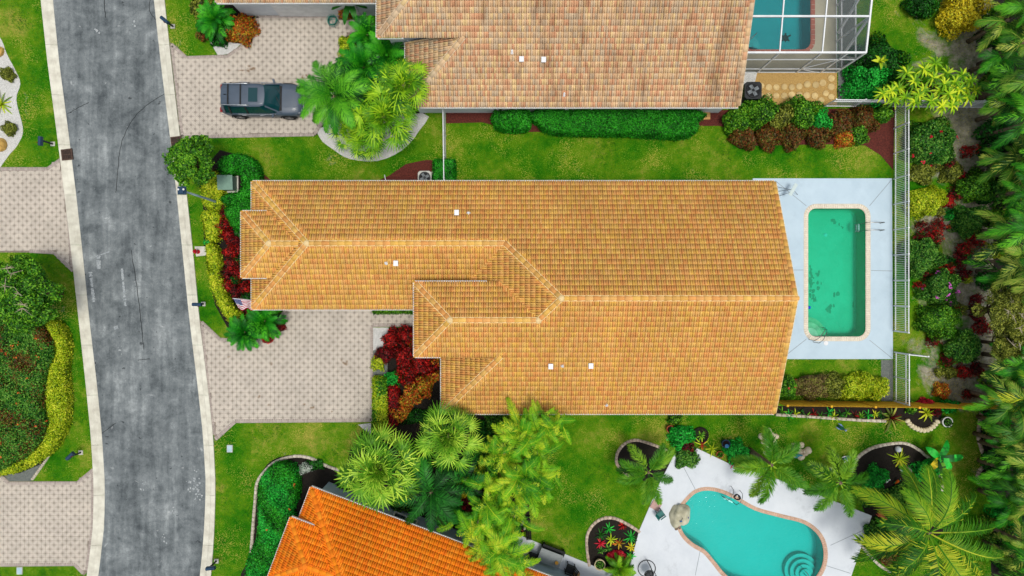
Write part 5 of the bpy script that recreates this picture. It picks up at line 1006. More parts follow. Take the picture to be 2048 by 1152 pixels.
# neighbour's south side
hedge('short clipped green hedge against the white wall', [(990, 219), (1056, 219), (1060, 236), (1056, 256), (1010, 258), (988, 246)], 1.1, 'hedge', sm=2); hedge('long clipped green hedge against the white wall', [(1076, 218), (1392, 218), (1398, 240), (1394, 262), (1360, 272), (1260, 266), (1110, 263), (1078, 244)], 1.1, 'hedge', size=.085, sm=2)
hedge('square clipped hedge crossed by the white fence', [(866, 318), (908, 318), (908, 366), (866, 366)], 1.2, 'hedge', size=.08)
for cx, cy, r, h, lm, lab in ((1478, 236, 30, 1.2, 'mid', 'green shrub at the corner of the mixed tile roof'), (1522, 222, 34, 1.5, 'mid', 'green shrub below the round stepping stones'), (1562, 232, 26, 1.3, 'olive', 'thin twiggy shrub among the green shrubs'), (1608, 224, 36, 1.5, 'mid', 'tall green shrub next to the white fence'), (1640, 240, 26, 1.2, 'bright', 'bright green shrub beside the rust shrubs'),
        (1492, 274, 28, .8, 'rust', 'rust red shrub at the lawn corner'), (1538, 272, 28, .8, 'rust', 'rust red shrub below the twiggy shrub'), (1586, 270, 28, .8, 'rust', 'rust and green shrub in the middle of the row'), (1636, 268, 28, .8, 'rust', 'rust and green shrub below the bright shrub'), (1684, 246, 30, .9, 'rust', 'rust shrub under the white fence'), (1690, 274, 22, .7, 'orange', 'orange shrub near the mulch wedge'), (1730, 240, 30, .9, 'rust', 'rust shrub near the fence corner'), (1718, 268, 22, .8, 'mid', 'green broad shrub at the mulch wedge'), (1765, 226, 22, .9, 'mid', 'green shrub in the fence corner')):
    shrub(lab, cx, cy, r, h, lm, size=.13, amp=.3, cov=2.4)
# north-east garden
shrub('large dark green shrub outside the screen enclosure', 1765, 118, 50, 1.8, 'dark', size=.15, amp=.35); shrub('dark green shrub between enclosure and frangipani', 1740, 165, 42, 1.6, 'bright', size=.14, amp=.35); shrub('dark shrub at the top of the sandy garden', 1848, 2, 30, 1.2, 'dark', size=.12); rosette('yellow green broad leaved plant in the dark shrub', 1762, 122, 16, 'lime', 9, .22, 1.75, arch=50)
shrub('golden yellow shrub in a box at the top of the sandy garden', 1930, 16, 46, 1.7, 'gold', size=.14, asp=.6)
c = P(1858, 168, 2.4); t = thing('frangipani_tree', 'wide yellow green frangipani tree with star shaped leaf whorls', 'tree', (c.x, c.y, 0)); mb = MB(); li = MB()
mb.tube([(0, 0, -.05), (0, 0, .6), (.05, .05, 1.1)], [.16, .13, .11], 8); mb.obj('trunk', M_STEM, t)
spots = [(1858 + dx, 168 + dy) for dx, dy in ((-92, 20), (-70, 32), (-62, 8), (-45, -22), (-48, 26), (-30, -6), (-28, 36), (-12, 12), (-10, -30), (4, 34), (8, -12), (12, -42), (22, 14), (26, 44), (36, -22), (40, 20), (46, 42), (52, -4), (58, 28), (66, -18), (74, 8), (84, -8), (92, 12), (78, 28), (-76, 14), (-20, 22), (30, 0), (60, 10))]
for sx, sy in spots:
    z = 2.5 - ((sx - 1858) / 130) ** 2 * .7 + random.uniform(-.2, .3); q = P(sx, sy, z) - Vector((c.x, c.y, 0)); li.tube([(.03, .03, .9), q * .5 + Vector((0, 0, .3)), q], [.07, .05, .03], 6, False)
    az = random.random() * 6
    for i in range(19):
        az += 2.39996; u = i / 19; link('leaf', rosette_leaf('plum', .6, .13, 50 if u < .4 else 14), t, Matrix.Translation(q) @ Matrix.Rotation(az, 4, 'Z') @ Matrix.Scale(.7 + .4 * u, 4))
li.obj('limbs', M_STEM, t)
shrub('broad hibiscus shrub with red flowers east of the white fence', 1868, 284, 54, 1.4, 'hib', size=.13, amp=.25, flowers='redpetal', nf=9, fsize=.14, ry=50)
rnd = ((1856, 400, 34, 1.2, 'lime', 'yellow green round bush with bare twigs near the fence'), (1960, 372, 36, 1.4, 'mid', 'round green bush beside the palm wood'), (1946, 440, 34, 1.3, 'hib', 'clipped green bush below the round green bush'), (1850, 512, 40, 1.1, 'hib', 'low spreading green bush against the white fence'), (1880, 640, 38, 1.3, 'mid', 'round green bush below the pink flowering bush'), (1936, 698, 36, 1.3, 'hib', 'round green bush near the open gate'), (1905, 345, 22, .7, 'olive', 'low olive plant under the hibiscus'), (1846, 345, 24, .6, 'olive', 'low yellowing plant beside the fence'))
for cx, cy, r, h, lm, lab in rnd: shrub(lab, cx, cy, r, h, lm, size=.11, cov=3.2)
shrub('round bush with pink bougainvillea flowers', 1886, 578, 38, 1.3, 'hib', size=.11, cov=3.2, flowers='pink', nf=12, fsize=.14)
for i, (cx, cy, r) in enumerate(((1898, 402, 14), (1912, 388, 13), (1868, 472, 16), (1848, 452, 12), (1882, 450, 14), (1842, 478, 12), (1932, 496, 15), (1920, 520, 14), (1944, 470, 12), (1930, 548, 13), (1958, 480, 14), (1905, 560, 10), (1898, 540, 13), (1960, 632, 16), (1968, 655, 16), (1955, 600, 13), (1905, 620, 11), (1868, 680, 13), (1928, 356, 12), (1902, 330, 12), (1940, 300, 13), (1895, 720, 12), (1930, 745, 15), (1955, 738, 14), (1938, 790, 9), (1852, 548, 9), (1840, 572, 9))):
    shrub(('dark' if i % 2 else 'bright') + ' red cordyline on the sand beside ' + near(cx, cy), cx, cy, r, random.uniform(.5, .9), 'darkred' if i % 2 else 'red', size=.17, asp=.26, amp=.5, cov=1.4, group='red cordylines in the sandy garden', stems=3)
shrub('orange brown shrub on the sand near the ochre fence', 1886, 782, 16, .7, 'orange', size=.12, asp=.35)
for cx, cy, r, lm in ((1915, 350, 12, 'mid'), (1905, 430, 12, 'bright'), (1935, 510, 11, 'bright'), (1900, 525, 12, 'dark'), (1936, 560, 9, 'lime'), (1880, 420, 12, 'olive'), (1870, 330, 14, 'olive'), (1924, 620, 12, 'olive'), (1905, 745, 14, 'olive'), (1880, 745, 10, 'olive')): shrub('small loose ' + lm + ' green plant on the sand beside ' + near(cx, cy), cx, cy, r, .45, lm, size=.11, amp=.4, cov=1.6, group='small plants on the sand', stems=3)
# hedge strip south of the pool deck
for cx, cy, rx, ry, lm, lab in ((1578, 776, 24, 22, 'mid', 'green plant with red flowers at the roof corner'), (1625, 772, 36, 26, 'brown', 'twiggy brown shrub below the pool deck'), (1664, 776, 30, 26, 'olive', 'olive shrub between the brown and lime shrubs'), (1702, 776, 34, 26, 'lime', 'lime shrub along the ochre fence'), (1744, 774, 34, 26, 'lime', 'lime shrub at the gravel strip')):
    shrub(lab, cx, cy, rx, 1.0, lm, size=.11, ry=ry, cov=3, flowers='redpetal' if rx == 24 else None, nf=4)
# bed along the ochre fence
for i in range(17):
    cx = 1562 + i * 13.5 + random.uniform(-3, 3); rosette(('mid green', 'bright green', 'lime', 'dark green', 'mid green', 'red')[i % 6] + ' small strappy plant along the ochre fence ' + ('at the golden roof corner' if i < 5 else 'beside the large dark bromeliad' if i > 12 else 'behind the straight stone edging'), cx, 828 + random.uniform(-5, 6), random.uniform(10, 15), ('mid', 'bright', 'lime', 'dark', 'mid', 'red')[i % 6], 11, .07, group='small plants along the ochre fence')
rosette('large dark bromeliad at the end of the fence bed', 1783, 836, 30, 'olive', 18, .13, centre='darkred'); rosette('lime bromeliad inside the scalloped edging', 1855, 826, 19, 'lime', 18, .11); shrub('crimson plant inside the scalloped edging', 1852, 806, 16, .6, 'redpetal', size=.14, asp=.4, ry=9); shrub('dark red plant inside the scalloped edging', 1872, 822, 10, .5, 'darkred', size=.12, asp=.4, stems=3); shrub('dark green shrub outside the scalloped edging', 1900, 812, 20, .7, 'bright', ry=14); shrub('green tuft in the corner of the scalloped bed', 1824, 815, 12, .5, 'mid', stems=3)
# foxtail palms and coconut
palm('small foxtail palm over the rounded brick edging', 1297, 945, 2.6, FOX, 9, 'foxtail_palm', .11, None, .85, 1.0, .3); palm('foxtail palm over the pale rock pile', 1543, 930, 3.4, FOX, 9, 'foxtail_palm', .13, None, .98, 1.1, .95); palm('foxtail palm between white deck and yucca bed', 1681, 966, 3.3, FOX, 9, 'foxtail_palm', .13, None, .92, 1.05, .2)
palm('large yellowing coconut palm at the garden corner', 1858, 1066, 4.8, COCO, 20, 'coconut_palm', .18, None, .9, 1.1, .5)
# foreground garden plants
for cx, cy, r, h, lm, lab in ((1362, 872, 26, .8, 'bright', 'soft green bush beside the terracotta pot'), (1372, 915, 24, .5, 'hib', 'low green plant at the white deck corner'), (1375, 900, 16, .4, 'darkred', 'low dark red plant at the white deck corner'), (1475, 905, 24, .7, 'bright', 'broad leaved green plant beside the blue pot'), (1752, 960, 26, .8, 'bright', 'green bush under the foxtail palm at the yucca bed'), (1748, 990, 24, .8, 'hib', 'green bush at the white deck edge'), (1800, 1000, 34, .7, 'hib', 'low spreading bush between yucca and coconut'), (1855, 945, 26, .7, 'bright', 'green bush below the banana plant'), (1870, 965, 18, .6, 'hib', 'small bush at the stone edging below the banana'), (1755, 1070, 26, .7, 'hib', 'green bush beside the coconut palm'), (1350, 838, 14, .6, 'mid', 'small green plant against the golden house wall'), (1775, 1110, 24, .6, 'rust', 'rust plant below the coconut palm')):
    shrub(lab, cx, cy, r, h, lm, size=.13, amp=.35, cov=2.4)
rosette('spiky striped yucca in the dark round bed', 1800, 918, 25, 'lime', 26, .06, name='yucca', arch=40); rosette('yellow green spiky plant below the coconut palm', 1795, 1133, 24, 'lime', 26, .06, name='yucca', arch=40)
for cx, cy, r, lm, lab in ((1346, 938, 11, 'grey', 'pale agave in the rounded brick bed') if False else (1257, 937, 12, 'grey', 'pale blue agave in the rounded brick bed'), (1662, 951, 11, 'grey', 'pale agave beside the foxtail palm'), (1402, 872, 12, 'mid', 'small spiky plant in the round dark ring'), (1404, 890, 18, 'lime', 'yellow green bromeliad with a red heart'), (1425, 898, 16, 'lime', 'yellow green strappy plant beside the clay pot'), (1467, 926, 13, 'redpetal', 'scarlet bromeliad at the white deck edge'), (1480, 932, 9, 'orangepetal', 'orange bromeliad at the white deck edge'),
        (1202, 1070, 15, 'dark', 'dark strappy plant in the bromeliad bed'), (1218, 1058, 13, 'bright', 'green and white bromeliad near the brick edge'), (1246, 1052, 11, 'red', 'red bromeliad near the brick edge'), (1262, 1075, 17, 'bright', 'large green bromeliad beside the white deck'), (1222, 1080, 13, 'lime', 'lime bromeliad in the middle of the bed'), (1201, 1087, 12, 'redpetal', 'pink red bromeliad in the bed'), (1238, 1087, 13, 'orange', 'orange striped bromeliad in the bed'), (1262, 1095, 11, 'gold', 'yellow bromeliad beside the white deck'), (1216, 1098, 9, 'hib', 'round green plant in the bromeliad bed'), (1202, 1102, 8, 'hib', 'small green plant near the round planter'), (1262, 1112, 10, 'bright', 'small green bromeliad at the bed tip')):
    rosette(lab, cx, cy, r, lm, 15, .075, centre='redpetal' if 'red heart' in lab else None)
shrub('scarlet bromeliad clump above the feathery grass', 1234, 1113, 18, .5, 'redpetal', size=.16, asp=.28, ry=13); palm('yellow green feathery fern bush beside the egg chair', 1240, 1138, .7, SAGO, 30, 'fern_bush', .06, None, .75, .95, cat='fern')
for o in bpy.data.objects:
    if o.name.startswith('fern_bush'):
        for ch in o.children:
            if ch.name.startswith('frond'): ch.data = ch.data.copy(); ch.data.materials[0] = LM['fanlime']
# banana plant
c = P(1850, 905); t = thing('banana_plant', 'banana plant with broad torn leaves at the round bed', 'plant', (c.x, c.y, 0)); mb = MB(); mb.tube([(0, 0, -.02), (0, 0, .7), (.03, 0, 1.3)], [.1, .08, .05], 8); mb.obj('stem', LM['mid'], t)
def banana_leaf(L, w, lm):
    V = []; F = []; n = 12; p = np.zeros(3); a = .7
    for i in range(n + 1):
        u = i / n; ww = w * math.sin(PI * min(1, (u * .95 + .05))) ** .6; V += [p + np.array((0, -ww / 2, .05 - .1 * u)), p, p + np.array((0, ww / 2, .05 - .1 * u))]; p = p + np.array((math.cos(a), 0, math.sin(a))) * L / n; a -= .13
    for i in range(n): F += [(3 * i, 3 * i + 1, 3 * i + 4, 3 * i + 3), (3 * i + 1, 3 * i + 2, 3 * i + 5, 3 * i + 4)]
    return npmesh('leaf', np.array(V), np.array(F), LM[lm], attrs={'rnd': RNG.uniform(0, .4, len(F))})
for az, L, lm in ((0.05, 1.7, 'bright'), (1.05, 1.3, 'bright'), (-1.35, 1.3, 'mid'), (-2.2, 1.0, 'gold'), (2.4, 1.0, 'bright'), (-.7, 1.2, 'bright')): link('leaf', banana_leaf(L, .42, lm), t, Matrix.Translation((0, 0, 1.2)) @ Matrix.Rotation(az, 4, 'Z'))
c = P(712, 22); t = thing('banana_plant', 'dark broad leaved banana plant at the garage corner', 'plant', (c.x, c.y, 0)); mb = MB(); mb.tube([(0, 0, -.02), (0, 0, .8), (.03, 0, 1.5)], [.1, .08, .05], 8); mb.obj('stem', LM['mid'], t)
for i in range(9): link('leaf', banana_leaf(random.uniform(1.1, 1.6), .34, 'dark' if i % 3 else 'mid'), t, Matrix.Translation((0, 0, 1.3)) @ Matrix.Rotation(i * 2.4 + .2, 4, 'Z'))
# the palm wood along the eastern edge
WPOS = [(1992, 40, 3.2), (2040, 10, 4.2), (2025, 85, 3.6), (1985, 110, 2.8), (2050, 150, 4.6), (2010, 160, 3.2), (2000, 215, 2.8), (2045, 240, 4.2), (2020, 300, 3.0), (2055, 330, 4.4), (2000, 330, 2.4), (2030, 380, 3.4), (1998, 470, 3.2), (2040, 450, 4.4), (2025, 520, 3.8), (1995, 540, 2.6), (2055, 560, 4.6), (2030, 720, 3.4), (2000, 740, 2.8), (2050, 790, 4.2), (2010, 810, 3.6), (1985, 800, 3.0), (2030, 860, 3.8), (2000, 890, 3.0), (2050, 920, 4.4), (2015, 950, 3.2), (2045, 1000, 4.0), (2005, 1010, 2.8), (2030, 1090, 3.6), (2055, 1140, 4.2), (2010, 1140, 3.0), (1998, 980, 2.4)]
for i, (cx, cy, z) in enumerate([(x + 24, y, z) for x, y, z in WPOS]): palm(('tall ' if z > 4 else 'low ' if z < 3 else '') + ('olive', 'bright green', 'olive', 'yellowing' if 700 < cy < 860 else 'bright green')[i % 4] + ' feather palm of the wood beside ' + near(cx, cy), cx, cy, z, (WOODP, WOODD, WOODP, WOODC if cy > 700 and cy < 860 else WOODD)[i % 4], 15, 'feather_palm', .11, 'palms of the wood', .5, .92, splay=.25)
for i, (cx, cy, r, h) in enumerate(((1988, 260, 22, 1.8), (2020, 350, 30, 2.4), (1980, 390, 22, 1.2), (2040, 200, 26, 2.6), (1985, 300, 22, 1.4), (2030, 420, 28, 2.2), (1985, 560, 22, 1.6), (1990, 160, 22, 1.6), (1992, 70, 22, 1.8), (2000, 870, 26, 1.6), (1992, 930, 22, 1.4), (2000, 1060, 26, 1.8), (2030, 1130, 30, 2.0), (1992, 760, 22, 1.6), (2040, 300, 28, 2.4), (2040, 60, 28, 2.6))):
    shrub(('olive' if i % 2 else 'dark green') + ' undergrowth bush of the wood beside ' + near(cx, cy), cx, cy, r, h, 'wood' if i % 2 else 'dark', size=.17, amp=.4, cov=1.8, group='undergrowth bushes of the wood')
for _i, (_x, _y, _r, _h, _l) in enumerate(((2000, 20, 20, 2.2, 'mid'), (2005, 130, 22, 2.0, 'bright'), (1996, 190, 18, 1.6, 'mid'), (2015, 250, 24, 2.2, 'bright'), (2000, 380, 24, 2.0, 'hib'), (2030, 330, 24, 2.4, 'bright'), (1994, 440, 18, 1.6, 'mid'), (2010, 500, 20, 2.0, 'lime'), (2016, 780, 22, 2.0, 'mid'), (2000, 840, 20, 1.6, 'bright'), (2020, 900, 22, 2.0, 'bright'), (1998, 960, 18, 1.4, 'mid'), (2016, 1040, 22, 2.0, 'bright'), (2004, 1100, 20, 1.6, 'mid'))): shrub(('fresh green', 'bright leafy')[_i % 2] + ' bush at the wood edge beside ' + near(_x, _y), _x, _y, _r, _h, _l, size=.2, amp=.45, cov=2.0, group='fresh bushes of the wood edge')
tree('grey green thin leaved tree with bare twigs in the wood', 2020, 620, 62, 4.6, 'olive', clumps=26, size=.1, cov=.8, bare=14, ry=66, csize=.36); tree('dull green thin tree below the twiggy tree in the wood', 2025, 690, 44, 4.0, 'olive', clumps=16, size=.1, cov=.8, bare=10, csize=.4)

# ------------------------------------------------------------------ fences
m_alu = mat('white_aluminium', S(240, 242, 242), S(222, 226, 228), 2, 0.45)
PICK = {}
def picket_mesh(w, d, h, m):
    k = (w, d, h, m.name)
    if k not in PICK:
        mb = MB(); mb.box(-w / 2, w / 2, -d / 2, d / 2, 0, h); mb.add([(-w / 2, -d / 2, h), (w / 2, -d / 2, h), (w / 2, d / 2, h), (-w / 2, d / 2, h), (0, 0, h + w * .35)], [(0, 1, 4), (1, 2, 4), (2, 3, 4), (3, 0, 4)]); me = mb.mesh('picket', m)
        a = me.attributes.new('rnd', 'FLOAT', 'FACE'); PICK[k] = me
    return PICK[k]
def fence(label, a, b, h, step, m, post=1.5, w=.022, d=.022, rails=(.12, .78, 1.0), name='picket_fence', z0=.06, rw=.045, pw=.065, skip=()):
    a = Vector((*P2(*a), 0)); b = Vector((*P2(*b), 0)); L = (b - a).length; rz = math.atan2(b.y - a.y, b.x - a.x); t = thing(name, label, 'fence', a, rz); me = picket_mesh(w, d, h - z0, m); n = int(L / step)
    for i in range(n):
        o = link('picket', me, t, Matrix.Translation(((i + .5) * L / n, 0, z0 + random.uniform(-.004, .004))))
    for r in rails: mb = MB(); mb.bar((0, -d * .9, h * r if r < 1 else h), (L, -d * .9, h * r if r < 1 else h), rw, rw * .9); mb.obj('rail', m, t)
    k = max(1, round(L / post))
    for i in range(k + 1):
        mb = MB(); x = L * i / k; mb.box(x - pw / 2, x + pw / 2, -pw / 2, pw / 2, -.05, h + .04); mb.box(x - pw * .6, x + pw * .6, -pw * .6, pw * .6, h + .04, h + .065); mb.obj('post', m, t)
    return t
fence('long white picket fence along the pale blue pool deck', (1787, 662), (1787, 207), 1.5, .107, m_alu, 1.5)
fence('short white picket fence beside the gravel strip south of the gate', (1788, 802), (1788, 704), 1.5, .107, m_alu, 1.5)
fence('white picket fence behind the rust shrubs and frangipani', (1648, 213), (1990, 216), 1.5, .107, m_alu, 1.8)
fence('white picket fence across the lawn between two houses', (891, 224), (893, 368), 1.4, .09, m_alu, 1.6)
g = fence('white gate leaf standing open beside the pool fence', (1788, 704), (1826, 708), 1.45, .107, m_alu, 1.2, name='gate'); g['category'] = 'gate'
m_ochre = mat('ochre_wood', S(244, 190, 44), S(224, 160, 32), 3, 0.85, .3, var=.16)
fence('ochre stained wooden board fence between the two gardens', (1548, 800), (1966, 806), 1.95, .14, m_ochre, 2.4, w=.132, d=.02, rails=(.15, .85), name='board_fence', z0=.03, rw=.08, pw=.1)
# ------------------------------------------------------------------ screen enclosure over the neighbour's pool
def mat_screen():
    m, nt, b, out = _base('insect_screen'); b.inputs['Base Color'].default_value = S(84, 96, 100); b.inputs['Roughness'].default_value = .9
    tr = nt.nodes.new('ShaderNodeBsdfTransparent'); mx = nt.nodes.new('ShaderNodeMixShader'); lw = nt.nodes.new('ShaderNodeLayerWeight'); lw.inputs[0].default_value = .5
    f = math_(nt, 'MULTIPLY_ADD', lw.outputs['Facing'], .5, .17); nt.links.new(f, mx.inputs[0]); nt.links.new(tr.outputs[0], mx.inputs[1]); nt.links.new(b.outputs[0], mx.inputs[2]); nt.links.new(mx.outputs[0], out.inputs[0]); return m
m_screen = mat_screen(); ex0, ex1, ey0, ey1 = 12.9, 19.44, 12.93, 21.5
t = thing('screen_enclosure', 'white framed screen enclosure over the teal pool', 'enclosure', (ex1, ey0, 0)); O = Vector((ex1, ey0, 0)); zr = lambda y: 3.37 + .22 * (y - ey0)
def beam(a, b, w=.08, name='beam'): mb = MB(); mb.bar(Vector(a) - O, Vector(b) - O, w, w * 1.3); return mb.obj(name, m_alu, t)
def screen(pts): mb = MB(); mb.add([Vector(p) - O for p in pts], [tuple(range(len(pts)))]); mb.obj('screen_panel', m_screen, t)
xs = [ex0, 14.70, 17.04, 18.48, ex1]; xr = [ex0, 14.70, 17.04, ex1]; ys = [ey0, 14.76, 16.9, 19.2, ey1]
for x in xs: beam((x, ey0, 0), (x, ey0, zr(ey0)), .075, 'post')
for y in ys[1:]: beam((ex1, y, 0), (ex1, y, zr(y)), .075, 'post')
beam((ex0, ey0, zr(ey0)), (ex1, ey0, zr(ey0)), .1)
for y in ys[1:]: beam((ex0, y, zr(y)), (ex1, y, zr(y)), .09)
beam((ex1, ey0, zr(ey0)), (ex1, ey1, zr(ey1)), .09)
for x in xr[1:-1]: beam((x, ey0, zr(ey0)), (x, ey1, zr(ey1)), .065)
for z in (.05, .67, 2.28):
    beam((ex0, ey0, z), (ex1, ey0, z), .06, 'rail'); beam((ex1, ey0, z), (ex1, ey1, z), .06, 'rail')
beam((ex1, ey0 + 1.83, zr(14.76)), (ex1, ey0 + .55, .3), .1, 'brace'); beam((ex1, 16.9, zr(16.9)), (ex1, 15.2, .3), .1, 'brace'); beam((ex1, ey0 + .75, .67), (ex1, ey0 + .05, 2.28), .07, 'brace'); beam((17.04, ey0, .67), (18.48, ey0, 2.28), .05, 'brace'); beam((17.04, ey0, .67), (18.2, ey0, .05), .05, 'brace')
for i in range(len(xr) - 1):
    for j in range(len(ys) - 1): screen([(xr[i], ys[j], zr(ys[j]) + .01), (xr[i + 1], ys[j], zr(ys[j]) + .01), (xr[i + 1], ys[j + 1], zr(ys[j + 1]) + .01), (xr[i], ys[j + 1], zr(ys[j + 1]) + .01)])
for i in range(len(xs) - 1):
    for z0_, z1_ in ((.05, .67), (.67, 2.28), (2.28, zr(ey0))): screen([(xs[i], ey0 - .01, z0_), (xs[i + 1], ey0 - .01, z0_), (xs[i + 1], ey0 - .01, z1_), (xs[i], ey0 - .01, z1_)])
for j in range(len(ys) - 1):
    for z0_, z1_ in ((.05, .67), (.67, 2.28)): screen([(ex1 + .01, ys[j], z0_), (ex1 + .01, ys[j + 1], z0_), (ex1 + .01, ys[j + 1], z1_), (ex1 + .01, ys[j], z1_)])
    screen([(ex1 + .01, ys[j], 2.28), (ex1 + .01, ys[j + 1], 2.28), (ex1 + .01, ys[j + 1], zr(ys[j + 1])), (ex1 + .01, ys[j], zr(ys[j]))])
m_stone = mat('stepping_stone', S(222, 196, 138), S(196, 168, 116), 3, .9, .3, var=.14)
sm_ = None
for i, (sx, sy) in enumerate([(1522, 172), (1537, 175), (1552, 175), (1568, 174), (1583, 175), (1598, 173), (1614, 169), (1631, 170), (1645, 166), (1662, 157), (1662, 174), (1522, 193), (1537, 192), (1552, 192), (1568, 192), (1583, 190), (1598, 190), (1613, 191), (1629, 192), (1651, 187), (1662, 194), (1642, 201)]):
    if sm_ is None:
        mb = MB(); mb.lathe([(.19, 0), (.19, .035), (.17, .05), (0, .052)], n=18); sm_ = mb.mesh('stepping_stone', m_stone); sm_.attributes.new('rnd', 'FLOAT', 'FACE')
    o = link('stepping_stone', sm_, loc=(*P2(sx, sy), .01)); o.scale = (random.uniform(.95, 1.1),) * 2 + (1,); tag(o, 'round sandy stepping stone on the tan gravel bed', 'stepping stone', 'stepping stones on the tan gravel')
# ------------------------------------------------------------------ air conditioners
def air_con(label, cx, cy, w, h, m, mf, round_=False):
    c = P(cx, cy); t = thing('air_conditioner', label, 'air conditioner', (c.x, c.y, 0)); mb = MB()
    mb.box(-w / 2 - .08, w / 2 + .08, -w / 2 - .08, w / 2 + .08, 0, .08); mb.obj('base_pad', m_kerb, t); mb = MB(); a = .12
    q = [(-w / 2 + a, -w / 2), (w / 2 - a, -w / 2), (w / 2, -w / 2 + a), (w / 2, w / 2 - a), (w / 2 - a, w / 2), (-w / 2 + a, w / 2), (-w / 2, w / 2 - a), (-w / 2, -w / 2 + a)]; mb.poly(q, .08, h); mb.obj('cabinet', m, t)
    mb = MB(); mb.lathe([(0, h - .1 + .105), (w * .38, h + .005)], n=20); mb.obj('fan_well', mat('fan_black', S(22, 24, 26)), t); mb = MB()
    mb.lathe([(w * .36, h + .03), (w * .4, h + .045), (w * .44, h + .02), (w * .42, h)], n=24); mb.obj('fan_ring', mf, t)
    for i in range(4): mb = MB(); an = i * PI / 2 + .5; d = Vector((math.cos(an), math.sin(an), 0)); mb.bar(d * .06 + Vector((0, 0, h + .015)), d * w * .34 + Vector((0, 0, h + .015)), w * .2, .012); mb.obj('fan_blade', mat('fan_grey', S(120, 128, 132), None, 4, .5), t)
    mb = MB(); mb.lathe([(.08, h + .01), (.07, h + .05), (0, h + .055)], n=12); mb.obj('fan_hub', mf, t)
    for i in range(10): mb = MB(); an = i * PI / 5; d = Vector((math.cos(an), math.sin(an), 0)); mb.bar(d * .06 + Vector((0, 0, h + .05)), d * w * .42 + Vector((0, 0, h + .04)), .008); mb.obj('guard_wire', mf, t)
    return t
m_acgrey = mat('ac_grey', S(196, 196, 188), S(176, 176, 168), 3, .5); air_con('pale grey air conditioner beside the square clipped hedge', 853, 360, .8, .85, m_acgrey, mat('ac_dark', S(60, 64, 66), None, 3, .5))
air_con('black air conditioner at the corner of the mixed tile roof', 1495, 190, 1.0, .95, mat('ac_black', S(34, 38, 42), S(22, 26, 28), 3, .5), mat('ac_black2', S(28, 30, 34), None, 3, .5))
# ------------------------------------------------------------------ street furniture
m_navy = mat('navy_paint', S(36, 68, 96), S(28, 54, 80), 3, .45); m_post = mat('dark_post', S(44, 52, 58), S(32, 40, 46), 3, .6); m_padw = mat('pad_concrete', S(216, 214, 204), S(190, 188, 178), 3, .9)
def mailbox(label, bx, by, px_, py_):
    """px_,py_: post foot; bx,by: box, both photograph pixels"""
    f = P(px_, py_); b = P(bx, by, 1.1); t = thing('mailbox', label, 'mailbox', (f.x, f.y, 0), 0, 'mailboxes along the road'); d = Vector((b.x - f.x, b.y - f.y, 0)); u = d.normalized(); n = Vector((-u.y, u.x, 0))
    mb = MB(); mb.box(-.13, .13, -.13, .13, -.02, .04); mb.obj('base', m_padw, t); mb = MB(); mb.tube([(0, 0, 0), (0, 0, 1.05)], .055, 8); mb.lathe([(.09, 0.98), (.09, 1.1), (.04, 1.18), (0, 1.2)], n=10); mb.obj('post', m_post, t)
    mb = MB(); mb.bar((0, 0, .92), d + Vector((0, 0, .92)), .06, .09); mb.bar((0, 0, .55), d * .55 + Vector((0, 0, .9)), .04, .06); mb.obj('arm', m_post, t)
    mb = MB(); k = 8; prof = [(-.1, 0)] + [(.1 * -math.cos(PI * j / k), .14 + .1 * math.sin(PI * j / k)) for j in range(k + 1)] + [(.1, 0)]; L = .26; m_ = len(prof); V = [d + u * s * L + n * a + Vector((0, 0, .97 + z)) for s in (-1, 1) for a, z in prof]
    mb.add(V, [(j, j + 1, m_ + j + 1, m_ + j) for j in range(m_ - 1)] + [(m_ - 1, 0, m_, 2 * m_ - 1), tuple(range(m_))[::-1], tuple(range(m_, 2 * m_))]); mb.obj('box', m_navy, t)
    mb = MB(); mb.bar(d + u * .1 - n * .115 + Vector((0, 0, 1.05)), d + u * .1 - n * .115 + Vector((0, 0, 1.25)), .03, .012); mb.obj('flag_arm', mat('flag_red', S(170, 30, 30)), t); return t
mailbox('dark blue mailbox by the lawn above the paver driveway', 329, 40, 346, 53); mailbox('dark blue mailbox by the lawn beside the pebble bed', 80, 282, 106, 288); mailbox('dark blue mailbox before the long yellow green hedge', 394, 609, 407, 608); mailbox('dark blue mailbox on the lawn by the curved hedge edging', 140, 912, 162, 905); mailbox('dark blue mailbox by the lawn before the orange roofed house', 421, 1137, 433, 1122)
b = P(441, 406); tp = P(363, 381, 4.75); t = thing('street_lamp', 'tall pale grey street lamp post behind the yellow hedge', 'street lamp', (b.x, b.y, 0)); top = Vector((tp.x - b.x, tp.y - b.y, 0))
mb = MB(); mb.tube([(0, 0, -.05), (0, 0, .6), (top.x * .5, top.y * .5, 2.6), (top.x, top.y, 4.5)], [.09, .075, .065, .05], 10); mb.obj('pole', mat('lamp_grey', S(158, 182, 190), S(140, 164, 172), 3, .5), t)
mb = MB(); mb.box(top.x - .24, top.x + .2, top.y - .2, top.y + .22, 4.62, 4.7); mb.box(top.x - .16, top.x + .12, top.y - .14, top.y + .16, 4.7, 4.8); mb.obj('lamp_head', m_navy, t)
mb = MB(); mb.lathe([(.1, 0), (.14, .14), (.1, .2)], (top.x, top.y, 4.42), 12); mb.obj('lamp_glass', mat('lamp_glass', S(230, 234, 236), None, 3, .3), t)
for s in (-1, 1): mb = MB(); mb.lathe([(.05, 0), (.06, .04), (0, .06)], (top.x + s * .14, top.y + .05, 4.8), 8); mb.obj('lamp_lens', m_white, t)
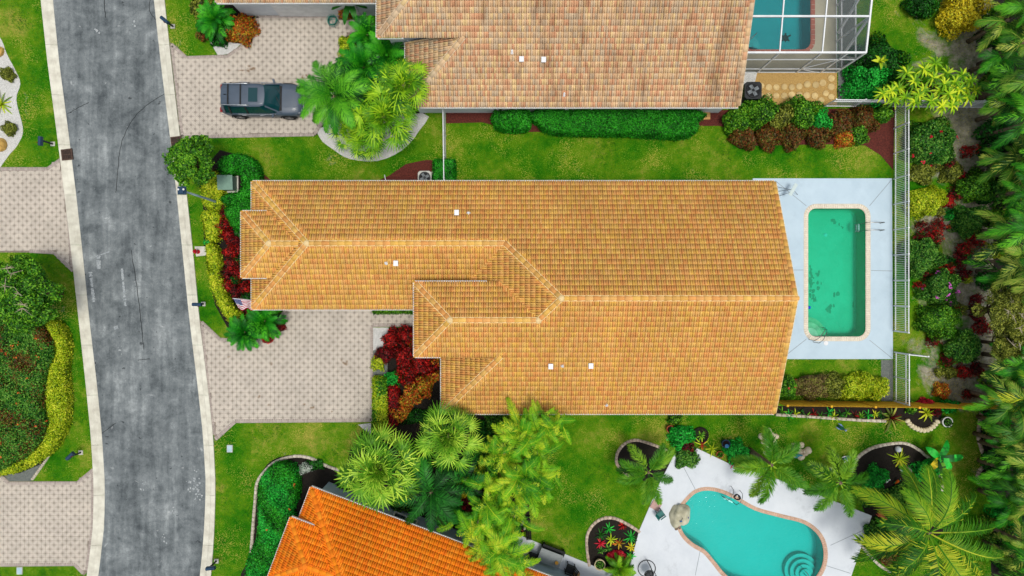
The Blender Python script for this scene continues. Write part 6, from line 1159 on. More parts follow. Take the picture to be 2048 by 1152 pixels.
# transformer box
c = P(461, 369); t = thing('transformer_box', 'grey green utility transformer box inside the clipped hedge', 'utility box', (c.x, c.y, 0)); m_tr = mat('transformer_green', S(126, 160, 142), S(112, 144, 128), 2, .5)
mb = MB(); mb.box(-.5, .5, -.5, .5, -.02, .08); mb.obj('base', m_padw, t); mb = MB(); mb.box(-.42, .42, -.4, .4, .08, .72); mb.obj('cabinet', m_tr, t); mb = MB(); mb.add([(-.45, -.43, .72), (.45, -.43, .72), (.45, .43, .78), (-.45, .43, .78), (-.45, -.43, .76), (.45, -.43, .76), (.45, .43, .84), (-.45, .43, .84)], [(4, 5, 6, 7), (0, 1, 5, 4), (1, 2, 6, 5), (2, 3, 7, 6), (3, 0, 4, 7)]); mb.obj('lid', m_tr, t)
# fire hydrant on its pad
c = P(402, 503); t = thing('fire_hydrant', 'red fire hydrant on a white concrete pad beside the kerb', 'fire hydrant', (c.x, c.y, 0)); m_hyd = mat('hydrant_red', S(214, 24, 50), S(184, 18, 40), 4, .4)
mb = MB(); mb.poly([(-.25, -.3), (.3, -.24), (.36, -.16), (.36, .2), (.3, .3), (-.34, .3)], 0.0, .1); mb.obj('pad', m_padw, t); mb = MB(); mb.lathe([(.13, .1), (.13, .14), (.085, .16), (.08, .48), (.11, .5), (.11, .54), (.09, .62), (.03, .68), (.03, .72), (0, .72)], (-.13, -.02, 0), 14); mb.obj('barrel', m_hyd, t)
for s in (-1, 1): mb = MB(); mb.tube([(-.13, -.02 + s * .07, .42), (-.13, -.02 + s * .15, .42)], .04, 8); mb.obj('outlet', m_hyd, t)
# meter box lids
def meter(label, cx, cy):
    c = P(cx, cy); t = thing('meter_box', label, 'meter box', (c.x, c.y, 0), 0, 'water meter boxes'); mb = MB(); mb.box(-.17, .17, -.22, .22, -.02, .05); mb.obj('box', m_padw, t); mb = MB(); mb.box(-.14, .14, -.19, .19, .05, .065); mb.obj('lid', mat('meter_lid', S(178, 204, 216), S(160, 188, 200), 3, .5), t)
meter('pale blue meter box lid on the lawn below the centre driveway', 460, 897); meter('pale blue meter box lid on the lawn below the southwest driveway', 40, 1141)
# flag on the garage wall
f0 = P(505, 600, 2.3); f1 = P(466, 597, 3.0); t = thing('flag', 'american flag on a white pole at the garage corner', 'flag', (f0.x, f0.y, 2.3)); d = f1 - f0; mb = MB(); mb.tube([(0, 0, 0), d], [.018, .015], 8); mb.lathe([(0, -.03), (.03, 0), (0, .03)], d, 8); mb.obj('pole', m_white, t)
fr_, fw_, fb_ = mat('flag_stripe_red', S(186, 26, 48), None, 5), mat('flag_stripe_white', S(240, 240, 244), None, 5), mat('flag_canton', S(44, 62, 124), None, 5)
NU, NV = 26, 39; V = []; F = []; mi = []; drop = Vector((.1, -.62, -.45))
for i in range(NU + 1):
    for j in range(NV + 1):
        u = i / NU; v = j / NV; p = d * (.98 - .86 * v) + drop * u * (1 - .12 * v); w_ = .07 * math.sin(v * 11 + u * 2) * u; V.append(tuple(p + Vector((w_ * .5, w_, w_))))
for i in range(NU):
    for j in range(NV):
        F.append((i * (NV + 1) + j, i * (NV + 1) + j + 1, (i + 1) * (NV + 1) + j + 1, (i + 1) * (NV + 1) + j)); canton = i < 14 and j < 16
        mi.append((2 if not ((i % 3 == 1) and (j % 3 == 1)) else 1) if canton else (0 if (i // 2) % 2 == 0 else 1))
me = npmesh('cloth', V, np.array(F), [fr_, fw_, fb_], mi, smooth=True); link('cloth', me, t)
# hose and reel on the driveway
c = P(669, 47); t = thing('hose_reel', 'coiled teal garden hose on its stand beside the garage door', 'hose reel', (c.x, c.y, 0)); m_hose = mat('teal_hose', S(28, 120, 104), S(20, 96, 84), 6, .5); mb = MB()
mb.tube([(.26 * math.cos(a) * (1 - .001 * i), .26 * math.sin(a), .35 + .02 * (i % 12)) for i, a in enumerate(np.linspace(0, 2 * PI * 7, 140))], .018, 6); mb.obj('hose', m_hose, t)
mb = MB(); mb.tube([(.3 * math.cos(a), .3 * math.sin(a), .62) for a in np.linspace(0, 2 * PI, 24)], .012, 6); mb.tube([(.3 * math.cos(a), .3 * math.sin(a), .3) for a in np.linspace(0, 2 * PI, 24)], .012, 6)
for k in range(5): a = k * 2 * PI / 5; mb.tube([(.34 * math.cos(a), .34 * math.sin(a), 0), (.3 * math.cos(a), .3 * math.sin(a), .62), (0, 0, .62)], .012, 6)
mb.obj('stand', mat('teal_wire', S(60, 150, 136), None, 5, .4), t)
# wooden pallet step on the mulch
c = P(1409, 232); t = thing('wooden_step', 'small slatted wooden step on the red mulch', 'step', (c.x, c.y, 0)); m_pine = mat('pine_wood', S(196, 154, 96), S(168, 126, 74), 4, .8, .2, var=.1)
for i in range(3): mb = MB(); mb.box(-.31, .31, -.24 + i * .165, -.24 + i * .165 + .15, .1, .14); me = mb.mesh('slat', m_pine); me.attributes.new('rnd', 'FLOAT', 'FACE'); link('slat', me, t)
for s in (-1, 1): mb = MB(); mb.box(s * .24 - .03, s * .24 + .03, -.24, .24, 0, .1); mb.obj('bearer', m_pine, t)
# ------------------------------------------------------------------ edgings
m_brick = mat('pink_edging_brick', S(206, 190, 172), S(178, 156, 138), 5, .9, .2, var=.16)
edging('curved pale stone edging of the green hedge bed on the lawn', [(503, 1105), (507, 1050), (511, 1000), (516, 962), (535, 936), (556, 921), (590, 912), (622, 916), (650, 930), (678, 940)], .27, .16, .14, m_edge)
edging('rounded brick edging under the small foxtail palm', [(1340, 905), (1318, 894), (1290, 884), (1268, 880), (1248, 888), (1235, 905), (1233, 925), (1243, 940), (1258, 951)], .2, .17, .13, m_brick)
edging('brick edging curving around the bromeliad bed', [(1280, 1064), (1255, 1048), (1228, 1036), (1204, 1037), (1185, 1050), (1174, 1072), (1174, 1100), (1178, 1128)], .24, .17, .13, m_brick)
edging('pale stone edging arching over the yucca bed', [(1701, 944), (1708, 924), (1722, 908), (1745, 895), (1775, 888), (1805, 886), (1826, 893), (1850, 910), (1872, 934), (1882, 965), (1882, 985)], .24, .17, .14, m_edge)
edging('straight pale stone edging of the fence bed', [(1551, 829), (1600, 832), (1660, 836), (1720, 840), (1775, 842)], .3, .17, .14, m_edge, 2)
edging('brick edging of the wood beside the lawn', [(1962, 825), (1957, 850), (1956, 875), (1962, 900), (1970, 920)], .24, .17, .14, m_brick); edging('small curved brick edging at the coconut lawn', [(1974, 930), (1960, 938), (1954, 952), (1956, 968)], .2, .17, .14, m_brick)
edging('grey brick edging below the coconut palm', [(1722, 1090), (1740, 1112), (1765, 1135), (1800, 1152)], .24, .17, .12, m_edge)
def scallop(label, pts):
    line = px(smooth_open(pts, 6)); c = np.mean(line, 0); t = thing('scalloped_edging', label, 'edging', (c[0], c[1], 0)); m = mat('cream_stone', S(232, 222, 190), S(206, 194, 160), 4, .9, .2, var=.08); me = None
    for x, y, a in walk(line, .2):
        if me is None: mb = MB(); mb.lathe([(.115, 0), (.13, .12), (.1, .2), (0, .22)], n=10); me = mb.mesh('edging_stone', m); me.attributes.new('rnd', 'FLOAT', 'FACE')
        link('edging_stone', me, t, Matrix.Translation((x - c[0], y - c[1], 0)) @ Matrix.Rotation(a, 4, 'Z') @ Matrix.Diagonal((.92, 1.25, 1, 1)))
scallop('cream scalloped stone edging around the lime bromeliad', [(1811, 838), (1818, 848), (1830, 856), (1845, 860), (1858, 857), (1868, 848), (1876, 838)])

# ------------------------------------------------------------------ SUV
def mat_paint(name, c, rough=.45, coat=.12, metal=.0):
    m, nt, b, out = _base(name); b.inputs['Base Color'].default_value = c; b.inputs['Roughness'].default_value = rough; b.inputs['Metallic'].default_value = metal; b.inputs['Coat Weight'].default_value = coat; b.inputs['Coat Roughness'].default_value = .08
    n = noise(nt, 2.0, 3, .5, 0, pos(nt)); r = ramp(nt, [(.35, c), (.7, tuple(v * .88 for v in c[:3]) + (1,))]); nt.links.new(n.outputs['Fac'], r.inputs[0]); nt.links.new(r.outputs[0], b.inputs['Base Color']); return m
m_car = mat_paint('slate_car_paint', S(74, 88, 104)); m_glass = mat_paint('tinted_glass', S(14, 62, 68), .1, .2, 0); m_rub = mat('tyre_rubber', S(24, 24, 26), S(34, 34, 36), 8, .85); m_chrome = mat('car_chrome', S(222, 226, 230), S(190, 196, 200), 4, .25, 0, .8, .5); m_blk = mat('black_trim', S(22, 24, 26), S(30, 32, 34), 5, .5)
t = thing('suv', 'dark slate grey SUV parked on the pale paver driveway', 'car', (-14.64, 11.06, .052), math.radians(-.8))
ST = [(-2.40, .55, .92, .45), (-2.34, .80, 1.02, .34), (-2.1, .90, 1.09, .26), (-1.5, .94, 1.10, .24), (-.6, .95, 1.09, .24), (.3, .95, 1.08, .24), (1.05, .945, 1.12, .24), (1.35, .94, 1.10, .24), (1.8, .925, 1.06, .25), (2.1, .88, 1.01, .27), (2.28, .80, .93, .3), (2.38, .66, .78, .36), (2.42, .5, .66, .44)]
V = []; F = []; K = None
for x, w, zt, zb in ST:
    hp = [(0, zt + .015), (w * .5, zt + .008), (w * .84, zt - .02), (w * .96, zt - .1), (w, zt - .24), (w * .99, zb + .25), (w * .96, zb + .08), (w * .85, zb), (0, zb)]
    ring = [(y, z) for y, z in hp] + [(-y, z) for y, z in hp[-2:0:-1]]; K = len(ring); V += [(x, y, z) for y, z in ring]
for i in range(len(ST) - 1):
    for j in range(K): F.append((i * K + j, (i + 1) * K + j, (i + 1) * K + (j + 1) % K, i * K + (j + 1) % K))
F += [tuple(range(K)), tuple((len(ST) - 1) * K + j for j in range(K))[::-1]]; mb = MB(); mb.add(V, F, True); body = mb.obj('body', m_car, t)
# greenhouse of glass, roof panel, pillars
zb_, zt_ = 1.06, 1.72; bot = [(-2.28, .72), (-2.12, .86), (-.6, .90), (.5, .885), (1.12, .80), (1.22, .5)]; top = [(-2.02, .5), (-1.92, .62), (-.7, .665), (.1, .65), (.40, .60), (.46, .4)]
V = []; n = len(bot)
for (xb, yb), (xt, yt) in zip(bot, top): V += [(xb, yb, zb_), (xt, yt, zt_), (xt, -yt, zt_), (xb, -yb, zb_)]
F = []
for i in range(n - 1): F += [(4 * i, 4 * i + 4, 4 * i + 5, 4 * i + 1), (4 * i + 3, 4 * i + 2, 4 * i + 6, 4 * i + 7), (4 * i + 1, 4 * i + 5, 4 * i + 6, 4 * i + 2)]
F += [(0, 1, 2, 3), (4 * (n - 1) + 3, 4 * (n - 1) + 2, 4 * (n - 1) + 1, 4 * (n - 1))]; mb = MB(); mb.add(V, F); mb.obj('window_glass', m_glass, t)
RT = [(-2.08, .48, 1.70), (-1.98, .60, 1.745), (-1.4, .665, 1.775), (-.5, .68, 1.785), (.1, .665, 1.77), (.36, .62, 1.74), (.44, .5, 1.71)]; V = []; F = []
for x, w, z in RT: V += [(x, -w, z - .07), (x, -w * .96, z - .02), (x, -w * .7, z), (x, 0, z + .015), (x, w * .7, z), (x, w * .96, z - .02), (x, w, z - .07)]
for i in range(len(RT) - 1):
    for j in range(6): F.append((i * 7 + j, (i + 1) * 7 + j, (i + 1) * 7 + j + 1, i * 7 + j + 1))
mb = MB(); mb.add(V, F, True); roofp = mb.obj('roof', m_car, t)
for y in (-.42, -.2, 0.0, .2, .42): mb = MB(); mb.bar((-1.95, y, 1.792 - abs(y) * .03), (-.55, y, 1.802 - abs(y) * .03), .03, .012); mb.obj('roof_rib', m_car, roofp)
mb = MB(); mb.box(-.46, .06, -.4, .4, 1.775, 1.806); mb.obj('sunroof', m_glass, roofp)
for s in (-1, 1):
    mb = MB(); mb.tube([(-2.0, s * .6, 1.79), (-1.9, s * .6, 1.85), (-.55, s * .62, 1.86), (-.42, s * .62, 1.8)], .026, 6); mb.obj('roof_rail', m_chrome, roofp)
    mb = MB(); mb.bar((.46, s * .62, 1.7), (1.2, s * .845, 1.1), .075, .07); mb.obj('pillar', m_car, t)
    for x0, x1 in ((-1.72, -1.62), (-.72, -.68)): mb = MB(); mb.bar((x0, s * .905, 1.08), (x1, s * .68, 1.7), .09, .03); mb.obj('pillar', m_blk, t)
    mb = MB(); mb.bar((-2.1, s * .85, 1.1), (-1.96, s * .63, 1.72), .16, .05); mb.obj('pillar', m_car, t)
    mb = MB(); mb.bar((-1.3, s * .94, 1.07), (.9, s * .925, 1.085), .018, .03); mb.obj('chrome_strip', m_chrome, t)
    for x in (-1.0, .05): mb = MB(); mb.bar((x - .12, s * .965, .93), (x + .12, s * .965, .93), .035, .035); mb.obj('door_handle', m_chrome, t)
    mb = MB(); mb.bar((.78, s * .9, 1.1), (.72, s * 1.12, 1.14), .1, .13); mb.obj('mirror', m_car, t)
    mb = MB(); V = [(2.0, s * .86, .93), (2.2, s * .80, .9), (2.345, s * .62, .82), (2.32, s * .56, .88), (2.1, s * .72, .99)]; mb.add(V + [(x, y, z - .1) for x, y, z in V], [(0, 1, 2, 3, 4), (5, 9, 8, 7, 6), (0, 5, 6, 1), (1, 6, 7, 2), (2, 7, 8, 3), (3, 8, 9, 4), (4, 9, 5, 0)]); mb.obj('headlight', mat('lamp_clear', S(214, 222, 230), S(60, 66, 72), 9, .15), t)
    mb = MB(); mb.box(-2.41, -2.28, s * .66 - .13, s * .66 + .13, .86, 1.0); mb.obj('tail_light', mat('tail_red', S(150, 16, 20), None, 5, .3), t)
    mb = MB(); mb.tube([(-2.36, s * .9, .86), (-2.2, s * .945, .86)], .02, 6); mb.obj('bumper_trim', m_chrome, t)
    for x in (-1.45, 1.44):
        w_ = bpy.data.objects.new('wheel', None); COL.objects.link(w_); w_.parent = t; w_.location = (x, s * .87, .375)
        mb = MB(); R_ = .375; prof = [(.24, -.1), (.35, -.115), (R_, -.09), (R_, .09), (.35, .115), (.24, .1)]
        V = [(r * math.cos(2 * PI * j / 22), y, r * math.sin(2 * PI * j / 22)) for r, y in prof for j in range(22)]; mb.add(V, [(i * 22 + j, i * 22 + (j + 1) % 22, ((i + 1) % 6) * 22 + (j + 1) % 22, ((i + 1) % 6) * 22 + j) for i in range(6) for j in range(22)], True); mb.obj('tyre', m_rub, w_)
        mb = MB()
        for k in range(5): a = k * 2 * PI / 5; mb.bar((0, s * .09, 0), (.235 * math.cos(a), s * .1, .235 * math.sin(a)), .07, .03, (0, 1, 0))
        V = [(r * math.cos(2 * PI * j / 20), y, r * math.sin(2 * PI * j / 20)) for r, y in ((.245, -.1), (.245, s * .11), (.215, s * .11), (.215, -.1)) for j in range(20)]; mb.add(V, [(i * 20 + j, i * 20 + (j + 1) % 20, (i + 1) * 20 + (j + 1) % 20, (i + 1) * 20 + j) for i in range(3) for j in range(20)]); mb.obj('rim', mat('alloy', S(150, 152, 156), S(110, 112, 116), 6, .35, 0, .7), w_)
        mb = MB(); mb.tube([(x + .46 * math.cos(a), s * .945, .36 + .46 * math.sin(a)) for a in np.linspace(.1, PI - .1, 12)], .05, 6); mb.obj('wheel_arch', m_blk, t)
mb = MB(); mb.bar((1.16, -.72, 1.13), (1.16, .72, 1.13), .14, .03); mb.obj('cowl', m_blk, t); mb = MB(); mb.box(2.33, 2.43, -.5, .5, .52, .8); mb.obj('grille', m_blk, t); mb = MB(); mb.bar((2.44, -.5, .66), (2.44, .5, .66), .02, .05); mb.bar((2.4, -.52, .8), (2.4, .52, .8), .02, .03); mb.obj('grille_bar', m_chrome, t)
for y in (-.5, .5): mb = MB(); mb.bar((1.35, y, 1.12), (2.15, y * .85, 1.01), .03, .015); mb.obj('bonnet_crease', m_car, t)
for x in (-1.62, -.9): mb = MB(); mb.bar((x, -.6, 1.83), (x, .6, 1.83), .07, .03); mb.obj('roof_cross_bar', m_blk, t)
for a, b_ in (((1.2, -.5, 1.16), (.95, .05, 1.33)), ((1.2, .15, 1.16), (.98, .55, 1.3))): mb = MB(); mb.bar(a, b_, .018); mb.obj('wiper', m_blk, t)
mb = MB(); mb.add([(-1.85, -.03, 1.8), (-1.85, .03, 1.8), (-1.65, 0, 1.8), (-1.86, 0, 1.88)], [(0, 1, 3), (1, 2, 3), (2, 0, 3)]); mb.obj('antenna', m_blk, t)

# ------------------------------------------------------------------ garden things
m_terra = mat('terracotta', S(186, 92, 60), S(160, 74, 46), 4, .8); m_earth = mat('pot_soil', S(44, 26, 22), S(28, 18, 14), 12, .95, .5); m_blue = mat('blue_glaze', S(28, 60, 92), S(20, 46, 74), 4, .3); m_creamp = mat('cream_pot', S(224, 210, 168), S(200, 186, 146), 4, .8)
def pot(label, cx, cy, r, h, m, plant=None, soil=True):
    c = P(cx, cy); t = thing('plant_pot', label, 'pot', (c.x, c.y, 0)); R = r * G; mb = MB(); mb.lathe([(R * .7, 0), (R * .95, h * .8), (R * 1.05, h * .85), (R * 1.05, h), (R * .88, h), (R * .84, h * .8)], n=20); mb.obj('pot', m, t); mb = MB(); mb.lathe([(R * .86, h * .84), (0, h * .86)], n=20); mb.obj('soil', m_earth, t)
    if plant:
        C, N = dome(160, R * 1.0, R * 1.0, R * .9, 5, .3); V, F = leaf_quads(C + np.array((0, 0, h * .85)), N, .1, .5); link('plant', npmesh('plant', V, F, LM[plant], attrs={'rnd': RNG.random(len(F))}), t)
    return t
pot('terracotta pot on the lawn beside the soft green bush', 1338, 856, 7.5, .4, m_terra); pot('clay pot with a small plant beside the white deck', 1437, 907, 7, .32, m_terra, 'mid'); pot('round white planter beside the scalloped edging', 1888, 842, 10, .35, m_white, 'hib'); pot('round cream planter of small leaves in the bromeliad bed', 1198, 1124, 10.5, .45, m_creamp, 'hib'); pot('dark blue glazed pot beside the broad leaved plant', 1447, 884, 8, .5, m_blue, None)
disc('round_tray', 1448, 888, .12, .52, .02, mat('bright_blue', S(50, 130, 180), None, 4, .4), 'small bright blue lid on the dark blue pot', 'lid')
c = P(1400, 870); mb = MB(); mb.lathe([(.46, 0), (.5, .1), (.44, .14), (.4, .02), (0, .02)], n=26); o = mb.obj('tree_ring', m_soil); o.location = (c.x, c.y, 0); tag(o, 'round dark rubber tree ring around small spiky plants', 'planter ring')
for i in range(20):   # pale rock pile under the foxtail palm
    sx, sy = [(1522, 872), (1530, 880), (1541, 870), (1545, 882), (1552, 873), (1535, 890), (1526, 884), (1540, 898), (1531, 905), (1586, 890), (1594, 895), (1602, 890), (1598, 903), (1590, 910), (1606, 902), (1611, 908), (1583, 900), (1601, 913), (1616, 900), (1537, 862)][i]
    boulder('pale coral rock in the pile under the foxtail palm', sx, sy, random.uniform(4.5, 7.5), random.uniform(.15, .3), m_rockw, 'coral rocks under the foxtail palm', 'coral_rock')
m_turq = mat('turquoise_glaze', S(70, 170, 196), S(50, 140, 170), 5, .3)
def parrot(label, cx, cy, m, m2, z=0.0, rz=0.0, s=1.0, name='bird_ornament'):
    c = P(cx, cy); t = thing(name, label, 'ornament', (c.x, c.y, z), rz); t.scale = (s, s, s); mb = MB(); mb.tube([(-.16, 0, .06), (-.08, 0, .1), (.02, 0, .16), (.1, 0, .24), (.14, 0, .3)], [.02, .06, .085, .06, .03], 8); mb.obj('body', m, t); mb = MB(); mb.lathe([(0, -.05), (.045, -.03), (.05, .01), (.03, .045), (0, .055)], (.15, 0, .33), 10); mb.obj('head', m2, t)
    mb = MB(); mb.tube([(.19, 0, .34), (.24, 0, .32)], [.02, .004], 6); mb.obj('beak', mat('beak_yellow', S(230, 180, 40)), t)
    for s_ in (-1, 1): mb = MB(); mb.add([(.08, s_ * .06, .2), (-.06, s_ * .13, .14), (-.2, s_ * .1, .07), (-.04, s_ * .06, .12)], [(0, 1, 2, 3)]); mb.add([(.08, s_ * .065, .21), (-.06, s_ * .135, .15), (-.2, s_ * .105, .08), (-.04, s_ * .065, .13)], [(3, 2, 1, 0)]); mb.obj('wing', m2, t)
    mb = MB(); mb.tube([(0, 0, 0), (0, 0, .12)], .015, 6); mb.obj('stand', m_blk, t); return t
parrot('colourful green and blue bird ornament on the lawn below the fence bed', 1679, 854, mat('parrot_green', S(20, 92, 70), None, 5, .4), mat('parrot_blue', S(130, 160, 214), None, 5, .4), 0, -.6, 1.3)
parrot('blue and white bird ornament on the lawn beside the yucca bed', 1691, 914, mat('orn_blue', S(40, 104, 170), None, 5, .4), m_white, 0, .6, 1.5)
parrot('orange ornament on the dark soil of the yucca bed', 1791, 962, mat('orn_orange', S(226, 104, 30), None, 5, .5), mat('orn_green', S(30, 96, 60), None, 5, .5), 0, 1.2, 1.1)
parrot('turquoise ornament on the pale rocks', 1591, 908, m_turq, m_turq, .15, .3, 1.1); parrot('blue ornament between rocks and bromeliads', 1518, 928, m_turq, mat('orn_sky', S(90, 180, 210), None, 5, .4), 0, -.7, 1.6); parrot('teal ornament on the rocks at the lawn side', 1528, 880, m_turq, m_turq, .2, 2.0, .8); parrot('grey white ornament on the lawn beside the foxtail palm', 1659, 936, m_white, m_rockw, 0, 2.4, .9); parrot('white and teal ornament below the yucca', 1800, 938, m_turq, m_white, 0, 3.0, 1.1); parrot('small white ornament in the dark round bed', 1772, 960, m_white, m_white, 0, .8, .8); parrot('coral orange ornament below the dark round bed', 1759, 1028, mat('orn_coral', S(234, 120, 80), None, 5, .5), mat('orn_coral', S(234, 120, 80)), 0, -.6, 1.3)
mb = MB(); mb.lathe([(0, 0), (.1, .02), (.17, .1), (.185, .19), (.16, .29), (.08, .36), (0, .375)], n=20); o = mb.obj('garden_ball', mat('pearl_ball', S(206, 214, 218), S(170, 180, 190), 6, .25)); o.location = (*P2(1793, 897), 0); tag(o, 'silvery gazing ball in the dark round bed', 'ball')
boulder('flat grey stone beside the yucca', 1815, 942, 7, .12, mat('grey_stone', S(140, 136, 126), S(108, 104, 96), 5, .9, .3)); boulder('pale flat stone in the sandy garden near the wood', 1970, 525, 9, .12, m_rockw)
# artificial rock waterfall on the pool edge
c = P(1358, 1028); bm = bmesh.new(); bmesh.ops.create_icosphere(bm, subdivisions=4, radius=1.0); rg = np.random.default_rng(5); kk = rg.normal(0, 1.6, (7, 3)); ph = rg.uniform(0, 6, 7)
for v in bm.verts:
    f = 1 + .09 * sum(math.sin(float(np.dot(kk[i], v.co)) * 2.2 + ph[i]) for i in range(7)) / 1.6; n_ = v.co.copy(); v.co = Vector((n_.x * .56 * f, n_.y * .72 * f, max(-.02, n_.z * .62 * f + .05))); v.co = Matrix.Rotation(-.25, 3, 'Z') @ v.co
me = bpy.data.meshes.new('rock_waterfall'); bm.to_mesh(me); bm.free(); me.polygons.foreach_set('use_smooth', [True] * len(me.polygons)); me.materials.append(mat('cast_rock', S(212, 208, 182), S(176, 172, 146), 2.4, .85, .5)); t = thing('rock_waterfall', 'beige cast rock waterfall on the edge of the kidney pool', 'waterfall', (c.x, c.y, .05)); link('rock', me, t)
mb = MB(); mb.lathe([(.11, 0), (.13, .03), (.1, .07), (0, .08)], (.33, -.05, .42), 14); mb.obj('blue_bowl', mat('cobalt', S(22, 50, 140), None, 5, .3), t); mb = MB(); mb.tube([(-.02, .1, .64), (.03, 0, .66), (.0, -.12, .63)], .02, 6); mb.obj('water_spout', m_blk, t)
mb = MB(); mb.tube([(-.1, -.25, .55), (0, -.2, .6), (.06, -.22, .58)], [.03, .05, .02], 6); mb.obj('blue_lizard', mat('orn_blue', S(40, 104, 170)), t); boulder('small brown stone at the foot of the rock waterfall', 1352, 1056, 4, .14, mat('brown_stone', S(126, 108, 88), S(90, 76, 62), 5, .9)); boulder('small grey stone at the foot of the rock waterfall', 1359, 1055, 3.4, .12, mat('grey_stone', S(140, 136, 126)))
# pink slab with a centre hole, green chair
c = P(1311, 1010); mb = MB(); mb.box(-.28, .28, -.26, .26, 0, .06); mb.lathe([(.035, .061), (0, .0615)], (0, 0, 0), 10); o = mb.obj('umbrella_base', mat('pink_slab', S(200, 164, 154), S(182, 146, 138), 3, .85)); o.location = (c.x, c.y, .05); o.rotation_euler[2] = -.5; tag(o, 'square pink umbrella base on the white deck corner', 'slab')
def chair(label, cx, cy, rz, m, w=.5, back=.8, name='chair', z=.05, arms=True):
    c = P(cx, cy); t = thing(name, label, 'chair', (c.x, c.y, z), rz); mb = MB(); mb.box(-w / 2, w / 2, -w / 2, w / 2, .38, .44); mb.obj('seat', m, t)
    for sx in (-1, 1):
        for sy in (-1, 1): mb = MB(); mb.bar((sx * (w / 2 - .03), sy * (w / 2 - .03), 0), (sx * (w / 2 - .03), sy * (w / 2 - .03), .4), .045); mb.obj('leg', m, t)
        if arms: mb = MB(); mb.bar((sx * w / 2, -w / 2, .62), (sx * w / 2, w / 2, .62), .06, .035); mb.bar((sx * w / 2, -w / 2 + .04, .4), (sx * w / 2, -w / 2 + .04, .62), .035); mb.obj('armrest', m, t)
    b_ = bpy.data.objects.new('backrest', None); COL.objects.link(b_); b_.parent = t
    for k in range(5): mb = MB(); x = -w / 2 + .05 + k * (w - .1) / 4; mb.bar((x, w / 2 - .02, .42), (x, w / 2 + .12, back), .07, .025); mb.obj('slat', m, b_)
    mb = MB(); mb.bar((-w / 2, w / 2 + .12, back), (w / 2, w / 2 + .12, back), .04, .05); mb.obj('top_rail', m, b_); return t
chair('small dark green garden chair beside the pink slab', 1318, 1023, 2.2, mat('green_plastic', S(20, 110, 104), S(16, 90, 86), 4, .5), .38, .6)
# pool ladder with a hose bundle
c = P(1464, 990); t = thing('pool_ladder', 'pool ladder with a dark hose bundle on the kidney pool edge', 'ladder', (c.x, c.y, .05), -.45)
for s in (-1, 1): mb = MB(); mb.tube([(s * .3, .45, 0), (s * .3, .4, .5), (s * .3, .2, .72), (s * .3, -.1, .7), (s * .3, -.35, .4), (s * .3, -.4, -.7)], .02, 8); mb.obj('ladder_rail', m_steel, t)
for z in (-.2, -.45): mb = MB(); mb.bar((-.3, -.4, z), (.3, -.4, z), .09, .03); mb.obj('tread', m_steel, t)
mb = MB(); mb.tube([(.25 * math.cos(a) * (.4 + .03 * i % .5), .14 * math.sin(a) + .12, .62 + .012 * (i % 9)) for i, a in enumerate(np.linspace(0, 2 * PI * 5, 80))], .035, 6); mb.obj('hose_bundle', m_blk, t)
# patio set beside the orange roof
ang = math.radians(-21); m_wick = mat('black_wicker', S(34, 38, 40), S(22, 24, 26), 12, .7, .4)
c = P(1100, 1116, .75); t = thing('patio_table', 'grey rectangular patio table beside the orange roof', 'table', (c.x, c.y, .05), ang); mb = MB(); mb.box(-.68, .68, -.4, .4, .7, .74); mb.obj('tabletop', mat('slate_top', S(132, 140, 142), S(116, 124, 126), 2, .4), t)
for sx in (-1, 1):
    for sy in (-1, 1): mb = MB(); mb.box(sx * .6 - .03, sx * .6 + .03, sy * .33 - .03, sy * .33 + .03, 0, .7); mb.obj('leg', m_wick, t)
c2 = P(1107, 1101, .45); tb = thing('bench', 'black wicker bench along the patio table', 'bench', (c2.x, c2.y, .05), ang); mb = MB(); mb.box(-.7, .7, -.17, .17, .36, .45); mb.obj('seat', m_wick, tb)
for sx in (-.62, .62): mb = MB(); mb.box(sx - .05, sx + .05, -.15, .15, 0, .36); mb.obj('leg', m_wick, tb)
chair('large black wicker chair at the palm end of the patio table', 1064, 1110, ang + PI / 2, m_wick, .62, .95); chair('black wicker chair at the open end of the patio table', 1139, 1132, ang - PI / 2, m_wick, .52, .9)
c = P(1113, 1125, .8); mb = MB(); mb.lathe([(.05, 0), (.1, .05), (.11, .1), (.09, .1), (0, .06)], n=12); o = mb.obj('bowl', mat('amber_bowl', S(196, 144, 50), None, 5, .4)); o.location = (c.x, c.y, .795); tag(o, 'amber bowl on the grey patio table', 'bowl')
c = P(1150, 1146); t = thing('side_table', 'small slatted wooden side table behind the wicker chair', 'table', (c.x, c.y, .05), ang)
for i in range(4): mb = MB(); mb.box(-.2 + i * .1, -.2 + i * .1 + .09, -.2, .2, .42, .45); me = mb.mesh('slat', m_pine); me.attributes.new('rnd', 'FLOAT', 'FACE'); link('slat', me, t)
for sx in (-.17, .17):
    for sy in (-.17, .17): mb = MB(); mb.box(sx - .025, sx + .025, sy - .025, sy + .025, 0, .42); mb.obj('leg', m_pine, t)
# egg chair on a ring stand
c = P(1293, 1136); t = thing('egg_chair', 'black wire egg swing chair on a round ring stand', 'chair', (c.x, c.y, .05)); m_wire = mat('black_wire', S(40, 42, 44), S(28, 30, 32), 6, .5); mb = MB(); mb.tube([(.52 * math.cos(a), .5 * math.sin(a), .03) for a in np.linspace(0, 2 * PI, 30)], .025, 6); mb.obj('ring_base', m_wire, t)
mb = MB(); mb.tube([(0, .5, .03), (0, .58, .9), (0, .5, 1.6), (0, .25, 1.95), (0, 0, 1.9)], .03, 8); mb.obj('stand', m_wire, t); bk = bpy.data.objects.new('basket', None); COL.objects.link(bk); bk.parent = t
for k in range(10): a0 = k * PI / 5; mb = MB(); mb.tube([(.36 * math.sin(u) * math.cos(a0), .36 * math.sin(u) * math.sin(a0) - .05, 1.1 - .55 * math.cos(u) * -1) for u in np.linspace(.05, PI - .05, 12)], .012, 5); mb.obj('wire', m_wire, bk)
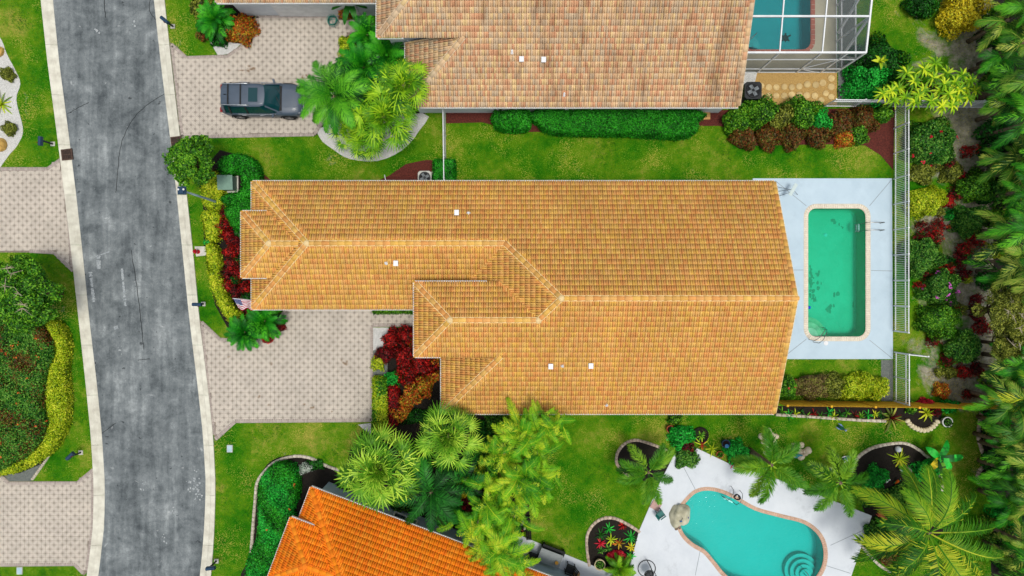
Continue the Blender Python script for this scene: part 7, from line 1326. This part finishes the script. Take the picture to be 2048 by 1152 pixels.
for z, r in ((.75, .26), (.95, .35), (1.2, .35), (1.45, .26)): mb = MB(); mb.tube([(r * math.cos(a), r * math.sin(a) - .05, z) for a in np.linspace(0, 2 * PI, 20)], .012, 5); mb.obj('wire_hoop', m_wire, bk)
mb = MB(); mb.lathe([(0, .72), (.2, .74), (.26, .8), (.2, .86), (0, .88)], (0, -.05, 0), 14); mb.obj('cushion', mat('grey_cushion', S(90, 92, 94), None, 5, .9), t)
# narrow folding rack on the blue deck
c = P(1574, 384); t = thing('folding_rack', 'thin legged folding rack with a pale panel on the blue deck', 'rack', (c.x, c.y, .05)); mb = MB(); d = Vector((.3, .52, 0)).normalized(); mb.bar(-d * .36 + Vector((0, 0, .8)), d * .42 + Vector((0, 0, .8)), .2, .02); mb.obj('panel', mat('pale_panel', S(206, 222, 220), S(190, 206, 204), 4, .5), t)
for a, b_ in (((0, .05, .8), (-.72, .0, 0)), ((0, .05, .8), (.6, -.15, 0)), ((-.05, 0, .8), (-.6, .3, 0)), ((-.05, -.1, .8), (-.5, -.25, 0))): mb = MB(); mb.tube([a, b_], .012, 6); mb.lathe([(.025, 0), (.02, .03), (0, .035)], (b_[0], b_[1], 0), 8); mb.obj('leg', mat('rack_metal', S(90, 96, 98), None, 5, .4, 0, .6), t)
# black timber edge, bucket and hose beside the lawn
c = P(1056, 1054); t = thing('timber_edge', 'black timber sleepers beside the areca palms', 'sleepers', (c.x, c.y, 0), .06); m_tar = mat('black_timber', S(40, 36, 32), S(26, 24, 22), 5, .9, .3)
for i in range(3): mb = MB(); mb.box(-.02 + i * .11 - .12, .07 + i * .11 - .12, -.72, .7, 0, .16 + .02 * i); mb.obj('sleeper', m_tar, t)
c = P(1040, 1062); t = thing('bucket', 'black bucket with an orange hose ring beside the timber sleepers', 'bucket', (c.x, c.y, 0)); mb = MB(); mb.lathe([(.15, 0), (.2, .34), (.18, .34), (.14, .05), (0, .05)], n=16); mb.obj('tub', m_blk, t); mb = MB(); mb.tube([(.2 * math.cos(a), .2 * math.sin(a), .36) for a in np.linspace(0, 2 * PI, 20)], .014, 6); mb.obj('hose_ring', mat('orange_hose', S(220, 110, 50), None, 5, .5), t)
boulder('pale stone beside the black bucket', 1050, 1056, 3.5, .16, m_rockw); boulder('grey stone beside the timber sleepers', 1043, 1044, 6, .2, mat('grey_stone', S(140, 136, 126)))
c = P(1912, 52); t = thing('timber_planter', 'weathered timber corner of the golden shrub planter', 'planter', (c.x, c.y, 0)); mb = MB(); mb.bar((0, 0, .12), (.62, .06, .12), .09, .24); mb.obj('board', m_pine, t); mb = MB(); mb.bar((0, .05, .12), (0, .7, .12), .09, .22); mb.obj('board', m_pine, t)
mb = MB(); mb.lathe([(.09, 0), (.1, .14), (.06, .18), (0, .19)], n=12); o = mb.obj('sprinkler_cap', m_white); o.location = (*P2(1834, 31), 0); tag(o, 'small white valve cap on the sandy lawn', 'valve cap')
for i, (ax, ay, bx_, by_) in enumerate(((1984, 96, 2000, 84), (2010, 118, 2030, 98), (1972, 330, 1966, 352), (1998, 420, 2020, 412), (1960, 540, 1975, 552), (1975, 650, 2005, 680), (1972, 674, 2002, 679))):
    a = P(ax, ay, .3); b_ = P(bx_, by_, .9); mb = MB(); mb.tube([a, a.lerp(b_, .5) + Vector((.05, .08, .05)), b_], [.03, .035, .012], 6); o = mb.obj('dead_branch', mat('pale_twig', S(196, 184, 160))); tag(o, 'pale dead branch lying among the wood plants', 'branch', 'dead branches in the wood')
# downpipe and drain pipe stubs on the lawn side of the golden house
for cx, cy in ((771, 361),): c = P(cx, cy, .2); mb = MB(); mb.tube([(0, -.3, .1), (0, 0, .12), (-.08, .35, .1)], .03, 8); o = mb.obj('drain_pipe', m_white); o.location = (c.x, c.y, 0); tag(o, 'white drain pipe poking from the golden house wall', 'pipe')

# ------------------------------------------------------------------ grass: short blades over every lawn
EXC = [ROADP, DECK_A, DECK_B, DECK_C] + [ccw(px(v)) for v in DRIVE.values()] + BEDS
def hx(poly, T): return [tuple((T @ Vector((x, y, 0)))[:2]) for x, y in poly]
for h_ in (HM, HN, HO):
    Tm = Matrix.Translation(h_.location) @ Matrix.Rotation(h_.rotation_euler[2], 4, 'Z')
    EXC += [hx([(XG + .4, YGS + .4), (XW + .4, YGS + .4), (XW + .4, YN - .4), (XG + .4, YN - .4)], Tm), hx([(XW + .4, YS + .4), (XE - .3, YS + .4), (XE - .3, YN - .4), (XW + .4, YN - .4)], Tm)]
Q = RNG.uniform((-31.5, -18), (31.5, 18), (620000, 2)); k = np.ones(len(Q), bool)
for e in EXC: k &= ~inpoly(Q, e)
Q = Q[k]; Q = Q[(Q[:, 0] < 23.8) | (Q[:, 1] < -7.4) | (RNG.random(len(Q)) < .3)]; n = len(Q); az = RNG.uniform(0, 2 * PI, n); L = RNG.uniform(.03, .085, n); dx = np.cos(az) * L; dy = np.sin(az) * L; w = .013
V = np.empty((n, 3, 3)); V[:, 0] = np.stack([Q[:, 0] - np.sin(az) * w, Q[:, 1] + np.cos(az) * w, np.zeros(n)], 1); V[:, 1] = np.stack([Q[:, 0] + np.sin(az) * w, Q[:, 1] - np.cos(az) * w, np.zeros(n)], 1); V[:, 2] = np.stack([Q[:, 0] + dx, Q[:, 1] + dy, L * .8], 1)
o = link('lawn_grass', npmesh('lawn_grass', V.reshape(-1, 3), np.arange(3 * n).reshape(n, 3), LM['blade'], attrs={'rnd': RNG.random(n)}), kind='stuff', label='short green lawn grass between the houses')
